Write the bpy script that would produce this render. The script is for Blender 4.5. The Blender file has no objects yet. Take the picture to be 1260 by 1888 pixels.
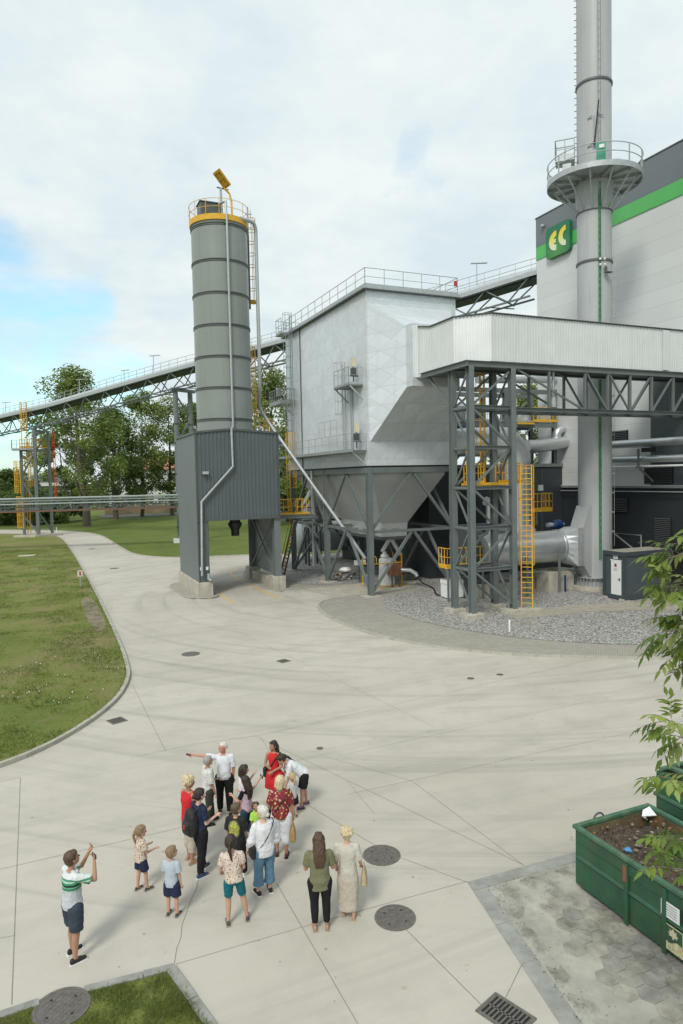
import bpy, bmesh, math, random
import numpy as np
from mathutils import Vector, Matrix
random.seed(7); NR = np.random.RandomState(11)
SC = bpy.context.scene; COL = SC.collection
# ---------------------------------------------------------------- camera
FPX, PITCH, ROLL, YAW, HC = 1259.0, 0.0499439, -0.0212592, 0.4109783, 8.0
_cy, _sy = math.cos(YAW), math.sin(YAW)
_f0 = Vector((_sy, _cy, 0)); _r0 = Vector((_cy, -_sy, 0)); _u0 = Vector((0, 0, 1))
FW = _f0*math.cos(PITCH) - _u0*math.sin(PITCH)
_up = _u0*math.cos(PITCH) + _f0*math.sin(PITCH)
RT = _r0*math.cos(ROLL) + _up*math.sin(ROLL)
UP = _up*math.cos(ROLL) - _r0*math.sin(ROLL)
cam = bpy.data.cameras.new('camera'); camo = bpy.data.objects.new('camera', cam); COL.objects.link(camo)
M = Matrix(((RT.x, UP.x, -FW.x, 0), (RT.y, UP.y, -FW.y, 0), (RT.z, UP.z, -FW.z, HC), (0, 0, 0, 1)))
camo.matrix_world = M
cam.sensor_fit = 'VERTICAL'; cam.sensor_height = 36.0; cam.lens = 36.0*FPX/1888.0
cam.clip_start = 0.1; cam.clip_end = 6000
SC.camera = camo
# ---------------------------------------------------------------- world
SUN_EL, SUN_AZ = math.radians(46), math.radians(-135)     # azimuth of the sun from +y towards +x
w = bpy.data.worlds.new('World'); SC.world = w; w.use_nodes = True
nt = w.node_tree; nt.nodes.clear(); N = nt.nodes.new; K = nt.links.new
wo = N('ShaderNodeOutputWorld'); sky = N('ShaderNodeTexSky'); sky.sky_type = 'NISHITA'; sky.sun_disc = False
sky.sun_elevation = SUN_EL; sky.sun_rotation = SUN_AZ; sky.air_density = 1.0; sky.dust_density = 1.2
bg1 = N('ShaderNodeBackground'); bg1.inputs[1].default_value = 0.15; tn = N('ShaderNodeMixRGB'); tn.blend_type = 'MULTIPLY'; tn.inputs[0].default_value = 1; tn.inputs[2].default_value = (.95, 1.30, 1.22, 1); K(sky.outputs[0], tn.inputs[1]); K(tn.outputs[0], bg1.inputs[0])
bg2 = N('ShaderNodeBackground'); bg2.inputs[1].default_value = 1.0
tc = N('ShaderNodeTexCoord'); sep = N('ShaderNodeSeparateXYZ'); K(tc.outputs['Generated'], sep.inputs[0])
def mth(op, a, b=None, clamp=False):
    n = N('ShaderNodeMath'); n.operation = op; n.use_clamp = clamp
    for i, v in enumerate((a, b)):
        if v is None: continue
        if isinstance(v, (int, float)): n.inputs[i].default_value = v
        else: K(v, n.inputs[i])
    return n.outputs[0]
den = mth('ADD', mth('MAXIMUM', sep.outputs[2], 0.0), 0.22)
cmb = N('ShaderNodeCombineXYZ');K(mth('DIVIDE', sep.outputs[0], den), cmb.inputs[0]); K(mth('DIVIDE', sep.outputs[1], den), cmb.inputs[1])
n1 = N('ShaderNodeTexNoise'); n1.inputs['Scale'].default_value = 1.25; n1.inputs['Detail'].default_value = 9; n1.inputs['Roughness'].default_value = .62; n1.inputs['Distortion'].default_value = .35
K(cmb.outputs[0], n1.inputs['Vector'])
n2 = N('ShaderNodeTexNoise'); n2.inputs['Scale'].default_value = 2.3; n2.inputs['Detail'].default_value = 8; n2.inputs['Roughness'].default_value = .6
K(cmb.outputs[0], n2.inputs['Vector'])
def pdir(px, py):
    d = FW + RT*((px-630)/FPX) - UP*((py-944)/FPX); return d.normalized()
nd = N('ShaderNodeTexNoise'); nd.inputs['Scale'].default_value = 7; nd.inputs['Detail'].default_value = 6; K(tc.outputs['Generated'], nd.inputs['Vector'])
vs1 = N('ShaderNodeVectorMath'); vs1.operation = 'SUBTRACT'; K(nd.outputs['Color'], vs1.inputs[0]); vs1.inputs[1].default_value = (.5, .5, .5)
vs2 = N('ShaderNodeVectorMath'); vs2.operation = 'SCALE'; vs2.inputs['Scale'].default_value = .32; K(vs1.outputs[0], vs2.inputs[0])
vs3 = N('ShaderNodeVectorMath'); K(vs2.outputs[0], vs3.inputs[0]); K(tc.outputs['Generated'], vs3.inputs[1])
vs4 = N('ShaderNodeVectorMath'); vs4.operation = 'NORMALIZE'; K(vs3.outputs[0], vs4.inputs[0])
def near(px, py, c0, c1):                                   # 1 close to that part of the sky, 0 away from it
    v = N('ShaderNodeVectorMath'); v.operation = 'DOT_PRODUCT'; K(vs4.outputs[0], v.inputs[0]); v.inputs[1].default_value = pdir(px, py)
    m = N('ShaderNodeMapRange'); m.inputs[1].default_value = math.cos(math.radians(c0)); m.inputs[2].default_value = math.cos(math.radians(c1)); K(v.outputs['Value'], m.inputs[0]); m.interpolation_type = 'SMOOTHSTEP'
    return m.outputs[0]
cl = mth('ADD', n1.outputs[0], 0.30)
for (px, py, a, b, k) in ((-60, 660, 14, 1, .40), (785, 332, 3.4, .1, .17), (250, 590, 10, 2, .14), (-100, 830, 8, 1, .1), (930, 430, 6, 1, .08)):
    cl = mth('SUBTRACT', cl, mth('MULTIPLY', near(px, py, a, b), k))
mr = N('ShaderNodeMapRange'); mr.inputs[1].default_value = .22; mr.inputs[2].default_value = .62; mr.interpolation_type = 'SMOOTHSTEP'; K(cl, mr.inputs[0])
ccr = N('ShaderNodeValToRGB'); K(n2.outputs[0], ccr.inputs[0])
ccr.color_ramp.elements[0].position = .36; ccr.color_ramp.elements[0].color = (.53, .615, .65, 1)
ccr.color_ramp.elements[1].position = .62; ccr.color_ramp.elements[1].color = (.66, .71, .71, 1)
K(ccr.outputs[0], bg2.inputs[0])
mx = N('ShaderNodeMixShader'); K(mr.outputs[0], mx.inputs[0]); K(bg1.outputs[0], mx.inputs[1]); K(bg2.outputs[0], mx.inputs[2])
K(mx.outputs[0], wo.inputs[0])
sl = bpy.data.lights.new('sun', 'SUN'); sl.energy = 1.7; sl.angle = math.radians(14); sl.color = (1, .95, .87)
so = bpy.data.objects.new('sun', sl); COL.objects.link(so)
sd = Vector((math.sin(SUN_AZ)*math.cos(SUN_EL), math.cos(SUN_AZ)*math.cos(SUN_EL), math.sin(SUN_EL)))
so.rotation_euler = sd.to_track_quat('Z', 'Y').to_euler()
SC.view_settings.view_transform = 'Standard'; SC.view_settings.look = 'None'; SC.view_settings.gamma = 1
SC.view_settings.exposure = 0.40
SC.cycles.max_bounces = 6
# ---------------------------------------------------------------- measuring helpers: a sight line meets a real plane
def sight(px, py): return FW + RT*((px-630)/FPX) - UP*((py-944)/FPX)
def G(px, py, z=0.0):
    d = sight(px, py); t = (z-HC)/d.z; return Vector((d.x*t, d.y*t, z))
def PX(px, py, X):
    d = sight(px, py); t = X/d.x; return Vector((X, d.y*t, HC+d.z*t))
def PY(px, py, Y):
    d = sight(px, py); t = Y/d.y; return Vector((d.x*t, Y, HC+d.z*t))
def ZAT(px, py, q):
    d = sight(px, py); t = (d.x*q[0]+d.y*q[1])/(d.x**2+d.y**2); return HC+d.z*t
# ---------------------------------------------------------------- mesh builder
def V(*a): return Vector(a)
class MB:
    def __init__(s): s.v = []; s.f = []; s.mi = []; s.m = 0
    def add(s, vs, fs):
        b = len(s.v); s.v.extend([tuple(x) for x in vs]); s.f.extend([tuple(b+i for i in f) for f in fs]); s.mi.extend([s.m]*len(fs)); return s
    def box(s, c, d, rz=0.0):
        c = Vector(c); x, y, z = d[0]/2, d[1]/2, d[2]/2; ca, sa = math.cos(rz), math.sin(rz)
        vs = [(c.x+ca*a*x-sa*b*y, c.y+sa*a*x+ca*b*y, c.z+e*z) for a, b, e in ((-1,-1,-1),(1,-1,-1),(1,1,-1),(-1,1,-1),(-1,-1,1),(1,-1,1),(1,1,1),(-1,1,1))]
        return s.add(vs, [(0,3,2,1),(4,5,6,7),(0,1,5,4),(1,2,6,5),(2,3,7,6),(3,0,4,7)])
    def bx(s, x0, x1, y0, y1, z0, z1): return s.box(((x0+x1)/2, (y0+y1)/2, (z0+z1)/2), (abs(x1-x0), abs(y1-y0), abs(z1-z0)))
    def frame(s, p, q, up=None):
        p = Vector(p); q = Vector(q); d = (q-p).normalized(); u = Vector(up) if up else (Vector((0,0,1)) if abs(d.z) < .9 else Vector((0,1,0)))
        x = d.cross(u).normalized(); y = x.cross(d).normalized(); return p, q, d, x, y
    def beam(s, p, q, w=.1, h=None, up=None):
        h = h or w; p, q, d, x, y = s.frame(p, q, up)
        vs = [e + x*a*w/2 + y*b*h/2 for e in (p, q) for a, b in ((-1,-1),(1,-1),(1,1),(-1,1))]
        return s.add(vs, [(0,1,2,3),(7,6,5,4),(0,4,5,1),(1,5,6,2),(2,6,7,3),(3,7,4,0)])
    def ibeam(s, p, q, w=.3, h=.3, t=.03, up=None):            # flanges are perpendicular to 'up'
        p, q, d, x, y = s.frame(p, q, up)
        o = y*(h/2-t/2)
        s.beam(p+o, q+o, w, t, y); s.beam(p-o, q-o, w, t, y); s.beam(p, q, t*.7, h-2*t-.002, y); return s
    def tube(s, p, q, r=.05, n=8, r2=None, caps=True):
        r2 = r if r2 is None else r2; p, q, d, x, y = s.frame(p, q)
        vs = [p + (x*math.cos(a)+y*math.sin(a))*r for a in [2*math.pi*i/n for i in range(n)]] + [q + (x*math.cos(a)+y*math.sin(a))*r2 for a in [2*math.pi*i/n for i in range(n)]]
        fs = [(i, (i+1) % n, n+(i+1) % n, n+i) for i in range(n)]
        if caps: fs += [tuple(reversed(range(n))), tuple(range(n, 2*n))]
        return s.add(vs, fs)
    def pipe(s, pts, r=.05, n=8, closed=False):
        pts = [Vector(p) for p in pts]; k = len(pts); prev = None; vs = []
        for i, p in enumerate(pts):
            if closed: d = (pts[(i+1) % k]-pts[i-1]).normalized()
            else: d = (pts[min(i+1, k-1)]-pts[max(i-1, 0)]).normalized()
            if prev is None:
                u = Vector((0,0,1)) if abs(d.z) < .9 else Vector((1,0,0)); x = d.cross(u).normalized()
            else: x = (prev - d*prev.dot(d)).normalized()
            prev = x; y = x.cross(d); rr = r[i] if isinstance(r, (list, tuple)) else r
            vs += [p + (x*math.cos(2*math.pi*j/n)+y*math.sin(2*math.pi*j/n))*rr for j in range(n)]
        fs = []
        for i in range(k if closed else k-1):
            a, b = i*n, ((i+1) % k)*n
            fs += [(a+j, b+j, b+(j+1) % n, a+(j+1) % n) for j in range(n)]
        if not closed: fs += [tuple(range(n)), tuple(reversed(range((k-1)*n, k*n)))]
        return s.add(vs, fs)
    def lathe(s, c, prof, n=32, a0=0, a1=2*math.pi, caps=True):  # prof: (r, z)
        c = Vector(c); full = abs(a1-a0-2*math.pi) < 1e-6; m = n if full else n+1
        vs = [(c.x+r*math.cos(a0+(a1-a0)*j/n), c.y+r*math.sin(a0+(a1-a0)*j/n), c.z+z) for r, z in prof for j in range(m)]
        fs = []
        for i in range(len(prof)-1):
            for j in range(n if full else n):
                k = (j+1) % m
                fs.append((i*m+j, i*m+k, (i+1)*m+k, (i+1)*m+j))
        if caps and full:
            if prof[0][0] > 1e-4: fs.append(tuple(reversed(range(m))))
            if prof[-1][0] > 1e-4: fs.append(tuple(range((len(prof)-1)*m, len(prof)*m)))
        return s.add(vs, fs)
    def prism(s, pts, z0, z1):
        n = len(pts); a = sum(pts[i][0]*pts[(i+1) % n][1]-pts[(i+1) % n][0]*pts[i][1] for i in range(n))
        if a < 0: pts = list(reversed(pts))
        vs = [(p[0], p[1], z0) for p in pts]+[(p[0], p[1], z1) for p in pts]
        return s.add(vs, [tuple(reversed(range(n))), tuple(range(n, 2*n))]+[(i, (i+1) % n, n+(i+1) % n, n+i) for i in range(n)])
    def slab(s, q, t):                                          # quad or polygon with thickness t along its normal (behind it)
        q = [Vector(p) for p in q]; nrm = (q[1]-q[0]).cross(q[2]-q[0]).normalized(); n = len(q)
        vs = q+[p-nrm*t for p in q]
        return s.add(vs, [tuple(range(n)), tuple(reversed(range(n, 2*n)))]+[((i+1) % n, i, n+i, n+(i+1) % n) for i in range(n)])
    def ball(s, c, r, n=12, m=8):
        c = Vector(c); r = Vector((r, r, r)) if isinstance(r, (int, float)) else Vector(r)
        vs = [c+Vector((0,0,r.z))]
        for i in range(1, m):
            t = math.pi*i/m
            vs += [c+Vector((r.x*math.sin(t)*math.cos(2*math.pi*j/n), r.y*math.sin(t)*math.sin(2*math.pi*j/n), r.z*math.cos(t))) for j in range(n)]
        vs.append(c-Vector((0,0,r.z))); L = len(vs)-1
        fs = [(0, 1+j, 1+(j+1) % n) for j in range(n)]
        for i in range(m-2):
            a, b = 1+i*n, 1+(i+1)*n
            fs += [(a+j, b+j, b+(j+1) % n, a+(j+1) % n) for j in range(n)]
        fs += [(L, 1+(m-2)*n+(j+1) % n, 1+(m-2)*n+j) for j in range(n)]
        return s.add(vs, fs)
    def build(s, name, mats, parent=None, smooth=False, bevel=0, local=False):
        me = bpy.data.meshes.new(name); o = bpy.data.objects.new(name, me); COL.objects.link(o)
        off = Vector((0,0,0))
        if parent is not None:
            o.parent = parent
            if not local:
                q = parent
                while q is not None: off += q.location; q = q.parent
        me.from_pydata([tuple(Vector(v)-off) for v in s.v], [], s.f)
        for m in (mats if isinstance(mats, (list, tuple)) else [mats]): me.materials.append(m)
        me.polygons.foreach_set('material_index', s.mi)
        if smooth:
            me.polygons.foreach_set('use_smooth', [True]*len(s.f)); me.set_sharp_from_angle(angle=math.radians(38))
        me.update()
        if bevel:
            b = o.modifiers.new('bevel', 'BEVEL'); b.width = bevel; b.segments = 2; b.limit_method = 'ANGLE'; b.angle_limit = math.radians(50)
        return o
def tag(o, label=None, cat=None, group=None, kind=None):
    if label: o['label'] = label
    if cat: o['category'] = cat
    if group: o['group'] = group
    if kind: o['kind'] = kind
    return o
def thing(name, loc, label, cat, group=None, rz=0):
    o = bpy.data.objects.new(name, None); COL.objects.link(o); o.location = loc; o.rotation_euler.z = rz; o.empty_display_size = .3
    return tag(o, label, cat, group)
def S(o): o['kind'] = 'structure'; return o
def dup(root, loc, rz=0, label=None, group=None):
    r = root.copy(); COL.objects.link(r); r.location = loc; r.rotation_euler.z = rz
    if label: r['label'] = label
    if group: r['group'] = group
    for ch in list(root.children):
        c = ch.copy(); COL.objects.link(c); c.parent = r
        for g in list(ch.children):
            d = g.copy(); COL.objects.link(d); d.parent = c
    return r
# ---------------------------------------------------------------- materials
def newmat(name):
    m = bpy.data.materials.new(name); m.use_nodes = True; t = m.node_tree
    b = t.nodes['Principled BSDF']; return m, t, b
class NT:
    def __init__(s, t): s.t = t
    def n(s, ty, **k):
        x = s.t.nodes.new(ty)
        for a, v in k.items():
            if a.startswith('_'): setattr(x, a[1:], v)
            else: x.inputs[a.replace('9', ' ')].default_value = v
        return x
    def l(s, a, b): s.t.links.new(a, b)
    def pos(s, sc=(1,1,1), rot=(0,0,0)):
        g = s.t.nodes.new('ShaderNodeNewGeometry'); m = s.t.nodes.new('ShaderNodeMapping'); m.inputs['Scale'].default_value = sc; m.inputs['Rotation'].default_value = rot
        s.l(g.outputs['Position'], m.inputs['Vector']); return m.outputs[0]
    def noise(s, vec, scale, detail=5, rough=.55, dist=0):
        x = s.t.nodes.new('ShaderNodeTexNoise'); x.inputs['Scale'].default_value = scale; x.inputs['Detail'].default_value = detail; x.inputs['Roughness'].default_value = rough; x.inputs['Distortion'].default_value = dist
        s.l(vec, x.inputs['Vector']); return x.outputs[0]
    def ramp(s, fac, stops):
        x = s.t.nodes.new('ShaderNodeValToRGB'); cr = x.color_ramp
        while len(cr.elements) < len(stops): cr.elements.new(.5)
        for e, (p, c) in zip(cr.elements, stops):
            e.position = p; e.color = (c[0], c[1], c[2], 1) if isinstance(c, (tuple, list)) else (c, c, c, 1)
        s.l(fac, x.inputs[0]); return x.outputs[0]
    def mix(s, a, b, f, mode='MIX'):
        x = s.t.nodes.new('ShaderNodeMixRGB'); x.blend_type = mode
        for i, v in ((0, f), (1, a), (2, b)):
            if isinstance(v, (int, float)): x.inputs[i].default_value = v if i == 0 else (v, v, v, 1)
            elif isinstance(v, tuple): x.inputs[i].default_value = (*v[:3], 1)
            else: s.l(v, x.inputs[i])
        return x.outputs[0]
    def bump(s, h, b, strength=.3, dist=.02):
        x = s.t.nodes.new('ShaderNodeBump'); x.inputs['Strength'].default_value = strength; x.inputs['Distance'].default_value = dist
        s.l(h, x.inputs['Height']); s.l(x.outputs[0], b.inputs['Normal']); return x
def mat(name, col, rough=.5, metal=0., var=.12, scale=1.5, streak=0., bump=0., bs=60, spec=.5, dirt=None, dirtamt=0.):
    m, t, b = newmat(name); q = NT(t)
    b.inputs['Metallic'].default_value = metal; b.inputs['Roughness'].default_value = rough; b.inputs['Specular IOR Level'].default_value = spec
    p = q.pos(); n = q.noise(p, scale, 6, .6)
    c = q.mix(tuple(x*(1-var) for x in col), tuple(min(1, x*(1+var)) for x in col), q.ramp(n, [(.3, 0.), (.7, 1.)]))
    if streak:
        ps = q.pos((3, 3, .12)); ns = q.noise(ps, 2.0, 5, .6)
        c = q.mix(c, tuple(x*.62 for x in (dirt or col)), q.mix(0., streak, q.ramp(ns, [(.5, 0.), (.75, 1.)])))
    if dirt and dirtamt:
        nd = q.noise(p, scale*.6, 7, .7); c = q.mix(c, dirt, q.mix(0., dirtamt, q.ramp(nd, [(.5, 0.), (.68, 1.)])))
    q.l(c, b.inputs['Base Color'])
    rr = q.t.nodes.new('ShaderNodeMapRange'); rr.inputs[3].default_value = max(.02, rough-.08); rr.inputs[4].default_value = min(1, rough+.1); q.l(n, rr.inputs[0]); q.l(rr.outputs[0], b.inputs['Roughness'])
    if bump: q.bump(q.noise(p, bs, 3), b, bump, .01)
    return m
MT = {}
MT['steel'] = mat('grey green steel paint', (.145, .17, .168), .45, 0, .12, 1.2, .2)
MT['steeldk'] = mat('dark steel paint', (.07, .082, .082), .5, 0, .15, 1.2, .1)
MT['silo'] = mat('silo paint', (.235, .265, .245), .34, 0, .07, .35, .32)
MT['silod'] = mat('silo ring paint', (.085, .10, .095), .4)
MT['galv'] = mat('galvanised steel', (.42, .45, .455), .42, .35, .12, 4, .1)
MT['galvd'] = mat('galvanised grating', (.22, .24, .24), .55, .2, .15, 4)
MT['yellow'] = mat('yellow safety paint', (.72, .40, .03), .4, 0, .1, 3, .1)
MT['alu'] = mat('aluminium jacket', (.60, .63, .64), .33, .75, .06, 1.5, .08)
MT['chim'] = mat('chimney paint', (.40, .415, .42), .42, 0, .05, .5, .35)
MT['chimd'] = mat('chimney ring', (.10, .105, .11), .5)
MT['green'] = mat('cable duct green', (.02, .20, .075), .45, 0, .15, 3)
MT['conc'] = mat('cast concrete', (.46, .43, .36), .85, 0, .16, 1.6, .5, .25, 40, .3, (.22, .2, .16), .25)
MT['black'] = mat('black rubber', (.015, .015, .016), .55, 0, .2, 5)
MT['white'] = mat('white paint', (.74, .76, .75), .42, 0, .05, 2, .12)
MT['blue'] = mat('motor blue', (.01, .04, .16), .35)
MT['red'] = mat('red paint', (.5, .03, .02), .4)
MT['brown'] = mat('rust brown', (.2, .09, .05), .7)
MT['cabin'] = mat('cabin grey', (.065, .082, .092), .42, 0, .06, 1, .1)
# ================================================================ GROUND
def concmat():
    m, t, b = newmat('road concrete'); q = NT(t); p = q.pos()
    big = q.noise(p, .11, 6, .6, .6); mid = q.noise(p, .7, 7, .65); fine = q.noise(p, 30, 4, .7)
    c = q.ramp(big, [(.28, (.42, .393, .335)), (.5, (.478, .45, .39)), (.72, (.535, .505, .445))])
    c = q.mix(c, (.36, .345, .295), q.mix(0., .5, q.ramp(mid, [(.48, 0.), (.72, 1.)])))
    # tyre sweeps: noise stretched along the driving direction, bent by a slow noise
    gp = t.nodes.new('ShaderNodeNewGeometry'); sb = t.nodes.new('ShaderNodeVectorMath'); sb.operation = 'SUBTRACT'; q.l(gp.outputs['Position'], sb.inputs[0]); sb.inputs[1].default_value = (24, 44, 0)
    ln = t.nodes.new('ShaderNodeVectorMath'); ln.operation = 'LENGTH'; q.l(sb.outputs[0], ln.inputs[0]); sx = t.nodes.new('ShaderNodeSeparateXYZ'); q.l(sb.outputs[0], sx.inputs[0]); at = t.nodes.new('ShaderNodeMath'); at.operation = 'ARCTAN2'; q.l(sx.outputs[0], at.inputs[0]); q.l(sx.outputs[1], at.inputs[1])
    cb = t.nodes.new('ShaderNodeCombineXYZ'); q.l(ln.outputs['Value'], cb.inputs[0]); q.l(at.outputs[0], cb.inputs[1]); mpp = t.nodes.new('ShaderNodeMapping'); mpp.inputs['Scale'].default_value = (1.15, 1.3, 1); q.l(cb.outputs[0], mpp.inputs[0])
    wv = q.noise(mpp.outputs[0], 1.0, 8, .65, .5); c = q.mix(c, (.25, .24, .215), q.mix(0., .42, q.ramp(wv, [(.52, 0.), (.68, 1.)])))
    for rot, k in ((.05, .24),):
        ps = q.pos((.05, .75, 1), (0, 0, rot)); wv = q.noise(ps, 1.0, 7, .62, .9)
        c = q.mix(c, (.245, .235, .21), q.mix(0., k, q.ramp(wv, [(.5, 0.), (.68, 1.)])))
    sp = q.noise(p, 4.2, 3, .5); c = q.mix(c, (.33, .24, .15), q.mix(0., .5, q.ramp(sp, [(.70, 0.), (.80, 1.)])))
    c = q.mix(c, (.62, .6, .53), q.mix(0., .22, q.ramp(fine, [(.55, 0.), (.8, 1.)])))
    vo = q.n('ShaderNodeTexVoronoi', Scale=1.6); q.l(p, vo.inputs['Vector'])
    c = q.mix(c, (.16, .14, .11), q.mix(0., .6, q.ramp(vo.outputs['Distance'], [(.035, 1.), (.06, 0.)])))
    q.l(c, b.inputs['Base Color']); b.inputs['Roughness'].default_value = .88; b.inputs['Specular IOR Level'].default_value = .25
    q.bump(q.mix(fine, mid, .4), b, .25, .01); return m
def grassmat(name, dry=.5):
    m, t, b = newmat(name); q = NT(t); p = q.pos()
    a = q.noise(p, .22, 6, .65, .5); bb = q.noise(p, 1.7, 6, .7); f = q.noise(p, 14, 4, .75)
    c = q.ramp(a, [(.30, (.13, .17, .04)), (.46, (.17, .205, .05)), (.58, (.22, .21, .08)), (.72, (.28, .23, .13))] if dry > .3 else [(.3, (.10, .145, .032)), (.6, (.145, .185, .045)), (.8, (.165, .18, .055))])
    c = q.mix(c, (.24, .19, .11), q.mix(0., dry, q.ramp(bb, [(.54, 0.), (.72, 1.)])))
    c = q.mix(c, (.03, .05, .012), q.mix(0., .6, q.ramp(f, [(.3, 1.), (.5, 0.)])))
    q.l(c, b.inputs['Base Color']); b.inputs['Roughness'].default_value = .9; b.inputs['Specular IOR Level'].default_value = .15
    q.bump(f, b, .9, .06); return m
def gravelmat():
    m, t, b = newmat('gravel'); q = NT(t); p = q.pos()
    vo = q.n('ShaderNodeTexVoronoi', Scale=13.0); q.l(p, vo.inputs['Vector'])
    sc = t.nodes.new('ShaderNodeSeparateColor'); q.l(vo.outputs['Color'], sc.inputs[0])
    c = q.ramp(sc.outputs[0], [(0., (.17, .168, .16)), (.5, (.37, .365, .345)), (1., (.62, .61, .57))])
    c = q.mix(c, (.04, .04, .04), q.ramp(vo.outputs['Distance'], [(.5, 0.), (.85, .8)]))
    c = q.mix(c, (.3, .27, .2), q.mix(0., .35, q.ramp(q.noise(p, .4, 5), [(.5, 0.), (.7, 1.)])))
    q.l(c, b.inputs['Base Color']); b.inputs['Roughness'].default_value = .85
    x = q.bump(vo.outputs['Distance'], b, 1., .04); x.invert = True; return m
def pavemat():
    m, t, b = newmat('block paving'); q = NT(t)
    p = q.pos((1, 1, 1), (0, 0, .78)); br = q.n('ShaderNodeTexBrick', Scale=1.0); br.inputs['Brick Width'].default_value = .2; br.inputs['Row Height'].default_value = .1; br.inputs['Mortar Size'].default_value = .008
    br.inputs['Color1'].default_value = (.42, .395, .34, 1); br.inputs['Color2'].default_value = (.34, .325, .28, 1); br.inputs['Mortar'].default_value = (.12, .11, .09, 1)
    q.l(p, br.inputs['Vector']); p2 = q.pos(); c = q.mix(br.outputs[0], (.26, .245, .205), q.mix(0., .5, q.ramp(q.noise(p2, .8, 6), [(.45, 0.), (.7, 1.)])))
    q.l(c, b.inputs['Base Color']); b.inputs['Roughness'].default_value = .85; q.bump(br.outputs['Fac'], b, -.4, .01); return m
MT['road'] = concmat(); MT['lawn'] = grassmat('dry lawn', .75); MT['lawn2'] = grassmat('green lawn', .12); MT['gravel'] = gravelmat(); MT['pave'] = pavemat()
MT['kerb'] = mat('kerb concrete', (.40, .385, .33), .85, 0, .15, 2.5, 0, .2, 50, .3, (.2, .18, .14), .3)
MT['gutter'] = mat('gutter concrete', (.29, .295, .275), .85, 0, .2, 3, 0, .2, 50, .3, (.2, .18, .14), .4)
MT['joint'] = mat('joint tar', (.20, .19, .16), .9)
MT['iron'] = mat('cast iron', (.15, .135, .12), .6, .2, .25, 12, 0, .4, 90)
MT['soil'] = mat('bare soil', (.21, .175, .12), .95, 0, .35, 2.2, 0, .6, 25)
MT['asphalt'] = mat('dark asphalt', (.13, .125, .12), .9)
# ground sheet to the horizon
MB().add([(-2500, -600, -.02), (2500, -600, -.02), (2500, 4000, -.02), (-2500, 4000, -.02)], [(0, 1, 2, 3)]).build('ground', MT['lawn2']); S(bpy.data.objects['ground'])
def sheet(name, pts, z, m, extra=None):
    vs = [Vector((p[0], p[1], z)) for p in pts]; me = bmesh.new(); bv = [me.verts.new(v) for v in vs]
    f = me.faces.new(bv); f.normal_update()
    if f.normal.z < 0: f.normal_flip()
    bmesh.ops.triangulate(me, faces=me.faces[:])
    d = bpy.data.meshes.new(name); me.to_mesh(d); me.free(); d.materials.append(m)
    o = bpy.data.objects.new(name, d); COL.objects.link(o); return S(o)
def g2(*pp, z=0): return [G(a, b, z).to_2d() for a, b in pp]
def smooth(pts, k=2):
    for _ in range(k):
        o = [pts[0]]
        for a, b in zip(pts, pts[1:]): o += [a*.75+b*.25, a*.25+b*.75]
        o.append(pts[-1]); pts = o
    return pts
# lawn edge on the left (kerb line), from the near left to the far left
LE = smooth(g2((-330, 1530), (0, 1417), (60, 1394), (120, 1364), (180, 1326), (222, 1290), (240, 1258), (242, 1238), (228, 1195), (205, 1145), (185, 1105), (165, 1068), (147, 1035), (130, 1010), (118, 994), (98, 986.5), (0, 984), (-400, 986)))
RE = smooth(g2((-400, 978), (0, 977.5), (60, 978), (110, 979), (150, 981), (182, 986), (200, 995), (222, 1010), (245, 1023), (290, 1028.5), (340, 1029), (470, 1023), (560, 1023), (700, 1030)))
# concrete yard
yard = LE + RE + [Vector((60, 60)), Vector((60, -30)), Vector((-30, -30))]
sheet('road', yard, 0.0, MT['road'])
# joints, cut as thin strips a few mm proud
jb = MB()
def joint(a, b, w=.018, z=.004):
    p, q = G(*a), G(*b); d = (q-p).normalized(); n = Vector((-d.y, d.x, 0))*w*.33; e = Vector((0, 0, z))
    jb.add([p-n+e, q-n+e, q+n+e, p+n+e], [(0, 1, 2, 3)])
for a, b, w in (((38, 1434), (22, 1852), .02), ((0, 1441), (38, 1433), .015), ((0, 1603), (360, 1520), .014), ((244, 1262), (306, 1385), .018), ((250, 1395), (360, 1372), .014), ((360, 1372), (480, 1356), .014),
        ((480, 1356), (1250, 1180), .014), ((0, 1730), (28, 1725), .014), ((324, 1778), (590, 1700), .012), ((590, 1700), (862, 1625), .014), ((470, 1357), (970, 1597), .016), ((480, 1358), (500, 1390), .016),
        ((560, 1480), (694, 1560), .02), ((735, 1580), (862, 1627), .016), ((510, 1628), (660, 1888), .016), ((690, 1500), (640, 1440), .012), ((748, 1713), (895, 1860), .018), ((965, 1773), (930, 1845), .016),
        ((640, 1465), (960, 1395), .012), ((960, 1395), (1260, 1330), .012), ((600, 1395), (760, 1440), .012), ((760, 1440), (965, 1595), .016), ((640, 1390), (1100, 1290), .010), ((250, 1110), (480, 1045), .012), ((860, 1270), (1240, 1245), .010),
        ((1065, 1612), (1120, 1652), .014), ((970, 1730), (1060, 1700), .012), ((430, 1160), (640, 1262), .012), ((640, 1262), (800, 1340), .012)):
    joint(a, b, w)
# wandering crack from the lawn corner up to the group
prev = None
for px, py in ((322, 1776), (326, 1750), (334, 1728), (336, 1705), (344, 1684), (352, 1660), (362, 1640), (366, 1622), (372, 1600)):
    if prev: joint(prev, (px, py), .014, .005)
    prev = (px, py)
S(jb.build('road_joints', MT['joint']))
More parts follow.
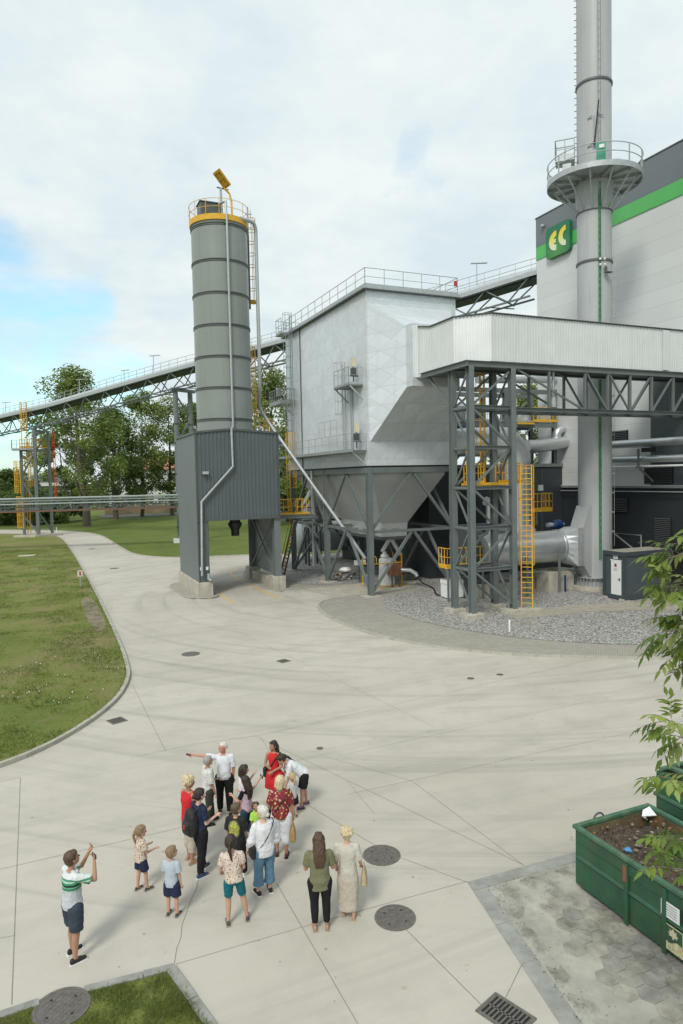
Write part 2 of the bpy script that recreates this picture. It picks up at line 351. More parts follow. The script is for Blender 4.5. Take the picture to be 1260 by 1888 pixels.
# kerb stones
def kerb(name, pts, w, h, m, seg=1.0, gap=.012, z0=-.02):
    b = MB(); L = [0]
    for a, c in zip(pts, pts[1:]): L.append(L[-1]+(c-a).length)
    def at(s):
        s = max(0, min(L[-1]-1e-4, s)); i = max(0, np.searchsorted(L, s, side='right')-1); i = min(i, len(pts)-2)
        t = (s-L[i])/max(1e-6, L[i+1]-L[i]); d = (pts[i+1]-pts[i]).normalized(); return pts[i].lerp(pts[i+1], t), Vector((-d.y, d.x))
    s = 0
    while s < L[-1]-.05:
        e = min(s+seg, L[-1]); p, n = at(s+gap/2); q, n2 = at(e-gap/2); hh = h+random.uniform(-.006, .006)
        b.add([(*(p), z0), (*(q), z0), (*(q+n2*w), z0), (*(p+n*w), z0), (*(p+n*.01), hh), (*(q+n2*.01), hh), (*(q+n2*w), hh), (*(p+n*w), hh)],
              [(0, 3, 2, 1), (4, 5, 6, 7), (0, 1, 5, 4), (1, 2, 6, 5), (2, 3, 7, 6), (3, 0, 4, 7)])
        s = e
    return S(b.build(name, m))
kerb('lawn_kerb', LE, .16, .12, MT['kerb']); 
kerb('far_kerb', RE, .16, .10, MT['kerb'])
bpy.data.objects['far_kerb']
lawnpoly = [p+Vector((0, 0)) for p in LE]
def offs(pts, w):
    out = []
    for i, p in enumerate(pts):
        a = pts[max(0, i-1)]; c = pts[min(len(pts)-1, i+1)]; d = (c-a).normalized(); out.append(p+Vector((-d.y, d.x))*w)
    return out
LEi = offs(LE, .15)
sheet('lawn', LEi+[Vector((-260, LEi[-1].y)), Vector((-260, LEi[0].y))], .075, MT['lawn'])
REi = offs(RE, .15)
# bare patch by the kerb
sheet('bare_patch', smooth(g2((150, 1108), (166, 1100), (185, 1125), (199, 1160), (186, 1168), (170, 1160), (160, 1140), (152, 1120)), 2), .082, MT['soil'])
# lawn corner at the bottom left
LC = g2((-300, 1960), (0, 1872), (72, 1846)); LC2 = g2((155, 1823), (320, 1782), (470, 1990))
kerb('corner_kerb', LC, -.14, .05, MT['gutter'], .9); kerb('corner_kerb_edge', LC2[:2], -.14, .05, MT['gutter'], .9); kerb('corner_kerb_side', LC2[1:], -.15, .05, MT['gutter'], .9)
lc = [G(-300, 1968).to_2d(), G(0, 1884).to_2d(), G(72, 1856).to_2d(), G(160, 1834).to_2d(), G(315, 1795).to_2d(), G(458, 1995).to_2d(), Vector((1.5, 5)), Vector((-4, 5))]
sheet('corner_lawn', lc, .03, MT['lawn'])
# gravel yard and its paved rim
GO = smooth(g2((760, 1084), (700, 1094), (640, 1101), (600, 1107), (585, 1114), (584, 1122), (596, 1135), (640, 1156), (700, 1176), (770, 1190), (860, 1202), (950, 1210), (1100, 1214.5), (1210, 1216.5), (1300, 1217), (1500, 1219)), 2)
GI = smooth(g2((768, 1092), (712, 1102), (706, 1112), (712, 1124), (740, 1138), (800, 1154), (900, 1172), (1000, 1183), (1100, 1190), (1200, 1192.5), (1300, 1193), (1500, 1194)), 2)
kerb('yard_kerb', GO, .15, .10, MT['kerb'], 1.0)
sheet('paved_rim', offs(GO, .14)+[Vector((44, 30))]+[Vector((40, 46.8)), Vector((27, 46.8))], .07, MT['pave'])
sheet('gravel', GI+[Vector((44, 46.9)), Vector((27, 46.9))], .085, MT['gravel'])
sheet('bagging_slab', g2((640, 1101), (700, 1094.5), (770, 1083), (760, 1066), (640, 1078), (560, 1088)), .012, MT['conc'])
sheet('gravel_path', g2((940, 1136), (1050, 1119), (1150, 1113), (1250, 1106), (1290, 1128), (1200, 1127), (1080, 1131), (960, 1144)), .093, mat('worn path', (.36, .34, .28), .9, 0, .2, 3, 0, .4, 60, .3, (.3, .17, .1), .25))
IS = smooth(g2((560, 1034), (467, 1046), (452, 1051), (446, 1060), (452, 1068), (470, 1079), (503, 1093.5), (560, 1088.5), (640, 1080), (700, 1073)), 1)
kerb('island_kerb', IS, .12, .08, MT['kerb'])
sheet('island_paving', offs(IS, .11)+[Vector((23.5, 46)), Vector((23.5, 58))], .055, MT['pave'])
sheet('under_filter_gravel', [Vector(p) for p in ((17.6, 48.2), (19, 46.9), (30, 45.4), (40, 46.8), (40, 66), (20, 66), (16.6, 60))], .075, MT['gravel'])
IL = smooth(g2((389, 1092), (405, 1097), (403, 1102), (385, 1105), (346, 1104.5), (325, 1094), (310, 1083), (316, 1078), (334, 1074)), 1)
kerb('left_island_kerb', list(reversed(IL)), .1, .08, MT['kerb'])
sheet('left_island_paving', IL+[Vector((10.6, 54.6)), Vector((10.6, 47))], .06, MT['pave'])
# yellow guide lines
def ribbon(name, pts, w, z, m):
    b = MB(); n = len(pts)
    for i, p in enumerate(pts):
        d = (pts[min(n-1, i+1)]-pts[max(0, i-1)]).normalized(); o = Vector((-d.y, d.x))*w/2
        b.v += [(*(p-o), z), (*(p+o), z)]
    for i in range(n-1): b.f.append((2*i, 2*i+2, 2*i+3, 2*i+1)); b.mi.append(0)
    return S(b.build(name, m))
ym = mat('worn yellow line', (.66, .45, .12), .7, 0, .2, 6, 0, 0, 60, .3, (.45, .42, .34), .6)
ribbon('yellow_line', smooth(g2((438, 1049), (426, 1054), (426, 1060), (442, 1070), (467, 1081), (516, 1104.5)), 2), .16, .006, ym)
ribbon('yellow_line_short', g2((403, 1094), (433, 1112.5)), .16, .006, ym)
# bin bay at the lower right
c0 = G(862, 1627).to_2d(); c1 = G(1110, 1558).to_2d(); c2 = G(1060, 1930).to_2d()
dA = (c1-c0).normalized(); dB = (c2-c0).normalized(); gw = .34
sheet('bay_slab', [c0, c0+dA*8, c0+dA*8+dB*8, c0+dB*8], .006, mat('bay concrete', (.37, .36, .31), .9, 0, .22, 1.4, 0, .3, 40, .25, (.2, .19, .16), .45))
gb = MB()
def strip(b, p, d, n, L, w, z, m):
    s = 0
    while s < L:
        e = min(L, s+1.0); a = p+d*(s+.006); c = p+d*(e-.006)
        b.add([(*a, z), (*c, z), (*(c+n*w), z), (*(a+n*w), z)], [(0, 1, 2, 3)]); s = e
nA = dB; nB = dA
strip(gb, c0+dB*gw, dB, nB, 7, gw*.95, .011, 0); strip(gb, c0, dA, nA, 8, gw*.9, .011, 0)
S(gb.build('gutter_strip', MT['gutter']))
hm = MB(); hc = Vector((9.0, 8.0))
R = .21
HEX = []
for i in range(-9, 12):
    for j in range(-10, 10):
        cx = 8.2+i*R*1.5; cy = 7.4+(j+(i % 2)*.5)*R*1.732
        HEX.append((cx, cy))
edge = g2((1062, 1690), (1085, 1760), (1120, 1775), (1150, 1830), (1200, 1850), (1225, 1888), (1240, 1930))
def xlim(y):
    for a, b_ in zip(edge, edge[1:]):
        if b_.y <= y <= a.y: return a.x+(b_.x-a.x)*(a.y-y)/(a.y-b_.y+1e-6)
    return edge[0].x if y > edge[0].y else edge[-1].x
for cx, cy in HEX:
    if cy > edge[0].y+.1 or cx < xlim(cy)-.05+random.uniform(-.30, .12): continue
    r = R*.94; hm.m = random.choice((0, 0, 1, 2)); zt = .016+random.uniform(0, .012)
    pts = [(cx+r*math.cos(k*math.pi/3), cy+r*math.sin(k*math.pi/3)) for k in range(6)]; hm.prism(pts, .0, zt)
S(hm.build('hexagon_paving', [mat('hex %d' % k, c, .9, 0, .25, 4, 0, .5, 40, .25, (.17, .16, .13), .5) for k, c in enumerate(((.30, .29, .25), (.34, .325, .27), (.27, .265, .235)))], bevel=.008))
# manholes and drains
def manhole(px, py, r, label, grid=True, z=0.0):
    c = G(px, py); c.z = z
    t = thing('manhole_cover', c, label, 'manhole cover', 'iron covers set into the concrete yard')
    MB().lathe(c, [(r, .0), (r, .012), (r*.87, .014), (r*.87, .006), (r*.865, .006)], 40, caps=False).build('frame', MT['iron'], t)
    b = MB().lathe(c, [(r*.86, -.002), (r*.86, .012), (.0001, .012)], 40)
    if grid:
        s = r*.17; k = int(r*.8/s)
        for i in range(-k, k+1):
            for j in range(-k, k+1):
                x, y = i*s, j*s
                if math.hypot(x, y) < r*.76: b.box((c.x+(x-y)*.707, c.y+(x+y)*.707, c.z+.014), (s*.62, s*.62, .006), math.pi/4)
    for k in range(4):
        a = k*math.pi/2+.6; b.m = 1; b.tube((c.x+r*.6*math.cos(a), c.y+r*.6*math.sin(a), c.z+.01), (c.x+r*.6*math.cos(a), c.y+r*.6*math.sin(a), c.z+.019), r*.05, 8); b.m = 0
    b.build('lid', [MT['iron'], MT['black']], t); return t
manhole(704, 1577, .40, 'round iron manhole cover just right of the woman in the cream skirt')
manhole(729, 1692, .375, 'round iron manhole cover with diamond grid, nearest in the open yard')
manhole(352, 1206, .42, 'round manhole cover halfway between the left lawn and the silo', False)
manhole(114, 1862, .42, 'brown round manhole cover let into the corner of the small lawn', True, .035)
manhole(590, 1380, .10, 'small round valve cover right of the woman in red', False)
manhole(868, 1251, .14, 'left of the two small covers in front of the paved rim', False)
manhole(922, 1244, .14, 'right of the two small covers in front of the paved rim', False)
manhole(211, 1048, .42, 'flat oval manhole cover in the far access road', False)
manhole(170, 1012, .42, 'farthest manhole cover at the bend of the access road', False)
def grate(c, rz, L, W, n, label):
    t = thing('drain_grate', c, label, 'drain grate', 'drain grates in the yard')
    ca, sa = math.cos(rz), math.sin(rz)
    def P(x, y, z): return (c.x+ca*x-sa*y, c.y+sa*x+ca*y, c.z+z)
    f = MB(); fw = .05
    for (x, y, dx, dy) in ((0, W/2+fw/2, L+2*fw, fw), (0, -W/2-fw/2, L+2*fw, fw), (L/2+fw/2, 0, fw, W), (-L/2-fw/2, 0, fw, W)): f.box(P(x, y, .01), (dx, dy, .022), rz)
    f.build('frame', MT['iron'], t)
    f = MB().box(P(0, 0, .003), (L, W, .004), rz); f.build('pit', MT['black'], t)
    b = MB(); st = L/n
    for i in range(n+1): b.box(P(-L/2+i*st, 0, .012), (st*.38, W, .014), rz)
    b.box(P(0, 0, .0125), (L, st*.35, .013), rz)
    b.build('bar', MT['iron'], t); return t
grate(G(933, 1872), math.atan2(-1.0, .35), .62, .42, 9, 'slotted iron drain grate at the bottom edge beside the bay kerb')
grate(G(216, 1329), .35, .42, .42, 8, 'dark square drain grate beside the curved lawn kerb')
grate(G(523, 1219), .3, .36, .36, 7, 'small dark drain grate in mid yard, below the silo')
# ================================================================ shared industrial pieces
def corrug(b, p, q, z0, z1, pitch=.25, depth=.04, zt=None):
    # trapezoid sheet wall from plan point p to q; the outside is on the right-hand side of p->q ; zt: list of top heights
    p = Vector(p[:2]); q = Vector(q[:2]); L = (q-p).length; d = (q-p)/L; n = Vector((d.y, -d.x)); k = max(1, round(L/pitch)); st = L/k
    prof = []
    for i in range(k):
        s = i*st; prof += [(s, 0), (s+st*.42, 0), (s+st*.5, depth), (s+st*.92, depth)]
    prof.append((L, 0)); base = len(b.v)
    for s, o in prof:
        c = p+d*s+n*(depth-o-depth); zz = z1 if zt is None else zt(s/L)
        c = p+d*s-n*o
        b.v += [(c.x, c.y, z0), (c.x, c.y, zz)]
    for i in range(len(prof)-1): b.f.append((base+2*i, base+2*i+2, base+2*i+3, base+2*i+1)); b.mi.append(b.m)
    return b
def railing(b, pts, h=1.1, post=1.2, r=.022, toe=.12, mid=True):
    pts = [Vector(p) for p in pts]; up = Vector((0, 0, h))
    for a, c in zip(pts, pts[1:]):
        L = (c-a).length; k = max(1, round(L/post))
        b.tube(a+up, c+up, r, 6)
        if mid: b.tube(a+up*.52, c+up*.52, r*.8, 5)
        if toe: b.beam(a+Vector((0, 0, toe/2+.02)), c+Vector((0, 0, toe/2+.02)), .012, toe)
        for i in range(k+1): t = a.lerp(c, i/k); b.tube(t, t+up, r, 5)
    return b
def ladder(parent, base, top, out, m, w=.45, cage_from=2.3, r=.028, name='ladder', cage_m=None, rung=.3, cr=.36):
    # base/top: points on the ladder centre line; out: unit vector from the wall to the climber
    base = Vector(base); top = Vector(top); out = Vector(out).normalized(); d = (top-base).normalized(); s = d.cross(out).normalized(); L = (top-base).length
    b = MB()
    for e in (-1, 1): b.beam(base+s*e*w/2, top+s*e*w/2, r*1.2, r*2.4, out)
    k = int(L/rung)
    for i in range(1, k+1): c = base+d*rung*i; b.tube(c-s*w/2, c+s*w/2, r*.5, 5)
    o = b.build(name, m, parent)
    if cage_from is not None and L > cage_from+.5:
        c = MB(); n = max(2, round((L-cage_from)/.9)); 
        def arc(u, a): return base+d*u+out*(math.sin(a)*cr*1.15+ (0.0))+s*(math.cos(a)*cr)
        for i in range(n+1):
            u = cage_from+(L-cage_from)*i/n; pts = [base+d*u+s*w/2]+[base+d*u+out*(.32+math.sin(a)*cr)+s*math.cos(a)*cr for a in [math.pi*j/8 for j in range(9)]]+[base+d*u-s*w/2]
            c.pipe(pts, r*.5, 4)
        for j in range(0, 9, 2):
            a = math.pi*j/8; e = out*(.32+math.sin(a)*cr)+s*math.cos(a)*cr; c.beam(base+d*cage_from+e, top+e, r*.9, r*.5, out)
        c.build('safety_cage', cage_m or m, o)
    return o
def column(name, p, q, w, h, t, m, parent, up=(0, 1, 0)): return MB().ibeam(p, q, w, h, t, up).build(name, m, parent)
def footing(c, sx, sy, h, parent, m=None, z0=-.05, name='footing'): return MB().box((c[0], c[1], (h+z0)/2), (sx, sy, h-z0)).build(name, m or MT['conc'], parent, bevel=.02)
# ================================================================ SILO
SX, SY, SR = 12.62, 50.4, 2.04
sq = (SX, SY)
zt = ZAT(410, 415, sq); 
t = thing('storage_silo', (SX, SY, 11), 'tall grey green cylindrical silo with dark ring bands and yellow collar', 'silo')
silo = t
zr = [ZAT(411, y, sq) for y in (430, 494, 552, 609, 665, 721, 777)]
zc = [ZAT(411, y, sq)-.0 for y in (797,)][0]
MB().lathe((SX, SY, 0), [(SR, 10.5), (SR, zt-.05), (SR*.2, zt+.25), (.001, zt+.26)], 72).build('shell', MT['silo'], t, smooth=True)
for z in zr: MB().lathe((SX, SY, z), [(SR-.01, -.10), (SR+.045, -.09), (SR+.045, -.055), (SR+.01, -.05), (SR+.01, .04), (SR+.05, .05), (SR+.05, .09), (SR-.01, .10)], 72, caps=False).build('ring_band', MT['silod'], t, smooth=True)
MB().lathe((SX, SY, zt), [(SR-.01, -.34), (SR+.10, -.33), (SR+.12, .05), (SR-.02, .06)], 72, caps=False).build('yellow_collar', MT['yellow'], t, smooth=True)
b = MB(); RR = SR+.12
ring = [Vector((SX+RR*math.cos(a), SY+RR*math.sin(a), zt)) for a in [2*math.pi*i/28 for i in range(28)]]
for i, p in enumerate(ring):
    n = ring[(i+1) % 28]
    for h in (1.1, .55): b.tube(p+V(0,0,h), n+V(0,0,h), .02, 5)
    if i % 2 == 0: b.tube(p, p+V(0,0,1.1), .022, 5)
b.build('guard_rail', MT['yellow'], t)
f = MB().bx(SX-1.55, SX-.1, SY-1.0, SY+.2, zt+.15, zt+1.15); f.build('filter_box', MT['silod'], t, bevel=.03)
MB().bx(SX-1.62, SX-.03, SY-1.07, SY+.27, zt+1.152, zt+1.2).build('filter_box_lid', MT['steel'], t)
# mast with tilted yellow hatch
mb = MB().beam((SX+.02, SY-.9, zt), (SX-.02, SY-.9, zt+2.3), .16, .14); mb.build('mast', MT['galv'], t)
mb = MB().pipe([(SX+.78, SY-.9, zt-.1), (SX+.75, SY-.9, zt+1.4), (SX+.62, SY-.9, zt+2.0), (SX+.2, SY-.9, zt+2.35)], .075, 8); mb.build('hatch_arm', MT['yellow'], t)
mb = MB(); c = Vector((SX+.10, SY-.95, zt+2.95)); e1 = Vector((.50, 0, -.62)).normalized(); e2 = Vector((.45, -.86, .22)).normalized(); nn = e1.cross(e2)
if nn.z < 0: nn = -nn
mb.slab([c-e1*.66-e2*.36, c+e1*.66-e2*.36, c+e1*.66+e2*.36, c-e1*.66+e2*.36] if (e1.cross(e2)).z > 0 else [c-e1*.66-e2*.36, c-e1*.66+e2*.36, c+e1*.66+e2*.36, c+e1*.66-e2*.36], .05)
for e in (-.30, 0, .30): mb.beam(c-e1*.62+e2*e-nn*.09, c+e1*.62+e2*e-nn*.09, .05, .07, nn)
for e in (-.5, 0, .5): mb.beam(c+e1*e-e2*.34-nn*.09, c+e1*e+e2*.34-nn*.09, .05, .07, nn)
mb.build('yellow_hatch', mat('hatch yellow', (.52, .30, .03), .45, 0, .2, 6), t)
MB().beam((SX-.3, SY-.9, zt+2.32), (SX+.55, SY-.9, zt+2.25), .09, .07).build('crossbar', MT['silod'], t)
# slim pipe down the front, kinking across the clad base
FY = 46.9
fp = [(SX-.25, SY-.9, zt+1.1), (SX-.02, SY-SR-.14, zt+.9), (SX+.02, SY-SR-.16, zt-.4)]
pw = [PY(427, 790, FY-.18), PY(430, 860, FY-.18), PY(372, 925, FY-.18), PY(373, 1062, FY-.18)]
fp += [Vector((SX+.04, SY-SR-.16, 11.9)), Vector((pw[0].x, FY-.18, 11.55))]+pw[1:]
MB().pipe(fp, .085, 10).build('filling_pipe', MT['galv'], t, smooth=True)
for z in zr[::2]: MB().box((SX+.03, SY-SR-.09, z), (.34, .22, .08)).build('pipe_clamp', MT['silod'], t)
# big discharge pipe on the right, bending down to the filter
qx = (SX+SR+.45, SY-.6)
def onq(px, py, q): return Vector((q[0], q[1], ZAT(px, py, q)))
bp = [Vector((SX+SR*.55, SY-SR*.85, zt+.02)), Vector((qx[0]-.25, qx[1]-.7, zt+.05)), Vector((qx[0]-.02, qx[1]-.5, zt-.35)), Vector((qx[0], qx[1]-.4, zt-1.2)), Vector((qx[0]+.02, qx[1]-.4, ZAT(472, 715, qx)))]
pe = [PX(476, 745, 15.5), PX(490, 772, 16.1), PX(674, 1030, 21.4)]
bp += pe
def roundp(pts, k=2):
    for _ in range(k):
        o = [pts[0]]
        for a, b_ in zip(pts, pts[1:]): o += [a*.8+b_*.2, a*.2+b_*.8]
        o.append(pts[-1]); pts = o
    return pts
MB().pipe(roundp(bp), .135, 12).build('discharge_pipe', MT['galv'], t, smooth=True)
# ladders on the right side
lx, ly = SX+SR+.30, SY+.9
out = Vector((.97, .25, 0)).normalized()
zmid = ZAT(476, 548, qx)
ladder(t, (lx, ly, zmid-.6), (lx, ly, zt+1.1), out, MT['steeldk'], cage_from=.7, cage_m=MT['yellow'], r=.05, cr=.4)
MB().lathe((lx+out.x*.45, ly+out.y*.45, zmid), [(.42, -.02), (.42, .10)], 16).build('rest_platform', MT['yellow'], t)
ladder(t, (lx-.02, ly+.9, 12.3), (lx-.02, ly+.9, ZAT(480, 628, qx)), out, MT['yellow'], cage_from=.7, r=.05, cr=.42)
b = MB(); px0, px1 = 14.2, 16.6; pyA, pyB = 51.2, 53.2
railing(b, [(px0+.6, pyA, 11.55), (px1, pyA, 11.55), (px1, pyB, 11.55)], 1.15, .35, .03, .15); b.build('platform_rail', MT['yellow'], t)
b = MB()                                                     # antenna mast with brackets at the rim
b.beam((SX+SR+.1, SY-.2, zt-.6), (SX+SR+.1, SY-.2, zt+1.5), .10, .10); b.beam((SX+SR+.35, SY-.2, zt-.4), (SX+SR+.3, SY-.2, zt+1.3), .05, .05)
for z in (0, .5, 1): b.beam((SX+SR-.1, SY-.2, zt+z), (SX+SR+.4, SY-.2, zt+z), .05, .05)
b.build('antenna_mast', MT['galv'], t)
# ---------------------------------------------------------------- clad base of the silo
PXL, PXR, PYF, PYB = 9.62, 15.6, FY, 53.9; PZB, PZT = 5.25, 11.3
clad = mat('dark cladding', (.098, .122, .13), .42, 0, .06, .8, .22)
clad_lit = mat('lit tone cladding', (.155, .18, .185), .42, 0, .06, .8, .2)  # same cladding, with the left face's brighter light put into the colour
t = thing('silo_base', (PXL, PYF, 0), 'dark grey ribbed cladding box on two leg walls straddling the drive under the silo', 'silo base')
xm = PY(424, 793, FY).x; pk = .24
b = MB(); corrug(b, (PXL, PYF), (xm, PYF), PZB, PZT, .27, .05, lambda u: PZT+pk*u); corrug(b, (xm, PYF), (PXR, PYF), PZB, PZT, .27, .05, lambda u: PZT+pk*(1-u)); b.build('front_cladding', clad, t)
b = MB(); corrug(b, (PXR, PYF), (PXR, PYB), PZB, PZT, .27, .05); b.build('side_cladding', clad, t)
b = MB(); corrug(b, (PXL, PYB), (PXL, PYF), .98, PZT, .27, .035); b.build('side_cladding', clad_lit, t)
b = MB(); corrug(b, (PXR, PYB), (PXL, PYB), PZB, PZT, .27, .05); b.build('back_cladding', clad, t)
b = MB(); b.slab([(PXL, PYF, PZT+.0), (xm, PYF, PZT+pk), (xm, PYB, PZT+pk), (PXL, PYB, PZT)], .05); b.slab([(xm, PYF, PZT+pk), (PXR, PYF, PZT), (PXR, PYB, PZT), (xm, PYB, PZT+pk)], .05); b.build('roof', clad, t)
b = MB()
b.beam((PXL-.02, PYF-.03, PZT+.02), (xm, PYF-.03, PZT+pk+.02), .08, .14); b.beam((xm, PYF-.03, PZT+pk+.02), (PXR+.02, PYF-.03, PZT+.02), .08, .14); b.beam((PXL-.03, PYF, PZT+.02), (PXL-.03, PYB, PZT+.02), .08, .14)
b.beam((PXL, PYF-.02, PZB), (PXR, PYF-.02, PZB), .08, .1); b.bx(PXL-.03, PXL+.05, PYF-.045, PYF+.02, 1.0, PZT); b.bx(PXR-.05, PXR+.03, PYF-.045, PYF+.02, PZB, PZT)
b.build('trim', MT['silod'], t)
MB().bx(PXL+.12, PXR-.12, PYF+.15, PYB-.15, PZB+.02, PZB+.14).build('soffit', MT['steeldk'], t)
# legs
corrug(MB(), (PXL+.78, PYF+.1), (PXL+.78, PYB), .98, PZB, .27, .035).build('leg_lining', MT['steeldk'], t)
column('leg_column', (PXL+.42, PYF+.22, .98), (PXL+.42, PYF+.22, PZB), .42, .42, .03, MT['steel'], t, (1, 0, 0))
MB().bx(PXL+.06, PXL+.75, PYF+.03, PYF+.06, .98, PZB).build('leg_front', clad, t)
rx0 = PXR-.72
for y in (PYF+.35, PYB-.3): column('leg_column', (PXR-.22, y, .98), (PXR-.22, y, PZB), .45, .45, .03, MT['steel'], t, (0, 1, 0))
MB().bx(PXR-.42, PXR+.04, PYF+.08, PYF+.12, .98, PZB).build('leg_front', clad_lit, t)
MB().bx(PXR-.05, PXR, PYF+.65, PYB-.6, .98, PZB).build('leg_wall', clad_lit, t)
MB().beam((PXR-.3, PYF+.5, 1.1), (PXR-.3, PYB-.4, PZB-.1), .09).beam((PXR-.34, PYF+.5, PZB-.1), (PXR-.34, PYB-.4, 1.1), .09).build('leg_brace', MT['steel'], t)
MB().bx(PXL-.12, PXL+.92, PYF-.22, PYB+.25, -.05, .98).build('concrete_plinth', MT['conc'], t, bevel=.03)
MB().bx(PXR-.62, PXR+.32, PYF-.02, PYF+1.15, -.05, .98).build('concrete_plinth', MT['conc'], t, bevel=.03)
MB().bx(PXR-.42, PXR+.2, PYF+1.16, PYB-.6, -.05, .7).bx(PXR-.62, PXR+.32, PYB-.6, PYB+.4, -.05, .98).build('concrete_plinth', MT['conc'], t, bevel=.03)
b = MB(); q = PY(379, 872, PYF-.14); b.box(q, (.42, .3, .2)); b.build('wall_lamp', MT['galv'], t, bevel=.02)
c = Vector((SX-.05, SY-2.3, 0)); MB().lathe((c.x, c.y, 0), [(.02, 4.0), (.28, 4.0), (.30, 4.45), (.48, 4.75), (.50, 4.95), (.38, 4.97), (.38, 5.3)], 20).build('discharge_spout', MT['black'], t, smooth=True)
for x in (.15, .55): MB().box((PXL+x, PYF-.1, 1.95), (.16, .1, .22)).build('socket_box', MT['white'], t)
MB().pipe([(PXL+.62, PYF-.25, 1.6), (PXL+.62, PYF-.25, 1.25), (PXL+.75, PYF-.32, 1.1)], .11, 8).build('valve', MT['galv'], t)
# ---------------------------------------------------------------- stair and walkway at the base's right
t = thing('access_stair', (16.2, 49.5, 0), 'yellow railed walkway with steep stair between the silo base and the filter house', 'stair')
b = MB().bx(15.75, 19.2, 49.0, 50.2, 5.2, 5.32); b.ibeam((15.75, 49.0, 5.1), (19.2, 49.0, 5.1), .12, .2, .015); b.build('walkway_deck', MT['galvd'], t)
zw = 5.3
for xa, xb in ((15.9, 17.2), (17.5, 18.6)):
    b = MB(); pts = [V(xa, 48.95, zw+.55), V(xa, 48.95, zw+1.15), V(xb, 48.95, zw+1.15), V(xb, 48.95, zw+.55)]
    b.pipe(roundp(pts+[pts[0]], 1), .03, 6)
    for k in range(3): x = xa+(xb-xa)*(k+.5)/3; b.tube((x, 48.95, zw), (x, 48.95, zw+1.15), .03, 6)
    b.bx(xa-.1, xb+.1, 48.93, 48.96, zw, zw+.14); b.build('guard_rail', MT['yellow'], t)
b = MB(); railing(b, [(15.9, 50.2, zw), (18.6, 50.2, zw)], 1.15, .5, .028); b.build('guard_rail', MT['yellow'], t)
b = MB()
for y in (49.2, 50.1): b.beam((17.8, y, 5.1), (16.4, y, .1), .05, .25)
b.build('stringer', MT['steeldk'], t)
b = MB()
for k in range(18): u = (k+.5)/18; b.box((17.8-1.4*u, 49.65, 5.1-5*u), (.24, .85, .03))
b.build('tread', MT['galvd'], t)
b = MB()
for y in (49.2, 50.1): b.pipe([(17.8, y, 6.2), (16.5, y, 1.2), (16.5, y, .1)], .028, 6)
b.build('handrail', MT['yellow'], t)
b = MB().beam((19.4, 49.1, 5.0), (17.6, 49.1, 5.0), .1, .16).beam((19.4, 49.1, 3.4), (17.9, 49.1, 5.0), .09, .09); b.build('bracket', MT['steel'], t)
ladder(t, (17.6, 50.6, 5.3), (17.6, 50.6, 11.6), (1, .2, 0), MT['yellow'], cage_from=2.0)

# ================================================================ FILTER HOUSE
BX0, BX1, BY0, BY1, BZ0, BZ1 = 19.7, 26.55, 40.5, 56.6, 8.76, 20.2
def diamat(name, col, rough, metal, tile=1.15):
    m, tr, b = newmat(name); q = NT(tr)
    g = tr.nodes.new('ShaderNodeNewGeometry'); s = tr.nodes.new('ShaderNodeSeparateXYZ'); q.l(g.outputs['Position'], s.inputs[0])
    def mt(op, a, c=None):
        n = tr.nodes.new('ShaderNodeMath'); n.operation = op
        for i, v in enumerate((a, c)):
            if v is None: continue
            if isinstance(v, (int, float)): n.inputs[i].default_value = v
            else: q.l(v, n.inputs[i])
        return n.outputs[0]
    h = mt('ADD', s.outputs[0], s.outputs[1]); z = s.outputs[2]
    u = mt('DIVIDE', mt('ADD', h, z), tile); v = mt('DIVIDE', mt('SUBTRACT', h, z), tile)
    hz = mt('DIVIDE', z, tile)
    def edge(x): f = mt('FRACT', x); return mt('MINIMUM', f, mt('SUBTRACT', 1.0, f))
    e = mt('MINIMUM', edge(u), edge(v)); e2 = edge(hz)
    w = tr.nodes.new('ShaderNodeTexWhiteNoise'); cb = tr.nodes.new('ShaderNodeCombineXYZ'); q.l(mt('FLOOR', u), cb.inputs[0]); q.l(mt('FLOOR', v), cb.inputs[1]); q.l(mt('FLOOR', hz), cb.inputs[2]); q.l(cb.outputs[0], w.inputs[0])
    c = q.mix(tuple(x*.93 for x in col), tuple(min(1, x*1.04) for x in col), w.outputs[0])
    c = q.mix(c, tuple(x*.62 for x in col), q.mix(0., .45, q.ramp(e2, [(.0, 1.), (.03, 0.)])))
    c = q.mix(c, tuple(x*.75 for x in col), q.mix(0., .6, q.ramp(e, [(.0, 1.), (.035, 0.)])))
    c = q.mix(c, tuple(x*.78 for x in col), q.mix(0., .4, q.ramp(q.noise(q.pos((2, 2, .15)), 1.5, 6), [(.5, 0.), (.75, 1.)])))
    q.l(c, b.inputs['Base Color']); b.inputs['Metallic'].default_value = metal; b.inputs['Roughness'].default_value = rough
    hh = mt('ADD', mt('MINIMUM', e, .12), mt('MULTIPLY', mt('MINIMUM', e2, .04), .8)); q.bump(hh, b, .45, .08); return m
MT['dia'] = diamat('diamond cladding', (.68, .725, .76), .36, .25)
MT['hopper'] = mat('hopper jacket', (.52, .54, .53), .42, .2, .06, .7, .15)
filt = t = thing('filter_house', (BX0, BY0, 0), 'big silvery box shaped filter house raised on grey columns over a funnel', 'filter house')
w = .0
MB().slab([(BX0, BY1, BZ0), (BX0, BY0, BZ0), (BX0, BY0, BZ1), (BX0, BY1, BZ1)], .15).build('side_wall', MT['dia'], t)
MB().slab([(BX1, BY0, BZ0), (BX1, BY1, BZ0), (BX1, BY1, BZ1), (BX1, BY0, BZ1)], .15).build('side_wall', MT['dia'], t)
MB().slab([(BX0+.16, BY0, BZ0), (BX1-.16, BY0, BZ0), (BX1-.16, BY0, BZ1), (BX0+.16, BY0, BZ1)], .14).build('front_wall', MT['dia'], t)
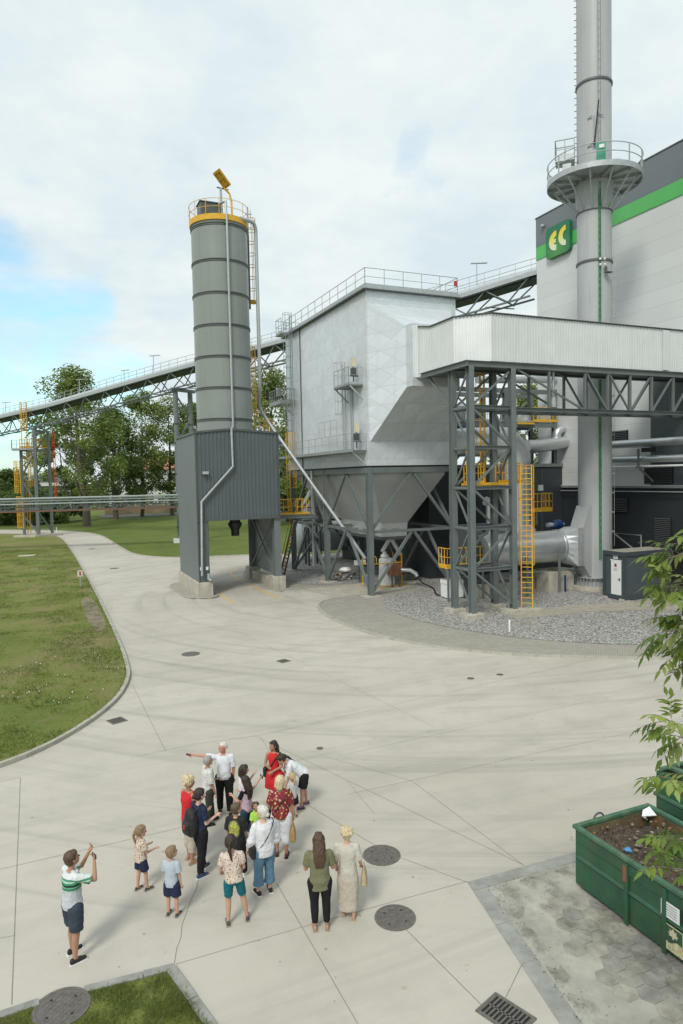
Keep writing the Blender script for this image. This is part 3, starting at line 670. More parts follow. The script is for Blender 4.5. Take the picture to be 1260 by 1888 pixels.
MB().slab([(BX1-.16, BY1, BZ0), (BX0+.16, BY1, BZ0), (BX0+.16, BY1, BZ1), (BX1-.16, BY1, BZ1)], .14).build('back_wall', MT['dia'], t)
MB().bx(BX0-.25, BX1+.25, BY0-.25, BY1+.25, BZ1+.002, BZ1+.2).build('roof', MT['galv'], t, bevel=.02)
MB().bx(BX0-.3, BX1+.3, BY0-.3, BY1+.3, BZ1-.06, BZ1).build('eave', MT['steeldk'], t)
MB().bx(BX0+.2, BX1-.2, BY0+.2, BY1-.2, BZ0-.1, BZ0-.02).build('underside', MT['steeldk'], t)
# pyramid inlet hood: base on the front face, flange towards the tower
HZ1, HZ0 = 19.3, 10.35; FYF = 37.6; fx0, fx1, fz0, fz1 = 20.98, 24.4, 13.55, 17.35
Bs = [V(BX0+.12, BY0, HZ0), V(BX1-.35, BY0, HZ0), V(BX1-.35, BY0, HZ1), V(BX0+.12, BY0, HZ1)]
Fs = [V(fx0, FYF, fz0), V(fx1, FYF, fz0), V(fx1, FYF, fz1), V(fx0, FYF, fz1)]
b = MB()
for i in range(4):
    j = (i+1) % 4; b.slab([Fs[j], Fs[i], Bs[i], Bs[j]] if i == 0 else [Bs[i], Bs[j], Fs[j], Fs[i]][::1], .04)
hm_ = b.build('inlet_hood', MT['dia'], t); bm = bmesh.new(); bm.from_mesh(hm_.data); bmesh.ops.recalc_face_normals(bm, faces=bm.faces[:]); bm.to_mesh(hm_.data); bm.free()
MB().bx(fx0-.0, fx1+.0, FYF-.75, FYF+.0, fz0, fz1).build('inlet_duct', MT['dia'], t)
# dark strip that paints the shaded gap in the left side wall
MB().bx(BX0-.05, BX0+.10, BY0+12.37, BY0+12.5, BZ0-1.5, BZ1).build('gap_shade_strip', MT['steeldk'], t)
# roof furniture
rz = BZ1+.2
b = MB(); railing(b, [(BX0-.1, BY1, rz), (BX0-.1, BY0-.1, rz), (BX1+.1, BY0-.1, rz), (BX1+.1, BY1, rz), (BX0-.1, BY1, rz)], 1.15, 1.5, .024, .15); b.build('guard_rail', MT['galv'], t)
def hatchbox(x0, x1, y0, y1, h, m):
    b = MB(); i = .35; b.add([(x0, y0, rz), (x1, y0, rz), (x1, y1, rz), (x0, y1, rz), (x0+i, y0+i, rz+h), (x1-i, y0+i, rz+h), (x1-i, y1-i, rz+h), (x0+i, y1-i, rz+h)], [(4,5,6,7), (0,1,5,4), (1,2,6,5), (2,3,7,6), (3,0,4,7)]); return b.build('roof_hatch', m, t)
hatchbox(BX0+.5, BX0+3.2, BY0+.5, BY0+6, .42, MT['galv']); hatchbox(BX0+4, BX1-.5, BY0+.5, BY0+5, .45, MT['galv'])
b = MB(); x0, x1, y0, y1 = BX0+2.9, BX0+5.4, BY0+3.2, BY0+6.0
b.add([(x0, y0, rz), (x1, y0, rz), (x1, y1, rz), (x0, y1, rz), (x0, y0, rz+1.2), (x1, y0, rz+.85), (x1, y1, rz+.85), (x0, y1, rz+1.2)], [(0,3,2,1), (4,5,6,7), (0,1,5,4), (1,2,6,5), (2,3,7,6), (3,0,4,7)]); b.build('roof_box', mat('roof box tan', (.42, .41, .37), .5), t)
MB().box((BX1-.1, BY0-.18, rz+.75), (.22, .06, .3)).build('warning_sign', MT['red'], t)
# columns, beams, bracing
colx = (BX0+.05, BX1-.35); coly = (BY0+.15, 48.15, 55.8); zb = BZ0-.1
for x in colx:
    for y in coly:
        column('column', (x, y, .12), (x, y, zb-.02), .36, .38, .03, MT['steel'], t)
        footing((x, y), 1.15, 1.0, .14, t)
zm = 4.35
def member(name, p, q, w, m='steel', h=None): return MB().beam(p, q, w, h or w).build(name, MT[m], t)
for x in colx:
    member('ring_beam', (x, BY0-.05, zb-.2), (x, BY1-.2, zb-.2), .26, 'steel', .36)
    for a, c in ((coly[0], coly[1]), (coly[1], coly[2])):
        member('tie_beam', (x, a+.2, zm), (x, c-.2, zm), .18); m_ = (a+c)/2
        for s, e in ((a, 1), (c, -1)):
            member('brace', (x, m_-e*.15, zb-.45), (x, s+e*.2, zm+.2), .17)
            member('brace', (x, m_-e*.12, zm-.12), (x, s+e*.2, .45), .17)
for y in coly:
    member('ring_beam', (colx[0]+.14, y, zb-.2), (colx[1]-.14, y, zb-.2), .26, 'steel', .36)
    member('tie_beam', (colx[0]+.2, y, zm), (colx[1]-.2, y, zm), .18); m_ = (colx[0]+colx[1])/2
    if y != coly[1]:
        for s, e in ((colx[0], 1), (colx[1], -1)):
            member('brace', (m_-e*.15, y, zb-.45), (s+e*.2, y, zm+.2), .17); member('brace', (m_-e*.12, y, zm-.12), (s+e*.2, y, .45), .17)
# hopper: trough funnel
c1_ = PY(720, 982, BY0+3.2); hx0, hx1 = 21.9, 23.9
def frust(b, A, za, B, zb_):
    a = [(A[0], A[2], za), (A[1], A[2], za), (A[1], A[3], za), (A[0], A[3], za)]; c = [(B[0], B[2], zb_), (B[1], B[2], zb_), (B[1], B[3], zb_), (B[0], B[3], zb_)]
    b.add(a+c, [(1,0,4,5), (2,1,5,6), (3,2,6,7), (0,3,7,4)]); return b
b = MB(); T0 = (BX0+.45, BX1-.75, BY0+.5, BY1-.6); frust(b, T0, BZ0-.08, T0, 8.1); B0 = (hx0-.05, hx1+.05, BY0+2.6, BY1-6.4); frust(b, T0, 8.1, B0, 4.7); frust(b, B0, 4.7, (hx0, hx1, BY0+2.65, BY1-6.45), 3.75)
b.build('hopper', MT['hopper'], t)
MB().bx(hx0-.2, hx1+.2, BY0+2.4, BY1-6.2, 3.55, 3.75).build('screw_conveyor', MT['steeldk'], t)
b = MB()
for k in range(4): MB().tube((hx0-.35, BY0+3.5+k*1.6, 4.2), (hx0+.1, BY0+3.5+k*1.6, 4.25), .12, 8).box((hx0-.2, BY0+3.5+k*1.6, 4.34), (.3, .12, .05)).build('hopper_fitting', MT['galv'], t)
for x_ in (22.9, 21.9): MB().box((x_, BY0+2.5, 4.35), (.6, .1, .04)).build('hopper_handle', MT['galv'], t)
# walkway along the left side
wz = 9.82
MB().bx(BX0-1.0, BX0-.0, BY0+1.6, BY1+.6, wz-.06, wz).build('walkway_deck', MT['galvd'], t)
MB().bx(BX0-1.0, BX0-.0, BY0+.3, BY0+1.58, wz-.06, wz).build('walkway_deck', MT['galvd'], t)
b = MB(); k = 9
for i in range(k): y = BY0+.5+i*2.0; b.beam((BX0-1.0, y, wz-.12), (BX0, y, wz-.12), .08, .1)
b.bx(BX0-1.03, BX0-.99, BY0+.3, BY1+.6, wz-.12, wz+.08); b.beam((BX0-.95, BY0+.5, wz-.15), (BX0-.02, BY0+.5, wz-.95), .09); b.beam((BX0-.95, BY1+.3, wz-.15), (BX0-.02, BY1+.3, wz-.95), .09)
b.build('walkway_bracket', MT['galv'], t)
b = MB(); railing(b, [(BX0-.98, BY1+.6, wz), (BX0-.98, BY0+.3, wz), (BX0-.05, BY0+.3, wz)], 1.1, 1.35, .022, 0); railing(b, [(BX0-.98, BY0+6.3, wz+1.1), (BX0-.98, BY0+3.0, wz+1.1)], 1.1, 1.3, .02, 0); b.build('walkway_rail', MT['galv'], t)
# upper small platform
uz = ZAT(655, 712, (BX0-.5, BY0+2))
MB().bx(BX0-1.05, BX0, BY0+.7, BY0+3.2, uz-.1, uz).build('upper_platform', MT['galvd'], t)
b = MB(); railing(b, [(BX0, BY0+.7, uz), (BX0-1.03, BY0+.7, uz), (BX0-1.03, BY0+3.2, uz)], 1.1, .8, .024, .1); b.beam((BX0-.95, BY0+.75, uz-.1), (BX0, BY0+.75, uz-1.0), .09); b.beam((BX0-.95, BY0+3.1, uz-.1), (BX0, BY0+3.1, uz-1.0), .09); b.build('platform_rail', MT['galv'], t)
ladder(t, (BX0-.22, BY0+3.35, wz), (BX0-.22, BY0+3.35, uz+1.8), (-1, 0, 0), MT['galv'], cage_from=2.6)
for z0, y0 in ((uz, BY0+1.2), (wz, BY0+.9)):
    b = MB().box((BX0-.45, y0, z0+1.5), (.26, .26, .6)); b.m = 1; b.box((BX0-.45, y0, z0+.85), (.3, .3, .5)).tube((BX0-.45, y0, z0+.1), (BX0-.45, y0, z0+1.2), .05, 6); b.tube((BX0-.7, y0, z0+.6), (BX0-.1, y0, z0+.6), .06, 6)
    b.build('damper_drive', [mat('cream enamel', (.62, .58, .42), .5), MT['steeldk']], t)
MB().bx(BX0-.1, BX0-.02, BY0+2.3, BY0+2.6, wz, uz-.2).build('cable_duct', MT['galv'], t)
# far caged ladder and small platform
fy = BY0+13.8
ladder(t, (BX0-.3, fy, 9.8), (BX0-.3, fy, rz+1.3), (-1, 0, 0), MT['galv'], cage_from=2.2, r=.034)
b = MB(); railing(b, [(BX0, fy+1.9, rz-.15), (BX0-.95, fy+1.9, rz-.15), (BX0-.95, fy+.5, rz-.15)], 1.2, .6, .024, .12); b.bx(BX0-1, BX0, fy+.4, fy+2, rz-.25, rz-.15); b.build('ladder_landing', MT['galv'], t)
lz = ZAT(530, 745, (BX0-.5, fy+2))
b = MB(); b.bx(BX0-1.3, BX0, fy+.3, fy+3.2, lz-.15, lz); railing(b, [(BX0, fy+.3, lz), (BX0-1.28, fy+.3, lz), (BX0-1.28, fy+3.2, lz)], 1.1, .5, .024, .15); b.beam((BX0-1.1, fy+.6, lz-.15), (BX0, fy+.6, lz-1.1), .1); b.build('side_platform', MT['galv'], t)
MB().box((BX0-.9, fy+1.8, lz+1.0), (.35, .35, .7)).build('damper_drive', MT['galv'], t)
for x_, y_, r_, z0_, z1_ in ((BX0-.18, 50.6, .09, 1.0, 8.6), (21.0, 54.0, .11, 1.0, 8.6), (BX1-.6, BY0-.1, .12, .8, 5.2)): MB().tube((x_, y_, z0_), (x_, y_, z1_), r_, 8).build('downpipe', MT['galv'], t)
# ================================================================ CLAD GALLERY (duct enclosure) on the truss tower
gal = mat('pale ribbed sheet', (.66, .69, .69), .38, .15, .05, .6, .22)
t = thing('clad_gallery', (21.4, 31.6, 14), 'long pale corrugated metal gallery running right from the filter house, carried by the dark truss', 'gallery')
GZ0, GZ1 = 14.3, 16.82; gx, gy = 21.4, 31.62
b = MB(); corrug(b, (fx0+.06, FYF-.74), (gx+.05, FYF-.95), 14.05, 17.25, .2, .035, lambda u: 17.25-.06*u)
corrug(b, (gx, FYF-.95), (gx, gy+1.25), 14.12, GZ1, .2, .035, lambda u: 17.1-.28*min(1, u*3)); b.build('wall_cladding', gal, t)
b = MB(); corrug(b, (gx, gy+1.25), (gx+1.65, gy), GZ0, GZ1, .2, .035, lambda u: GZ1+.07*u); b.build('corner_cladding', mat('lit corner sheet', (.74, .76, .76), .36, .15, .05, .6, .15), t)  # chamfer's brighter light painted in as a paler copy of the wall sheet
gend = 47.0
b = MB(); corrug(b, (gx+1.65, gy), (gend, gy), GZ0, GZ1+.07, .2, .035); b.build('wall_cladding', gal, t)
b = MB(); corrug(b, (gend, gy+2.1), (25.1, gy+2.1), GZ0, GZ1, .2, .035); corrug(b, (25.1, gy+2.1), (25.1, FYF-.75), GZ0, GZ1, .2, .035); b.build('back_cladding', gal, t)
rim = [V(gx, FYF-.8, 17.12), V(gx, FYF-2.2, GZ1), V(gx, gy+1.25, GZ1), V(gx+1.65, gy, GZ1+.08), V(gend, gy, GZ1+.08)]
b = MB(); off = V(25.1, FYF-.8, GZ1), V(25.1, FYF-2.2, GZ1), V(25.1, gy+2.1, GZ1), V(25.1, gy+2.1, GZ1), V(gend, gy+2.1, GZ1)
for i in range(4):
    A, B_, C_, D_ = rim[i], rim[i+1], off[i+1], off[i]; up = V(0, 0, .03)
    b.add([A+up, B_+up, C_+up, D_+up], [(0, 1, 2, 3)])
b.build('roof', MT['galv'], t)
b = MB()
for A, B_ in zip(rim, rim[1:]): b.beam(A+V(-.03, -.03, .035), B_+V(-.03, -.03, .035), .10, .05)
b.build('roof_trim', MT['steeldk'], t)
MB().bx(36.0, 36.5, gy-.09, gy-.045, GZ0+.05, GZ1).build('cover_strip', gal, t)
# platform floor under the gallery and the long truss
TX0, TX1, TYA, TYB = 21.6, 24.4, 31.62, 33.4
tow = t = thing('truss_tower', (TX0, TYA, 0), 'dark grey steel lattice tower of four columns carrying the pale gallery', 'steel tower')
def mem(name, p, q, w=.1, m='steel', h=None, tt=None): return MB().beam(p, q, w, h or w).build(name, MT[m], tt or t)
FT = .33
for x in (TX0, TX1):
    for y in (TYA, TYB):
        column('column', (x, y, FT), (x, y, 13.95), .32, .34, .03, MT['steel'], t, (0, 1, 0)); footing((x, y), 1.15 if y == TYA else .95, .95, FT, t)
lv = [2.72, 5.04, 7.28, 9.51, 11.75]
for z in lv:
    for y in (TYA, TYB): MB().ibeam((TX0+.17, y, z), (TX1-.17, y, z), .2, .2, .02).build('tie_beam', MT['steel'], t)
    for x in (TX0, TX1): mem('tie_beam', (x, TYA+.17, z), (x, TYB-.17, z), .14)
zz = [FT+.2]+lv+[13.85]
for i in range(6):
    a, c = zz[i]+.15, zz[i+1]-.12
    l2r = i in (1, 3, 5)
    for y in (TYA, TYB):
        p, q = ((TX0+.2, y, a), (TX1-.2, y, c)) if l2r else ((TX0+.2, y, c), (TX1-.2, y, a)); mem('brace', p, q, .11)
    for x in (TX0, TX1):
        p, q = ((x, TYB-.2, a), (x, TYA+.2, c)) if l2r else ((x, TYB-.2, c), (x, TYA+.2, a)); mem('brace', p, q, .09)
for i in (0, 2, 4): mem('plan_brace', (TX0+.2, TYA+.2, lv[i]), (TX1-.2, TYB-.2, lv[i]), .08)
mem('strut', (TX0, TYB+.15, 11.9), (TX0, TYB+2.6, 14.0), .12)
tr = t = thing('truss_bridge', (TX1, TYA, 11.5), 'horizontal dark steel truss with zigzag bracing spanning right from the tower past the chimney', 'truss bridge')
ZT_, ZB_ = 14.06, 11.66
for y in (TYA, TYB): MB().ibeam((TX0-.2 if y == TYA else TX0+.2, y, ZT_+.03), (gend, y, ZT_+.03), .24, .32, .025).build('top_chord', MT['steel'], t); MB().ibeam((TX1+.2, y, ZB_), (gend, y, ZB_), .22, .22, .02).build('bottom_chord', MT['steel'], t)
MB().ibeam((TX0-.2, TYA-.13, ZT_+.03), (TX0-.2, FYF-1.1, ZT_+.03), .24, .32, .025).build('side_beam', MT['steel'], t)
MB().bx(TX0-.1, gend, TYA+.15, TYB-.15, ZT_-.02, ZT_+.1).build('floor', MT['steeldk'], t); MB().bx(TX0-.05, TX1+.4, TYB+.1, FYF-1.2, ZT_-.02, ZT_+.1).build('floor', MT['steeldk'], t)
nodes = [24.6, 27.03, 29.71, 31.49, 33.3, 35.1, 36.97, 38.8, 40.6, 42.4]
for y in (TYA, TYB):
    for x in nodes[1:]: mem('post', (x, y, ZB_+.1), (x, y, ZT_-.1), .13)
    for i in range(len(nodes)-1):
        if i < 4: p, q = (nodes[i]+.1, y, ZT_-.12), (nodes[i+1]-.08, y, ZB_+.12)
        else: p, q = (nodes[i]+.08, y, ZB_+.12), (nodes[i+1]-.08, y, ZT_-.12)
        if i == 0: p, q = (nodes[0]+.1, y, ZT_-.12), (nodes[2]-.2, y, ZB_+.12)
        if i == 1: continue
        mem('diagonal', p, q, .10)
for i in range(len(nodes)-1):
    for z in (ZB_, ZT_-.1): mem('plan_brace', (nodes[i], TYA+.1, z), (nodes[i+1], TYB-.1, z), .08)
    mem('cross_beam', (nodes[i+1], TYA+.1, ZB_), (nodes[i+1], TYB-.1, ZB_), .14)
mem('diagonal', (24.6, TYB, 11.5), (33.6, 44.6, 8.95), .16)
MB().tube((27.6, TYA+.3, ZB_+.2), (27.6, TYA+.3, ZB_+.9), .2, 10).tube((27.6, TYA+.3, ZB_+.9), (27.6, TYA+.3, ZT_-.1), .08, 8).build('hanger', MT['galv'], t, smooth=True)
# yellow ladders and platforms by the tower
t = thing('caged_ladder', (25.5, 31.7, .2), 'tall yellow caged ladder rising from the gravel beside the truss tower to a yellow platform', 'ladder')
lo = V(.62, .78, 0)
MB().bx(25.0, 26.15, 31.25, 32.1, -.05, .22).build('footing', MT['conc'], t, bevel=.02)
ladder(t, (25.45, 31.75, .22), (25.45, 31.75, 8.5), lo, MT['yellow'], w=.62, cage_from=2.5, r=.045, cr=.42)
b = MB(); b.bx(22.2, 25.3, 32.3, 33.2, 7.4, 7.55); b.build('platform', MT['yellow'], t)
b = MB(); railing(b, [(24.4, 33.2, 7.5), (25.6, 33.2, 7.5), (25.6, 32.3, 7.5)], 1.15, .25, .03, .15); b.build('guard_rail', MT['yellow'], t)
b = MB(); railing(b, [(22.2, 33.2, 7.5), (22.2, 32.3, 7.5), (22.9, 32.3, 7.5)], 1.15, .35, .03, .15); b.build('guard_rail', MT['yellow'], t)
t = thing('inner_ladder', (24.6, 34.0, 7.5), 'long yellow ladder inside the truss tower climbing up to the gallery floor', 'ladder')
ladder(t, (24.0, 33.9, 7.55), (24.0, 33.9, 14.0), (-.4, .9, 0), MT['yellow'], w=.45, cage_from=2.0, r=.04)
MB().box((24.0, 33.7, 7.45), (1.6, .8, .15)).build('landing', MT['yellow'], t)
t = thing('short_ladder', (22.9, 33.8, 7.5), 'short yellow ladder with curved top on the left inside the truss tower', 'ladder')
ladder(t, (22.95, 33.7, 7.5), (22.95, 33.7, 9.7), (.4, .9, 0), MT['yellow'], w=.42, cage_from=None, r=.035)
MB().box((22.95, 33.75, 7.46), (.9, .4, .16)).build('landing', MT['yellow'], t)
def yplat(label, x0, x1, y, z, d=1.0, h=1.15, legs=None, n=.35):
    t = thing('yellow_platform', (x0, y, z), label, 'platform', 'small yellow railed platforms')
    MB().bx(x0, x1, y, y+d, z-.12, z+.02).build('deck', MT['yellow'], t)
    b = MB(); railing(b, [(x0, y+d, z), (x0, y, z), (x1, y, z), (x1, y+d, z)], h, n, .03, .14); b.build('guard_rail', MT['yellow'], t)
    if legs is not None:
        for x in (x0+.1, x1-.1): MB().beam((x, y+.1, legs), (x, y+.1, z-.12), .1).build('leg', MT['steel'], t)
    return t
yp = yplat('yellow railed platform above the blue motor, left of the chimney foot', 31.0, 33.0, 38.3, 5.45, legs=None)
MB().beam((31.7, 38.5, 4.4), (31.7, 38.5, 5.3), .14).beam((30.6, 38.5, 4.95), (31.7, 38.5, 4.95), .12).build('bracket', MT['steel'], yp)
MB().box((32.2, 38.6, 7.0), (.42, .08, .4)).build('sign_plate', MT['white'], yp)
yplat('yellow railed platform low down behind the left column of the tower', 22.9, 25.7, 36.2, 2.3, legs=.1)
# ================================================================ CHIMNEY
CX, CY, CR = 34.55, 35.85, 1.1; cq = (CX, CY)
t = thing('chimney', (CX, CY, 0), 'very tall pale grey steel chimney with round platform and green cable ladder', 'chimney')
zs = [ZAT(1097, y, cq) for y in (1070, 487, 395, 160)]
MB().lathe((CX, CY, 0), [(CR, .95), (CR, 25.3), (CR+.0, 48)], 72).build('shaft', MT['chim'], t, smooth=True)
def cring(z, r=CR, h=.07, name='ring_band', m='chimd'): return MB().lathe((CX, CY, z), [(r-.01, -h), (r+.07, -h), (r+.07, h), (r-.01, h)], 72, caps=False).build(name, MT[m], t, smooth=True)
cring(zs[1]); cring(zs[2], CR, .03); cring(zs[3]); cring(41.5)
for z in (5.2, 9.4, 13.8, 18.1): MB().lathe((CX, CY, z), [(CR-.01, -.012), (CR+.008, -.010), (CR+.008, .010), (CR-.01, .012)], 72, caps=False).build('weld_seam', MT['chim'], t, smooth=True)
# platform
pz = ZAT(1097, 333, cq); PR = 3.0
b = MB().lathe((CX, CY, pz), [(CR+.02, 0), (PR, 0), (PR, -.06), (PR, -.28), (PR-.04, -.28), (PR-.04, -.07), (CR+.02, -.07), (CR+.02, 0)], 48, caps=False); b.build('platform_deck', MT['galv'], t, smooth=True)
for i in range(12):
    a = 2*math.pi*(i+.35)/12; ca, sa = math.cos(a), math.sin(a)
    MB().beam((CX+ca*CR, CY+sa*CR, pz-.17), (CX+ca*(PR-.06), CY+sa*(PR-.06), pz-.17), .1, .16).beam((CX+ca*(CR+.02), CY+sa*(CR+.02), zs[2]+.1), (CX+ca*(PR-.3), CY+sa*(PR-.3), pz-.24), .08, .1).build('bracket', MT['galv'], t)
b = MB(); k = 48; ring = [Vector((CX+PR*math.cos(2*math.pi*i/k), CY+PR*math.sin(2*math.pi*i/k), pz)) for i in range(k)]
for h in (1.15, .6): b.pipe([p+V(0, 0, h) for p in ring], .03, 6, True)
for i in range(0, k, 4): b.beam(ring[i], ring[i]+V(0, 0, 1.15), .06)
b.build('guard_rail', MT['galv'], t)
MB().lathe((CX, CY, pz), [(PR+.005, -.3), (PR+.03, -.3), (PR+.03, .05), (PR+.005, .05)], 48, caps=False).build('kick_plate', MT['galv'], t, smooth=True)
# cone where the brackets meet the shaft
MB().lathe((CX, CY, 0), [(CR+.005, zs[2]), (CR+.12, pz-.9), (CR+.12, pz-.3)], 48, caps=False).build('collar', MT['chim'], t, smooth=True)
# direction towards the camera and to the left of the chimney
dc = Vector((-CX, -CY, 0)).normalized(); dl = Vector((-dc.y, dc.x, 0)); dl = dl if dl.dot(RT) < 0 else -dl
def onch(u, r, z): # u: angle from the camera-facing line, + towards the right of the picture
    d = dc*math.cos(u)-dl*math.sin(u); return Vector((CX, CY, 0))+d*r+V(0, 0, z)
ug = math.asin(.28)
b = MB()
for s in (-.042, .042): b.beam(onch(ug+s, CR+.10, 2.2), onch(ug+s, CR+.10, pz-.5), .035, .06)
b.build('green_cable_ladder', MT['green'], t)
b = MB(); z = 3.0
while z < pz-.6: b.beam(onch(ug-.055, CR+.10, z), onch(ug+.055, CR+.10, z), .03); b.beam(onch(ug, CR, z), onch(ug, CR+.12, z), .05); z += .45
b.build('ladder_bracket', MT['green'], t)['kind'] = 'stuff'
b = MB()
for s in (-.07, .07): b.tube(onch(ug+s, CR+.08, pz), onch(ug+s, CR+.08, 47), .012, 5)
z = pz+.2
while z < 47: b.tube(onch(ug-.07, CR+.08, z), onch(ug+.07, CR+.08, z), .01, 4); z += .5
b.build('upper_ladder', MT['chimd'], t)
b = MB(); z = pz+.5
while z < 47: b.tube(onch(-1.5, CR, z), onch(-1.5, CR+.14, z), .025, 5); z += .42
o = b.build('climbing_pegs', MT['chimd'], t); o['kind'] = 'stuff'
b = MB(); z = 4.0
while z < 23: b.tube(onch(1.42, CR, z), onch(1.42, CR+.16, z), .03, 5); z += 1.3
b.tube(onch(1.42, CR+.14, 3), onch(1.42, CR+.14, 23.5), .012, 5); b.build('side_cable', MT['galv'], t)
for zz_ in (ZAT(1110, 487, cq), ZAT(1110, 497, cq)):
    for s in (.0, .22): MB().ball(onch(ug+s, CR+.22, zz_), .085, 10, 6).build('white_lamp', MT['white'], t, smooth=True)
MB().box(onch(ug+.3, CR+.2, ZAT(1118, 505, cq)), (.12, .12, .4)).box(onch(ug+.4, CR+.25, ZAT(1118, 510, cq)), (.5, .3, .06)).build('camera_arm', MT['chimd'], t)
# things on the platform
bz = pz+1.15; p = onch(.22, CR+1.0, pz)
o = MB().box((p.x, p.y, pz+.85), (.62, .62, 1.1), math.atan2(dc.y, dc.x)).build('green_cabinet', mat('cabinet green', (.02, .27, .17), .4), t, bevel=.03)
MB().box((p.x, p.y, pz+.17), (.6, .6, .25), math.atan2(dc.y, dc.x)).build('cabinet_stand', MT['brown'], t)
q = p+dc*.33; MB().box((q.x-.0, q.y, pz+1.15), (.05, .3, .22), math.atan2(dc.y, dc.x)).build('cabinet_label', MT['white'], t)
a = onch(.02, CR+.2, pz+1.9); c = onch(.18, CR+.5, pz+4.4)
MB().tube(a, c, .042, 8).ball(a, .12, 8, 6).build('sampling_probe', MT['black'], t, smooth=True)
b = MB()
for z in (1.9, 3.7): b.tube(onch(-.35, CR+.06, pz+z-.1), onch(-.1, CR+.12, pz+z+.0), .035, 6); b.tube(onch(.25, CR+.12, pz+z+.05), onch(.5, CR+.12, pz+z+.0), .035, 6)
b.beam(onch(.0, CR+.15, pz+1.9), onch(.0, CR+.15, pz+3.7), .08)
b.build('probe_rail', MT['galv'], t)
p = onch(-1.15, CR+.75, pz+.75); o = MB().box(p, (.8, .55, .4), math.atan2(dc.y, dc.x)).box(p-V(0, 0, .5), (.3, .3, .6), math.atan2(dc.y, dc.x)).build('junction_box', MT['galv'], t, bevel=.02)
p = onch(.75, CR+.9, pz+.3); MB().box(p, (.35, .35, .5), .5).build('white_box', MT['white'], t)
# side basket above the platform
bc = onch(-1.45, CR+.75, 0); bz = ZAT(1047, 300, (bc.x, bc.y))
ang = math.atan2(dl.y, dl.x)
b = MB(); b.box((bc.x, bc.y, bz), (1.2, 1.1, .1), ang); b.beam((bc+dl*.5).to_tuple()[:2]+(bz,), onch(-1.45, CR, bz-.7), .09); b.build('side_basket_floor', MT['galv'], t)
b = MB(); e = dl*.6; f_ = dc*.55; q0 = V(bc.x, bc.y, bz+.05)
railing(b, [q0-e+f_, q0+e+f_, q0+e-f_, q0-e-f_], 1.25, .6, .035, .3); b.build('side_basket_rail', MT['galv'], t)
# base: skirt ring with gussets, concrete pad, inlet box on the left
MB().lathe((CX, CY, 0), [(CR+.28, .32), (CR+.28, .38), (CR+.02, .38), (CR+.02, .88), (CR+.26, .88), (CR+.26, .94), (CR-.02, .95)], 48, caps=False).build('base_flange', MT['galv'], t, smooth=True)
b = MB()
for i in range(30):
    a = 2*math.pi*i/30; ca, sa = math.cos(a), math.sin(a); b.beam((CX+ca*(CR+.14), CY+sa*(CR+.14), .38), (CX+ca*(CR+.14), CY+sa*(CR+.14), .88), .025, .24, (ca, sa, 0)); b.tube((CX+ca*(CR+.2), CY+sa*(CR+.2), .38), (CX+ca*(CR+.2), CY+sa*(CR+.2), .55), .035, 6)
b.build('gusset_ring', MT['galv'], t)
MB().lathe((CX, CY, 0), [(CR+.62, -.05), (CR+.62, .30), (CR+.56, .32), (.01, .325)], 48).build('base_pad', MT['conc'], t, smooth=True)
# fairing towards the duct (to -x)
b = MB(); xa = CX-1.62
pr = [(CX-.3, .95), (CX-1.05, 1.0), (xa, 1.9), (xa, 4.35), (CX-1.06, 5.75), (CX-.3, 5.8)]
n = len(pr); vs = [(x, CY-.62, z) for x, z in pr]+[(x, CY+.62, z) for x, z in pr]
b.add(vs, [tuple(range(n)), tuple(reversed(range(n, 2*n)))]+[((i+1) % n, i, n+i, n+(i+1) % n) for i in range(n)]); b.build('inlet_fairing', MT['chim'], t)
# ================================================================ FLUE DUCT AND FAN
t = thing('flue_duct', (29.5, 37, 4), 'fat silver flue duct dropping from a dome shaped elbow and running into the chimney foot', 'duct')
DZ = 3.07; DR = 1.07; dy = 36.6
MB().lathe((0, 0, 0), [(.001, 0)], 4)
def arc(c, a, bb, r, t0, t1, n): return [Vector(c)+Vector(a)*r*math.cos(t0+(t1-t0)*i/n)+Vector(bb)*r*math.sin(t0+(t1-t0)*i/n) for i in range(n+1)]
MB().tube((25.6, dy, DZ), (31.9, dy, DZ), DR, 40).build('horizontal_duct', MT['alu'], t, smooth=True)
for x in (31.85, 28.3, 26.0): MB().tube((x-.05, dy, DZ), (x+.05, dy, DZ), DR+.06, 40).build('flange', MT['alu'], t, smooth=True)
vx, vy = 29.55, 38.0
MB().tube((vx, vy, 4.0), (vx, vy, 8.8), 1.0, 36, caps=False).build('vertical_duct', MT['alu'], t, smooth=True)
MB().lathe((vx, vy, 0), [(1.0, 4.6), (1.35, 4.2), (1.35, 3.2)], 36, caps=False).build('saddle', MT['alu'], t, smooth=True)
el = arc((vx-1.35, vy, 8.8), (1, 0, 0), (0, 0, 1), 1.4, 0, math.pi/2, 6); el = [Vector(p) for p in el]; el = [V(vx, vy, 8.8)]+el[1:]+[V(27.7, vy+.5, 10.2)]
me_ = MB().pipe(el, 1.03, 32).build('elbow', mat('white jacket', (.66, .68, .69), .35, .45, .05, 1, .05), t, smooth=True)
MB().pipe([(27.75, vy+.48, 10.2), (27.2, vy+1.2, 10.25), (27.1, vy+2.4, 10.3), (26.9, vy+5.5, 10.3), (26.5, vy+6.2, 10.3)], 1.0, 32).build('transfer_duct', MT['alu'], t, smooth=True)
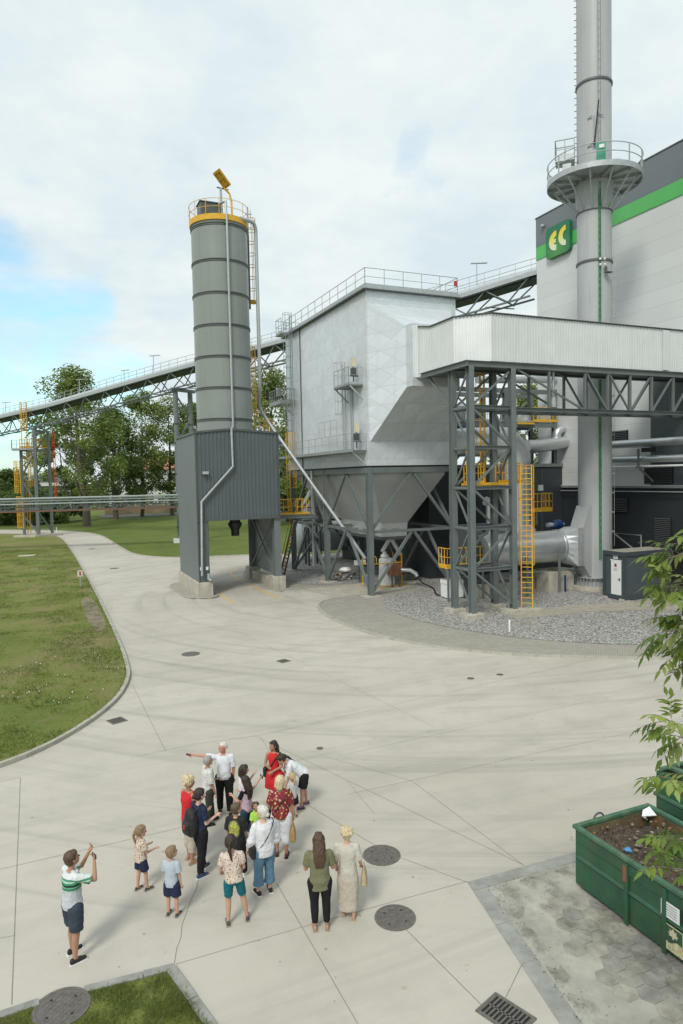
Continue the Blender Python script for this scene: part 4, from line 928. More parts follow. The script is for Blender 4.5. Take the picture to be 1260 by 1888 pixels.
# transition box from round duct to chimney
b = MB(); k = 24; ro = [(31.9, dy+DR*math.cos(2*math.pi*i/k), DZ+DR*math.sin(2*math.pi*i/k)) for i in range(k)]
def sq_(i):
    a = 2*math.pi*i/k; c_, s_ = math.cos(a), math.sin(a); m_ = max(abs(c_), abs(s_)); return (32.45, CY+.66*c_/m_*1.0, DZ+.0+1.28*s_/m_)
so_ = [sq_(i) for i in range(k)]; e_ = [(32.95, y, z) for _, y, z in so_]
b.add(ro+so_+e_, [(i, (i+1) % k, k+(i+1) % k, k+i) for i in range(k)]+[(k+i, k+(i+1) % k, 2*k+(i+1) % k, 2*k+i) for i in range(k)]); b.build('transition_box', MT['galv'], t)
def support(x, w=.12): return MB().beam((x, dy-.95, .1), (x, dy-.95, DZ+.1), w).beam((x, dy-.95, 1.6), (x+1.6, dy-.95, 1.6), .09).build('support', MT['steel'], t)
support(31.25); support(28.6)
for x0, x1, y0, y1, h in ((31.3, 33.0, 36.2, 38.2, 1.35), (27.0, 31.2, 37.4, 38.6, .75), (25.2, 26.4, 36.6, 38.2, .9), (30.6, 31.4, 35.9, 37.2, 1.4)):
    MB().bx(x0, x1, y0, y1, -.05, h).build('plinth', MT['conc'], t, bevel=.02)
MB().beam((31.7, 35.6, .1), (31.7, 35.6, 1.2), .09).build('blue_post', MT['blue'], t)
def motor(c, label, r=.38):
    t = thing('motor', c, label, 'motor', 'blue motors'); c = Vector(c)
    MB().pipe([c-V(.35, .0, 0), c-V(.28, 0, 0), c+V(.28, 0, 0), c+V(.36, 0, 0)], [r*.8, r, r, r*.75], 20).build('housing', MT['blue'], t, smooth=True)
    MB().beam(c+V(0, 0, -.5), c+V(0, 0, -.3), .5).build('mount', MT['steel'], t)
    MB().tube(c+V(.36, 0, 0), c+V(.62, 0, 0), .1, 10).build('shaft', MT['galv'], t, smooth=True); MB().tube(c-V(.36, 0, 0), c-V(.85, 0, 0), .16, 10).build('shaft', MT['galv'], t, smooth=True)
def at3(px, py, Y): return tuple(PY(px, py, Y))
motor(at3(1027, 967, 37.4), 'round blue motor on top of the silver duct, close to the chimney', .33)
motor(at3(889, 976, 38.0), 'blue motor behind the left columns of the truss tower', .42)
# fan housing behind the tower
t = thing('fan_housing', (25, 38, 0), 'grey fan housing with pipe stub half hidden behind the truss tower', 'fan')
b = MB(); b.tube((25.0, 37.8, 3.0), (26.2, 37.8, 3.0), 1.5, 32); b.build('casing', MT['steeldk'], t, smooth=True)
b = MB(); q = PY(905, 935, 37.0); b.pipe([(q.x, 37, 3.9), (q.x, 37, 5.8), (q.x-.1, 37, 6.2), (q.x-.4, 37, 6.3)], .3, 14); b.build('air_pipe', MT['alu'], t, smooth=True)
MB().bx(24.6, 26.6, 36.9, 38.7, 0, 1.5).build('base_frame', MT['steeldk'], t)
# ================================================================ MAIN BUILDING
WX = 40.0; YC = 48.25; ZR = 29.95
def panelmat(name, col, ph=1.15, rough=.45, metal=0.1, k=.55):
    m, tr_, b = newmat(name); q = NT(tr_); g = tr_.nodes.new('ShaderNodeNewGeometry'); s = tr_.nodes.new('ShaderNodeSeparateXYZ'); q.l(g.outputs['Position'], s.inputs[0])
    n = tr_.nodes.new('ShaderNodeMath'); n.operation = 'DIVIDE'; q.l(s.outputs[2], n.inputs[0]); n.inputs[1].default_value = ph
    f = tr_.nodes.new('ShaderNodeMath'); f.operation = 'FRACT'; q.l(n.outputs[0], f.inputs[0])
    fl = tr_.nodes.new('ShaderNodeMath'); fl.operation = 'FLOOR'; q.l(n.outputs[0], fl.inputs[0]); wn = tr_.nodes.new('ShaderNodeTexWhiteNoise'); wn.noise_dimensions = '1D'; q.l(fl.outputs[0], wn.inputs['W'])
    c = q.mix(tuple(x*.97 for x in col), tuple(x*1.02 for x in col), wn.outputs[0]); c = q.mix(c, tuple(x*k for x in col), q.ramp(f.outputs[0], [(.0, 1.), (.02, .7), (.035, 0.)]))
    c = q.mix(c, tuple(x*.88 for x in col), q.mix(0., .3, q.ramp(q.noise(q.pos((1, 1, .2)), .3, 5), [(.4, 0.), (.7, 1.)])))
    q.l(c, b.inputs['Base Color']); b.inputs['Roughness'].default_value = rough; b.inputs['Metallic'].default_value = metal; return m
wht = panelmat('pale wall panels', (.66, .68, .67), 1.15, .45, .0, .72); dkp = panelmat('dark wall panels', (.095, .115, .122), 1.15, .45, 0, .6); dk2 = panelmat('low dark panels', (.030, .037, .042), 3.2, .5, 0, .8)
grn = mat('green stripe', (.10, .46, .12), .4, 0, .04, 1)
t = thing('boiler_building', (WX, YC, 0), 'huge pale panelled boiler building with dark top band and bright green stripe, right edge', 'building')
YE = -30.0
MB().bx(WX, WX+45, YE, YC, 6.87, ZR).build('wall', wht, t)
MB().bx(WX-.06, WX-.003, YE, YC+.02, 27.52, ZR-.01).build('dark_band', panelmat('dark band', (.16, .185, .20), 1.15, .45, 0, .8), t)
MB().bx(WX-.062, WX-.004, YE, YC+.02, 26.45, 27.51).build('green_stripe', grn, t)
MB().bx(WX-.09, WX+45.1, YE-.1, YC+.1, ZR, ZR+.1).build('roof_edge', MT['steeldk'], t)
MB().bx(WX-.05, WX-.004, YE, 36.06, 6.95, 14.6).build('dark_wall', dkp, t)
MB().bx(WX+.01, WX+45, YE, YC-.01, 0, 6.86).build('dark_wall', dk2, t)
b = MB(); b.bx(WX-.12, WX-.01, YE, YC, 6.80, 6.96); b.tube((WX-.35, YE, 6.95), (WX-.35, 45, 6.95), .05, 8); b.tube((WX-.35, YE, 6.55), (WX-.35, 45, 6.55), .04, 8); b.build('ledge', MT['galv'], t)
MB().bx(WX-.035, WX-.004, 44.9, YC, 18.1, 18.5).build('dark_window_band', MT['steeldk'], t)
def louver(y0, y1, z0, z1, m='steeldk'):
    f = MB().bx(WX-.10, WX-.055, y0, y1, z0, z1).build('louver_frame', MT['black'], t); b = MB(); z = z0+.06
    while z < z1-.05: b.slab([(WX-.16, y1-.05, z), (WX-.16, y0+.05, z), (WX-.105, y0+.05, z+.07), (WX-.105, y1-.05, z+.07)], .01); z += .13
    o = b.build('louver_blades', mat('louver grey', (.05, .055, .06), .5), f)
louver(38.1, 39.9, 10.3, 11.1); louver(38.1, 39.9, 4.95, 6.05); louver(34.25, 35.7, .4, 4.7); louver(34.1, 36.6, 7.1, 8.3)
MB().bx(WX-.3, WX+.0, 31, 34.0, 0, 3.0).build('door_recess', MT['black'], t)
MB().pipe([(WX-.6, 39.5, .0), (WX-.6, 39.5, 3.4), (WX-.6, 36.4, 3.4), (WX-.6, 36.4, .0)], .05, 6).beam((WX-.6, 38.9, 3.35), (WX-.6, 37.0, 2.3), .08).build('hand_barrier', MT['galv'], t)
MB().ball((WX-.25, 47.2, 29.0), .16, 12, 8).box((WX-.1, 47.2, 29.1), (.2, .12, .12)).build('wall_camera', MT['galv'], t, smooth=True)
# sign with the two letters
sg = thing('rooftop_sign', (WX-.1, 45.2, 27.3), 'square green sign with rounded corners and yellow letters EC high on the boiler building', 'sign')
sy0, sy1, sz0, sz1 = 43.82, 46.65, 25.96, 28.5
def rrect(y0, y1, z0, z1, r, n=6):
    o = []
    for cy_, cz_, a in ((y1-r, z1-r, 0), (y0+r, z1-r, 90), (y0+r, z0+r, 180), (y1-r, z0+r, 270)):
        for i in range(n+1): th = math.radians(a+90*i/n); o.append((cy_+r*math.cos(th), cz_+r*math.sin(th)))
    return o
def yzprism(b, pts, x0, x1):
    n = len(pts); b.add([(x0, y, z) for y, z in pts]+[(x1, y, z) for y, z in pts], [tuple(range(n)), tuple(reversed(range(n, 2*n)))]+[((i+1) % n, i, n+i, n+(i+1) % n) for i in range(n)]); return b
gm, gt, gbs = newmat('sign green'); q = NT(gt); gg = q.n('ShaderNodeTexGradient', _gradient_type='SPHERICAL'); mp = gt.nodes.new('ShaderNodeMapping'); ge = gt.nodes.new('ShaderNodeNewGeometry'); q.l(ge.outputs['Position'], mp.inputs[0]); mp.vector_type = 'TEXTURE'; mp.inputs['Location'].default_value = (WX-.4, 45.3, 26.5); mp.inputs['Scale'].default_value = (2, 1.8, 1.3); q.l(mp.outputs[0], gg.inputs[0])
q.l(q.ramp(gg.outputs['Fac'], [(0., (.01, .16, .07)), (.9, (.07, .30, .05))]), gbs.inputs['Base Color']); gbs.inputs['Roughness'].default_value = .35
b = yzprism(MB(), rrect(sy0, sy1, sz0, sz1, .35), WX-.36, WX-.07); b.build('panel', gm, sg)
lm, lt_, lb = newmat('letter yellow'); q = NT(lt_); ge = lt_.nodes.new('ShaderNodeNewGeometry'); ss = lt_.nodes.new('ShaderNodeSeparateXYZ'); q.l(ge.outputs['Position'], ss.inputs[0]); mrr = lt_.nodes.new('ShaderNodeMapRange'); mrr.inputs[1].default_value = 26.5; mrr.inputs[2].default_value = 28.1; q.l(ss.outputs[2], mrr.inputs[0])
q.l(q.ramp(mrr.outputs[0], [(.1, (.72, .78, .62)), (.55, (.78, .72, .12)), (.9, (.80, .60, .03))]), lb.inputs['Base Color']); lb.inputs['Roughness'].default_value = .4
def letter(name, yR, w, z0, z1, bars):                       # yR: the cut edge on the viewer's right (smaller y)
    cyy = yR; cz_ = (z0+z1)/2; ro = (z1-z0)/2; b = MB(); n = 14
    O = [(cyy+w*math.cos(math.pi/2-math.pi*i/n), cz_+ro*math.sin(math.pi/2-math.pi*i/n)) for i in range(n+1)]
    I = [(cyy+w*.42*math.cos(math.pi/2-math.pi*i/n)+.0, cz_+ro*(.42 if bars else .50)*math.sin(math.pi/2-math.pi*i/n)) for i in range(n+1)]
    for i in range(n): yzprism(b, [O[i], I[i], I[i+1], O[i+1]], WX-.40, WX-.362)
    if bars: yzprism(b, [(cyy+.06, cz_+.17), (cyy+w*.5, cz_+.17), (cyy+w*.5, cz_-.17), (cyy+.06, cz_-.17)], WX-.398, WX-.363)
    return b.build(name, lm, sg)
letter('letter_e', 45.36, .86, 26.42, 28.02, True); letter('letter_c', 44.24, .84, 26.5, 28.1, False)
# low dark annex
YD = 45.2
t = thing('low_annex', (27, YD, 0), 'low dark grey flat roofed annex behind the truss tower and filter house', 'building')
MB().bx(27.0, WX-.02, YD, 62, 0, 8.55).build('wall', dk2, t)
MB().bx(26.9, WX-.01, YD-.12, 62.1, 8.56, 8.82).build('roof_edge', MT['steel'], t)
for x in (30.5, 34.2, 37.8): MB().bx(x, x+.06, YD-.05, YD-.003, 0, 8.5).build('panel_joint', MT['steeldk'], t)
MB().bx(35.6, 36.6, YD-.06, YD-.005, 2.2, 3.1).build('wall_window', MT['black'], t)
# pipe rack on the annex roof
t = thing('pipe_rack', (30, 45.6, 8.8), 'grey steel pipe rack with railed deck on the annex roof, behind the truss', 'pipe rack')
for x in (39.5, 34.5, 29.5):
    for y in (45.6, 48.6): column('column', (x, y, 8.83), (x, y, 15.0), .32, .32, .03, MT['steel'], t)
for y in (45.6, 48.6): mem('beam', (28.5, y, 14.75), (39.6, y, 14.75), .25, 'steel', .35); mem('beam', (28.5, y, 12.0), (39.6, y, 12.0), .25, 'steel', .35)
MB().bx(28.5, 39.2, 45.7, 48.5, 12.18, 12.26).build('deck', MT['galvd'], t)
b = MB(); railing(b, [(28.5, 45.65, 12.26), (39.2, 45.65, 12.26)], 1.15, .7, .03, .15); b.build('guard_rail', MT['galv'], t)
b = MB(); railing(b, [(37.2, 45.4, 12.26), (39.6, 45.4, 12.26)], 1.2, .4, .035, .2); b.bx(35.6, 37.2, 45.3, 45.6, 12.05, 12.2); b.build('yellow_rail', MT['yellow'], t)
mem('brace', (34.6, 45.6, 9.0), (37.0, 45.6, 11.8), .12); mem('brace', (29.6, 45.6, 9.0), (32.0, 45.6, 11.8), .12); mem('brace', (36.8, 48.6, 12.4), (39.4, 48.6, 14.5), .12); mem('brace', (32, 48.6, 14.5), (34.4, 48.6, 12.4), .12)
for x, z, h, mm in ((31.2, 12.3, 1.6, 'alu'), (33.0, 12.3, 1.2, 'blue'), (35.8, 12.3, 1.9, 'galv'), (30.0, 12.3, 1.3, 'steeldk'), (37.6, 12.3, .9, 'white')):
    MB().lathe((x, 47.2, z), [(.45, 0), (.5, .1), (.5, h*.75), (.3, h*.9), (.12, h)], 20).build('vessel', MT[mm], t, smooth=True)
# silver pipes
def pipeline(name, label, pts, r, m='alu', joints=()):
    t = thing(name, pts[0], label, 'pipe', 'silver jacketed pipes')
    MB().pipe(roundp([Vector(p) for p in pts], 3), r, 18).build('pipe', MT[m], t, smooth=True)
    return t
pipeline('silver_pipe', 'silver pipe high under the gallery floor, crossing behind the truss', [PY(880, 700, 46), PY(1040, 700, 46), PY(1058, 702, 46), PY(1061, 720, 46), PY(1061, 790, 46), PY(1050, 812, 46), PY(1035, 818, 45.4), PY(975, 822, 45.0)], .30)
pipeline('silver_pipe', 'silver pipe bend shaped like a hook, left of the chimney', [PY(1060, 792, 45), PY(1036, 790, 45), PY(1028, 797, 45), PY(1026, 812, 45)], .33)
pipeline('silver_pipe', 'thick silver pipe lying on the annex roof, left of the chimney', [PY(972, 823, 44.8), PY(1000, 822, 44.8), PY(1060, 812, 44.8), PY(1090, 805, 44.8)], .52)
pipeline('silver_pipe', 'upper of the two silver pipes running right from the chimney', [PX(1085, 823, 38.9), PX(1262, 812, 38.9), V(38.9, 20, 10.0)], .29)
pipeline('silver_pipe', 'lower of the two silver pipes running right from the chimney', [PX(1085, 848, 38.9), PX(1200, 846, 38.9), PX(1262, 845, 38.9), V(38.9, 20, 8.85)], .26)
pipeline('thin_pipe', 'thin pale pipe just below the two silver pipes', [PX(1085, 862, 38.7), PX(1262, 858, 38.7), V(38.7, 20, 8.35)], .07, 'white')
t = thing('pipe_bracket', (39, 36.5, 8.2), 'dark bracket with valve holding the silver pipes on the wall right of the chimney', 'bracket')
q = PX(1187, 845, 39.0)
MB().beam((39.95, q.y, 8.3), (38.3, q.y, 8.3), .14).beam((39.95, q.y-.05, 7.2), (38.6, q.y, 8.25), .1).beam((38.5, q.y, 8.3), (38.5, q.y, 9.6), .12).build('arm', MT['steel'], t); MB().box((38.7, q.y-.7, 9.5), (.5, .8, .3)).build('valve_box', MT['black'], t)
# ================================================================ CONVEYOR BRIDGE
cA, cB = Vector((0, 114.0)), Vector((16.5, 90.3)); cd = (cB-cA).normalized(); cn = Vector((cd.y, -cd.x))   # cn points to the camera side
def cpos(px):
    r = sight(px, 800); k = r.x/r.y; t_ = (k*cA.y-cA.x)/(cd.x-k*cd.y); return t_
ks = sorted([(cpos(px), v) for px, v in ((-200, (17.6, 16.2, 13.9)), (0, (19.7, 18.3, 16.1)), (100, (20.75, 19.25, 17.1)), (327, (23.4, 21.9, 19.95)), (600, (25.3, 24.0, 22.2)), (843, (26.9, 25.1, 23.6)), (989, (27.7, 26.2, 24.6)), (1030, (27.9, 26.4, 24.8)))])
def cz(s, i): return float(np.interp(s, [k[0] for k in ks], [k[1][i] for k in ks]))
s0, s1 = ks[0][0], cpos(1008)
def cp(s, o, z): p = cA+cd*s+cn*o; return Vector((p.x, p.y, z))
t = thing('conveyor_bridge', cp(0, 0, 15), 'long sloping grey conveyor bridge with railing and lattice underside, climbing across the whole background', 'conveyor bridge')
W2 = 1.35; stn = np.arange(s0, s1, 3.0).tolist()+[s1]
def sweep(name, o0, o1, f0, f1, m, sm=False):
    b = MB()
    for a, c in zip(stn, stn[1:]):
        q = [cp(a, o0, f0(a)), cp(a, o1, f0(a)), cp(a, o1, f1(a)), cp(a, o0, f1(a)), cp(c, o0, f0(c)), cp(c, o1, f0(c)), cp(c, o1, f1(c)), cp(c, o0, f1(c))]
        b.add(q, [(0,1,5,4), (1,2,6,5), (2,3,7,6), (3,0,4,7)])
    return b.build(name, MT[m], t)
zb_ = lambda s: cz(s, 1)
zr_ = lambda s: cz(s, 0)
sweep('walkway', W2, W2-.75, lambda s: zb_(s)+.25, lambda s: zb_(s)+.40, 'galv'); sweep('walkway', -W2, -W2+.75, lambda s: zb_(s)+.25, lambda s: zb_(s)+.40, 'galv')
sweep('belly', W2-.5, -W2+.5, lambda s: zb_(s)-.25, lambda s: zb_(s)+.38, 'steeldk')
sweep('side_beam', W2+.05, W2-.08, lambda s: zb_(s)+.0, lambda s: zb_(s)+.42, 'galv')
b = MB(); m_ = 8
for a, c in zip(stn, stn[1:]):
    ra = [cp(a, .62*math.cos(math.pi*j/m_), zb_(a)+.38+.72*math.sin(math.pi*j/m_)) for j in range(m_+1)]; rc = [cp(c, .62*math.cos(math.pi*j/m_), zb_(c)+.38+.72*math.sin(math.pi*j/m_)) for j in range(m_+1)]
    b.add(ra+rc, [(j, j+1, m_+2+j, m_+1+j) for j in range(m_)])
b.build('cover', MT['alu'], t, smooth=True)
for o in (W2, -W2):
    b = MB()
    for a, c in zip(stn, stn[1:]):
        for f in (1.0, .55): b.tube(cp(a, o, zb_(a)+.4+(zr_(a)-zb_(a)-.4)*f), cp(c, o, zb_(c)+.4+(zr_(c)-zb_(c)-.4)*f), .03, 5)
        for u in (0, .5): s = a+(c-a)*u; b.tube(cp(s, o, zb_(s)+.3), cp(s, o, zr_(s)), .03, 4)
    b.build('guard_rail', MT['galv'], t)
st = 2.1; n_ = int((s1-s0)/st)
for o in (W2-.15, -W2+.15):
    b = MB()
    for i in range(n_): a, c = s0+i*st, s0+(i+1)*st; b.beam(cp(a, o*.6, cz(a, 2)), cp(c, o*.6, cz(c, 2)), .16); b.beam(cp(a, o, zb_(a)-.02), cp(c, o, zb_(c)-.02), .14)
    b.build('truss_chord', MT['steel'], t)
    b = MB()
    for i in range(n_):
        a, c = s0+i*st, s0+(i+1)*st
        if i % 2: b.beam(cp(a, o, zb_(a)), cp(c, o*.6, cz(c, 2)), .11)
        else: b.beam(cp(a, o*.6, cz(a, 2)), cp(c, o, zb_(c)), .11)
    b.build('truss_lattice', MT['steel'], t)
for i in range(0, n_): a = s0+i*st; MB().beam(cp(a, W2-.2, cz(a, 2)), cp(a+st*(1 if i % 2 else 0), -W2+.2, cz(a, 2)), .09).build('cross_member', MT['steel'], t)
def clamp_(x): return x
for px, py, dx in ((130, 700, .9), (213, 683, .7), (268, 656, .9), (868, 487, 1.1), (-8, 742, .9)):
    s = cpos(px+6); p = cp(s, -W2, zr_(s)-.9); q = ZAT(px, py, (p.x, p.y)); b = MB(); b.tube(p, V(p.x, p.y, q), .05, 6); b.beam((p.x-dx*.5, p.y+dx*.2, q+.02), (p.x+dx, p.y-dx*.2, q+.12), .22, .08); b.build('lamp_post', MT['galv'], t)
# round posts of the trestle by the silo
def post2(px, name='trestle_post'):
    pass
t = thing('conveyor_trestle', (16.3, 90.4, 0), 'tall twin round post trestle under the conveyor, just left of the silo', 'trestle')
topz = cz(cpos(330), 2)-.2
for x, y in ((16.2, 90.3), (18.35, 91.6)):
    MB().tube((x, y, .5), (x, y, topz), .33, 16).build('post', MT['steel'], t, smooth=True)
    for z in (2.0, 5.0, 9.0, 13.0, 15.5): MB().tube((x, y, z-.06), (x, y, z+.06), .42, 16).build('flange', MT['steeldk'], t, smooth=True)
    footing((x, y), 1.6, 1.2, .55, t, MT['white'])
mem('cap_beam', (15.6, 89.9, topz+.1), (19.0, 92.0, topz+.1), .4, tt=t)
for a, c in ((topz-.5, topz-3.4), (topz-6.6, topz-3.6), (topz-7, topz-10)): mem('brace', (16.2, 90.3, a), (18.35, 91.6, c), .16, tt=t)
# left stair trestle
t = thing('stair_trestle', (-.5, 114, 0), 'dark four legged conveyor trestle with yellow ladders and platforms at the left edge', 'trestle')
LT = {}
for k, (px, py) in dict(a=(46, 990), b=(71, 990), c=(97, 987)).items(): LT[k] = G(px, py)
LT['d'] = LT['a']+LT['c']-LT['b']
zt3 = 16.0
for k in 'abcd':
    top = 13.4 if k == 'a' else zt3; MB().ibeam(LT[k]+V(0, 0, .3), (LT[k].x, LT[k].y, top), .45, .45, .05).build('leg', MT['steel'], t)
def T3(k, z): return V(LT[k].x, LT[k].y, z)
for z in (13.2, 16.1):
    for a, c in (('b', 'c'), ('a', 'b'), ('c', 'd'), ('a', 'd')):
        if z < 14 or 'a' not in (a, c): mem('tie_beam', T3(a, z), T3(c, z), .3, tt=t)
for a, c, z0, z1 in (('a', 'b', 9.3, 12.9), ('a', 'b', 8.7, 5.0), ('b', 'c', 12.9, 15.8), ('c', 'b', 12.9, 9.2), ('b', 'c', 8.8, 5.2), ('a', 'b', 3.2, .6), ('b', 'c', 4.0, .6)): mem('brace', T3(a, z0), T3(c, z1), .2, tt=t)
for z in (4.3, 9.0): mem('tie_beam', T3('a', z), T3('b', z), .18, tt=t); mem('tie_beam', T3('b', z), T3('c', z), .18, tt=t)
MB().prism([(LT[k]+d_).to_tuple()[:2] for k, d_ in (('a', V(-1.6, -.8, 0)), ('b', V(-.4, -1.2, 0)), ('c', V(1.6, -.8, 0)), ('d', V(.8, 1, 0)))], -.05, .35).build('footing', MT['conc'], t)
b = MB(); x0 = PX(22, 828, -4.9).x; pp = [PY(22, 828, LT['a'].y-.3), PY(60, 828, LT['a'].y-.3)]
b.box((pp[0].x/2+pp[1].x/2, LT['a'].y, 13.35), (pp[1].x-pp[0].x, 2.2, .25)); b.build('platform', MT['galv'], t)
b = MB(); railing(b, [(pp[0].x, LT['a'].y+1, 13.5), (pp[0].x, LT['a'].y-1.1, 13.5), (pp[1].x, LT['a'].y-1.1, 13.5)], 1.2, .8, .035, 0); b.build('guard_rail', MT['galv'], t)
def lad(px, y0, y1, dy_=-1.2, cage=.3, w=.6):
    q = PY(px, y0, LT['a'].y+dy_); z1_ = ZAT(px, y1, (q.x, q.y)); z0_ = max(.3, q.z); ladder(t, (q.x, q.y, z0_), (q.x, q.y, z1_), (-.5, -.85, 0), MT['yellow'], w=w, cage_from=cage, r=.05, cr=.42)
lad(36, 912, 850); lad(61, 900, 850, .6); lad(46, 790, 742, -1.2, .1, .8); lad(46, 828, 788, -1.2, None, .9); lad(41, 975, 915, -1.2, .2); lad(55, 990, 840, .3, None, .5); lad(57, 850, 815, .4, .1)
b = MB(); railing(b, [T3('b', 13.5), T3('c', 13.5)], 1.3, .7, .04, .2); railing(b, [(pp[0].x+1.1, LT['a'].y-.6, 13.5), (pp[1].x+1, LT['a'].y-.6, 13.5)], 1.4, .35, .05, .3); b.build('yellow_rail', MT['yellow'], t)
q = G(97, 988); b = MB()
for i in range(26):
    z = 5.8+i*.42; b.tube((q.x+.6, q.y-.3, z), (q.x+.85, q.y-.3, z+.4), .022, 4)
for x in (.58, .87): b.tube((q.x+x, q.y-.3, 5.5), (q.x+x, q.y-.3, 16.2), .04, 5)
b.build('red_lattice_pole', MT['red'], t)
# pipe bridge on the left
t = thing('pipe_bridge', (0, 100, 5.5), 'low horizontal lattice pipe bridge with green grey pipes passing behind the silo base at left', 'pipe bridge')
pA, pB = Vector((-28.0, 97.5)), Vector((17.0, 87.6))
bd = (pB-pA).normalized(); bn = Vector((bd.y, -bd.x))
def bp_(s, o, z): p = pA+bd*s+bn*o; return Vector((p.x, p.y, z))
BLn = (pB-pA).length
for z, r, o in ((6.28, .13, .9), (5.98, .11, .75), (5.62, .10, .9)):
    MB().tube(bp_(0, o, z), bp_(BLn, o, z), r, 8).build('pipe', mat('pipe grey green', (.26, .31, .29), .45), t, smooth=True)
for o in (.9, -.9):
    MB().beam(bp_(0, o, 4.72), bp_(BLn, o, 4.72), .14).build('bottom_rail', MT['brown'], t)
    MB().beam(bp_(0, o*.8, 5.25), bp_(BLn, o*.8, 5.25), .12).build('side_rail', MT['steeldk'], t)
    b = MB(); s = 0
    while s < BLn-1.6: b.beam(bp_(s, o*.8, 4.7), bp_(s+1.6, o*.8, 5.9), .07); b.beam(bp_(s, o*.8, 4.7), bp_(s, o*.8, 6.2), .1); s += 1.6
    b.build('lattice', MT['steel'], t)
MB().prism([bp_(0, -.8, 0).to_tuple()[:2], bp_(BLn, -.8, 0).to_tuple()[:2], bp_(BLn, .8, 0).to_tuple()[:2], bp_(0, .8, 0).to_tuple()[:2]], 4.78, 4.86).build('deck', MT['steeldk'], t)
# ================================================================ CONTAINER, CRATE, BAG STATION, TANKS
X0, X1, Y0, Y1 = 32.36, 36.3, 31.15, 32.92
t = thing('site_container', (X0, Y0, .1), 'dark grey site cabin with white door beside the chimney foot', 'container')
MB().bx(X0+.08, X1-.08, Y0+.08, Y1-.08, .22, 2.95).build('body', MT['cabin'], t)
b = MB()
for x in (X0+.07, X1-.07):
    for y in (Y0+.07, Y1-.07): b.box((x, y, 1.6), (.16, .16, 2.9))
for z in (.24, 2.95):
    b.bx(X0, X1, Y0-.001, Y0+.12, z-.12, z+.12); b.bx(X0, X1, Y1-.12, Y1+.001, z-.121, z+.121); b.bx(X0-.001, X0+.12, Y0, Y1, z-.122, z+.122); b.bx(X1-.12, X1+.001, Y0, Y1, z-.119, z+.119)
b.build('frame', mat('frame grey', (.05, .064, .072), .42), t)
MB().bx(X0+.1, X1-.1, Y0+.1, Y1-.1, 3.0, 3.08).build('roof', mat('dusty roof', (.30, .29, .24), .8, 0, .2, 3), t)
d_ = MB().bx(X0+.03, X0+.078, Y0+.32, Y0+1.12, .38, 2.5).build('door', MT['white'], t, bevel=.008)
MB().bx(X0+.02, X0+.05, Y0+.27, Y0+1.17, 2.5, 2.56).build('door_frame', MT['white'], d_)
MB().bx(X0-.04, X0+.03, Y0+.38, Y0+.50, 1.38, 1.42).bx(X0+.0, X0+.03, Y0+.38, Y0+.42, 1.26, 1.42).build('door_handle', MT['black'], d_)
MB().bx(X0+.022, X0+.03, Y0+.66, Y0+.84, 2.12, 2.32).build('door_sticker', [mat('sticker red', (.30, .03, .08), .5)], d_)
b = MB()
for k in range(3): b.bx(X0+.024, X0+.03, Y0+.60, Y0+.90, 2.00-k*.06, 2.015-k*.06)
b.build('door_lines', MT['galvd'], d_)
pl = MB().bx(X0+.03, X0+.06, Y0+.60, Y0+.95, 2.62, 2.86).build('number_plate', MT['white'], t)
def text(s, size, loc, rot, m, parent, name='lettering', depth=.004, sx=1):
    cu = bpy.data.curves.new(name, 'FONT'); cu.body = s; cu.size = size; cu.extrude = depth; cu.align_x = 'CENTER'; cu.align_y = 'CENTER'
    o = bpy.data.objects.new(name, cu); COL.objects.link(o); dg = bpy.context.evaluated_depsgraph_get(); me = bpy.data.meshes.new_from_object(o.evaluated_get(dg)); bpy.data.objects.remove(o)
    e = bpy.data.objects.new(name, me); COL.objects.link(e); me.materials.clear(); me.materials.append(m); e.parent = parent
    off = Vector((0, 0, 0)); qq = parent
    while qq is not None: off += qq.location; qq = qq.parent
    e.location = Vector(loc)-off; e.rotation_euler = rot; e.scale = (sx, 1, 1); return e
text('SMK', .17, (X0+.024, Y0+.775, 2.735), (math.pi/2, 0, -math.pi/2), MT['black'], pl)
b = MB()
for x in (X0+.1, X1-.3): b.box((x+.1, Y0+.2, .1), (.5, .4, .18)); b.box((x+.1, Y1-.2, .1), (.5, .4, .18))
b.build('support_block', MT['conc'], t)
t = thing('white_crate', (23.4, 37.2, 0), 'low white lidded crate standing left of the tower foot', 'crate')
cx0, cx1, cy0, cy1 = 23.42, 25.15, 37.0, 37.95
MB().bx(cx0+.03, cx1-.03, cy0+.03, cy1-.03, .16, 1.02).build('body', MT['white'], t, bevel=.015); MB().bx(cx0, cx1, cy0, cy1, 1.02, 1.28).build('lid', MT['white'], t, bevel=.03)
b = MB()
for x in (cx0+.15, (cx0+cx1)/2, cx1-.15): b.box((x, (cy0+cy1)/2, .08), (.12, .9, .16))
b.build('skid', MT['galvd'], t)
b = MB()
for x in (cx0+.5, cx1-.5): b.box((x, cy0-.005, 1.0), (.05, .03, .1))
b.build('latch', MT['steel'], t)
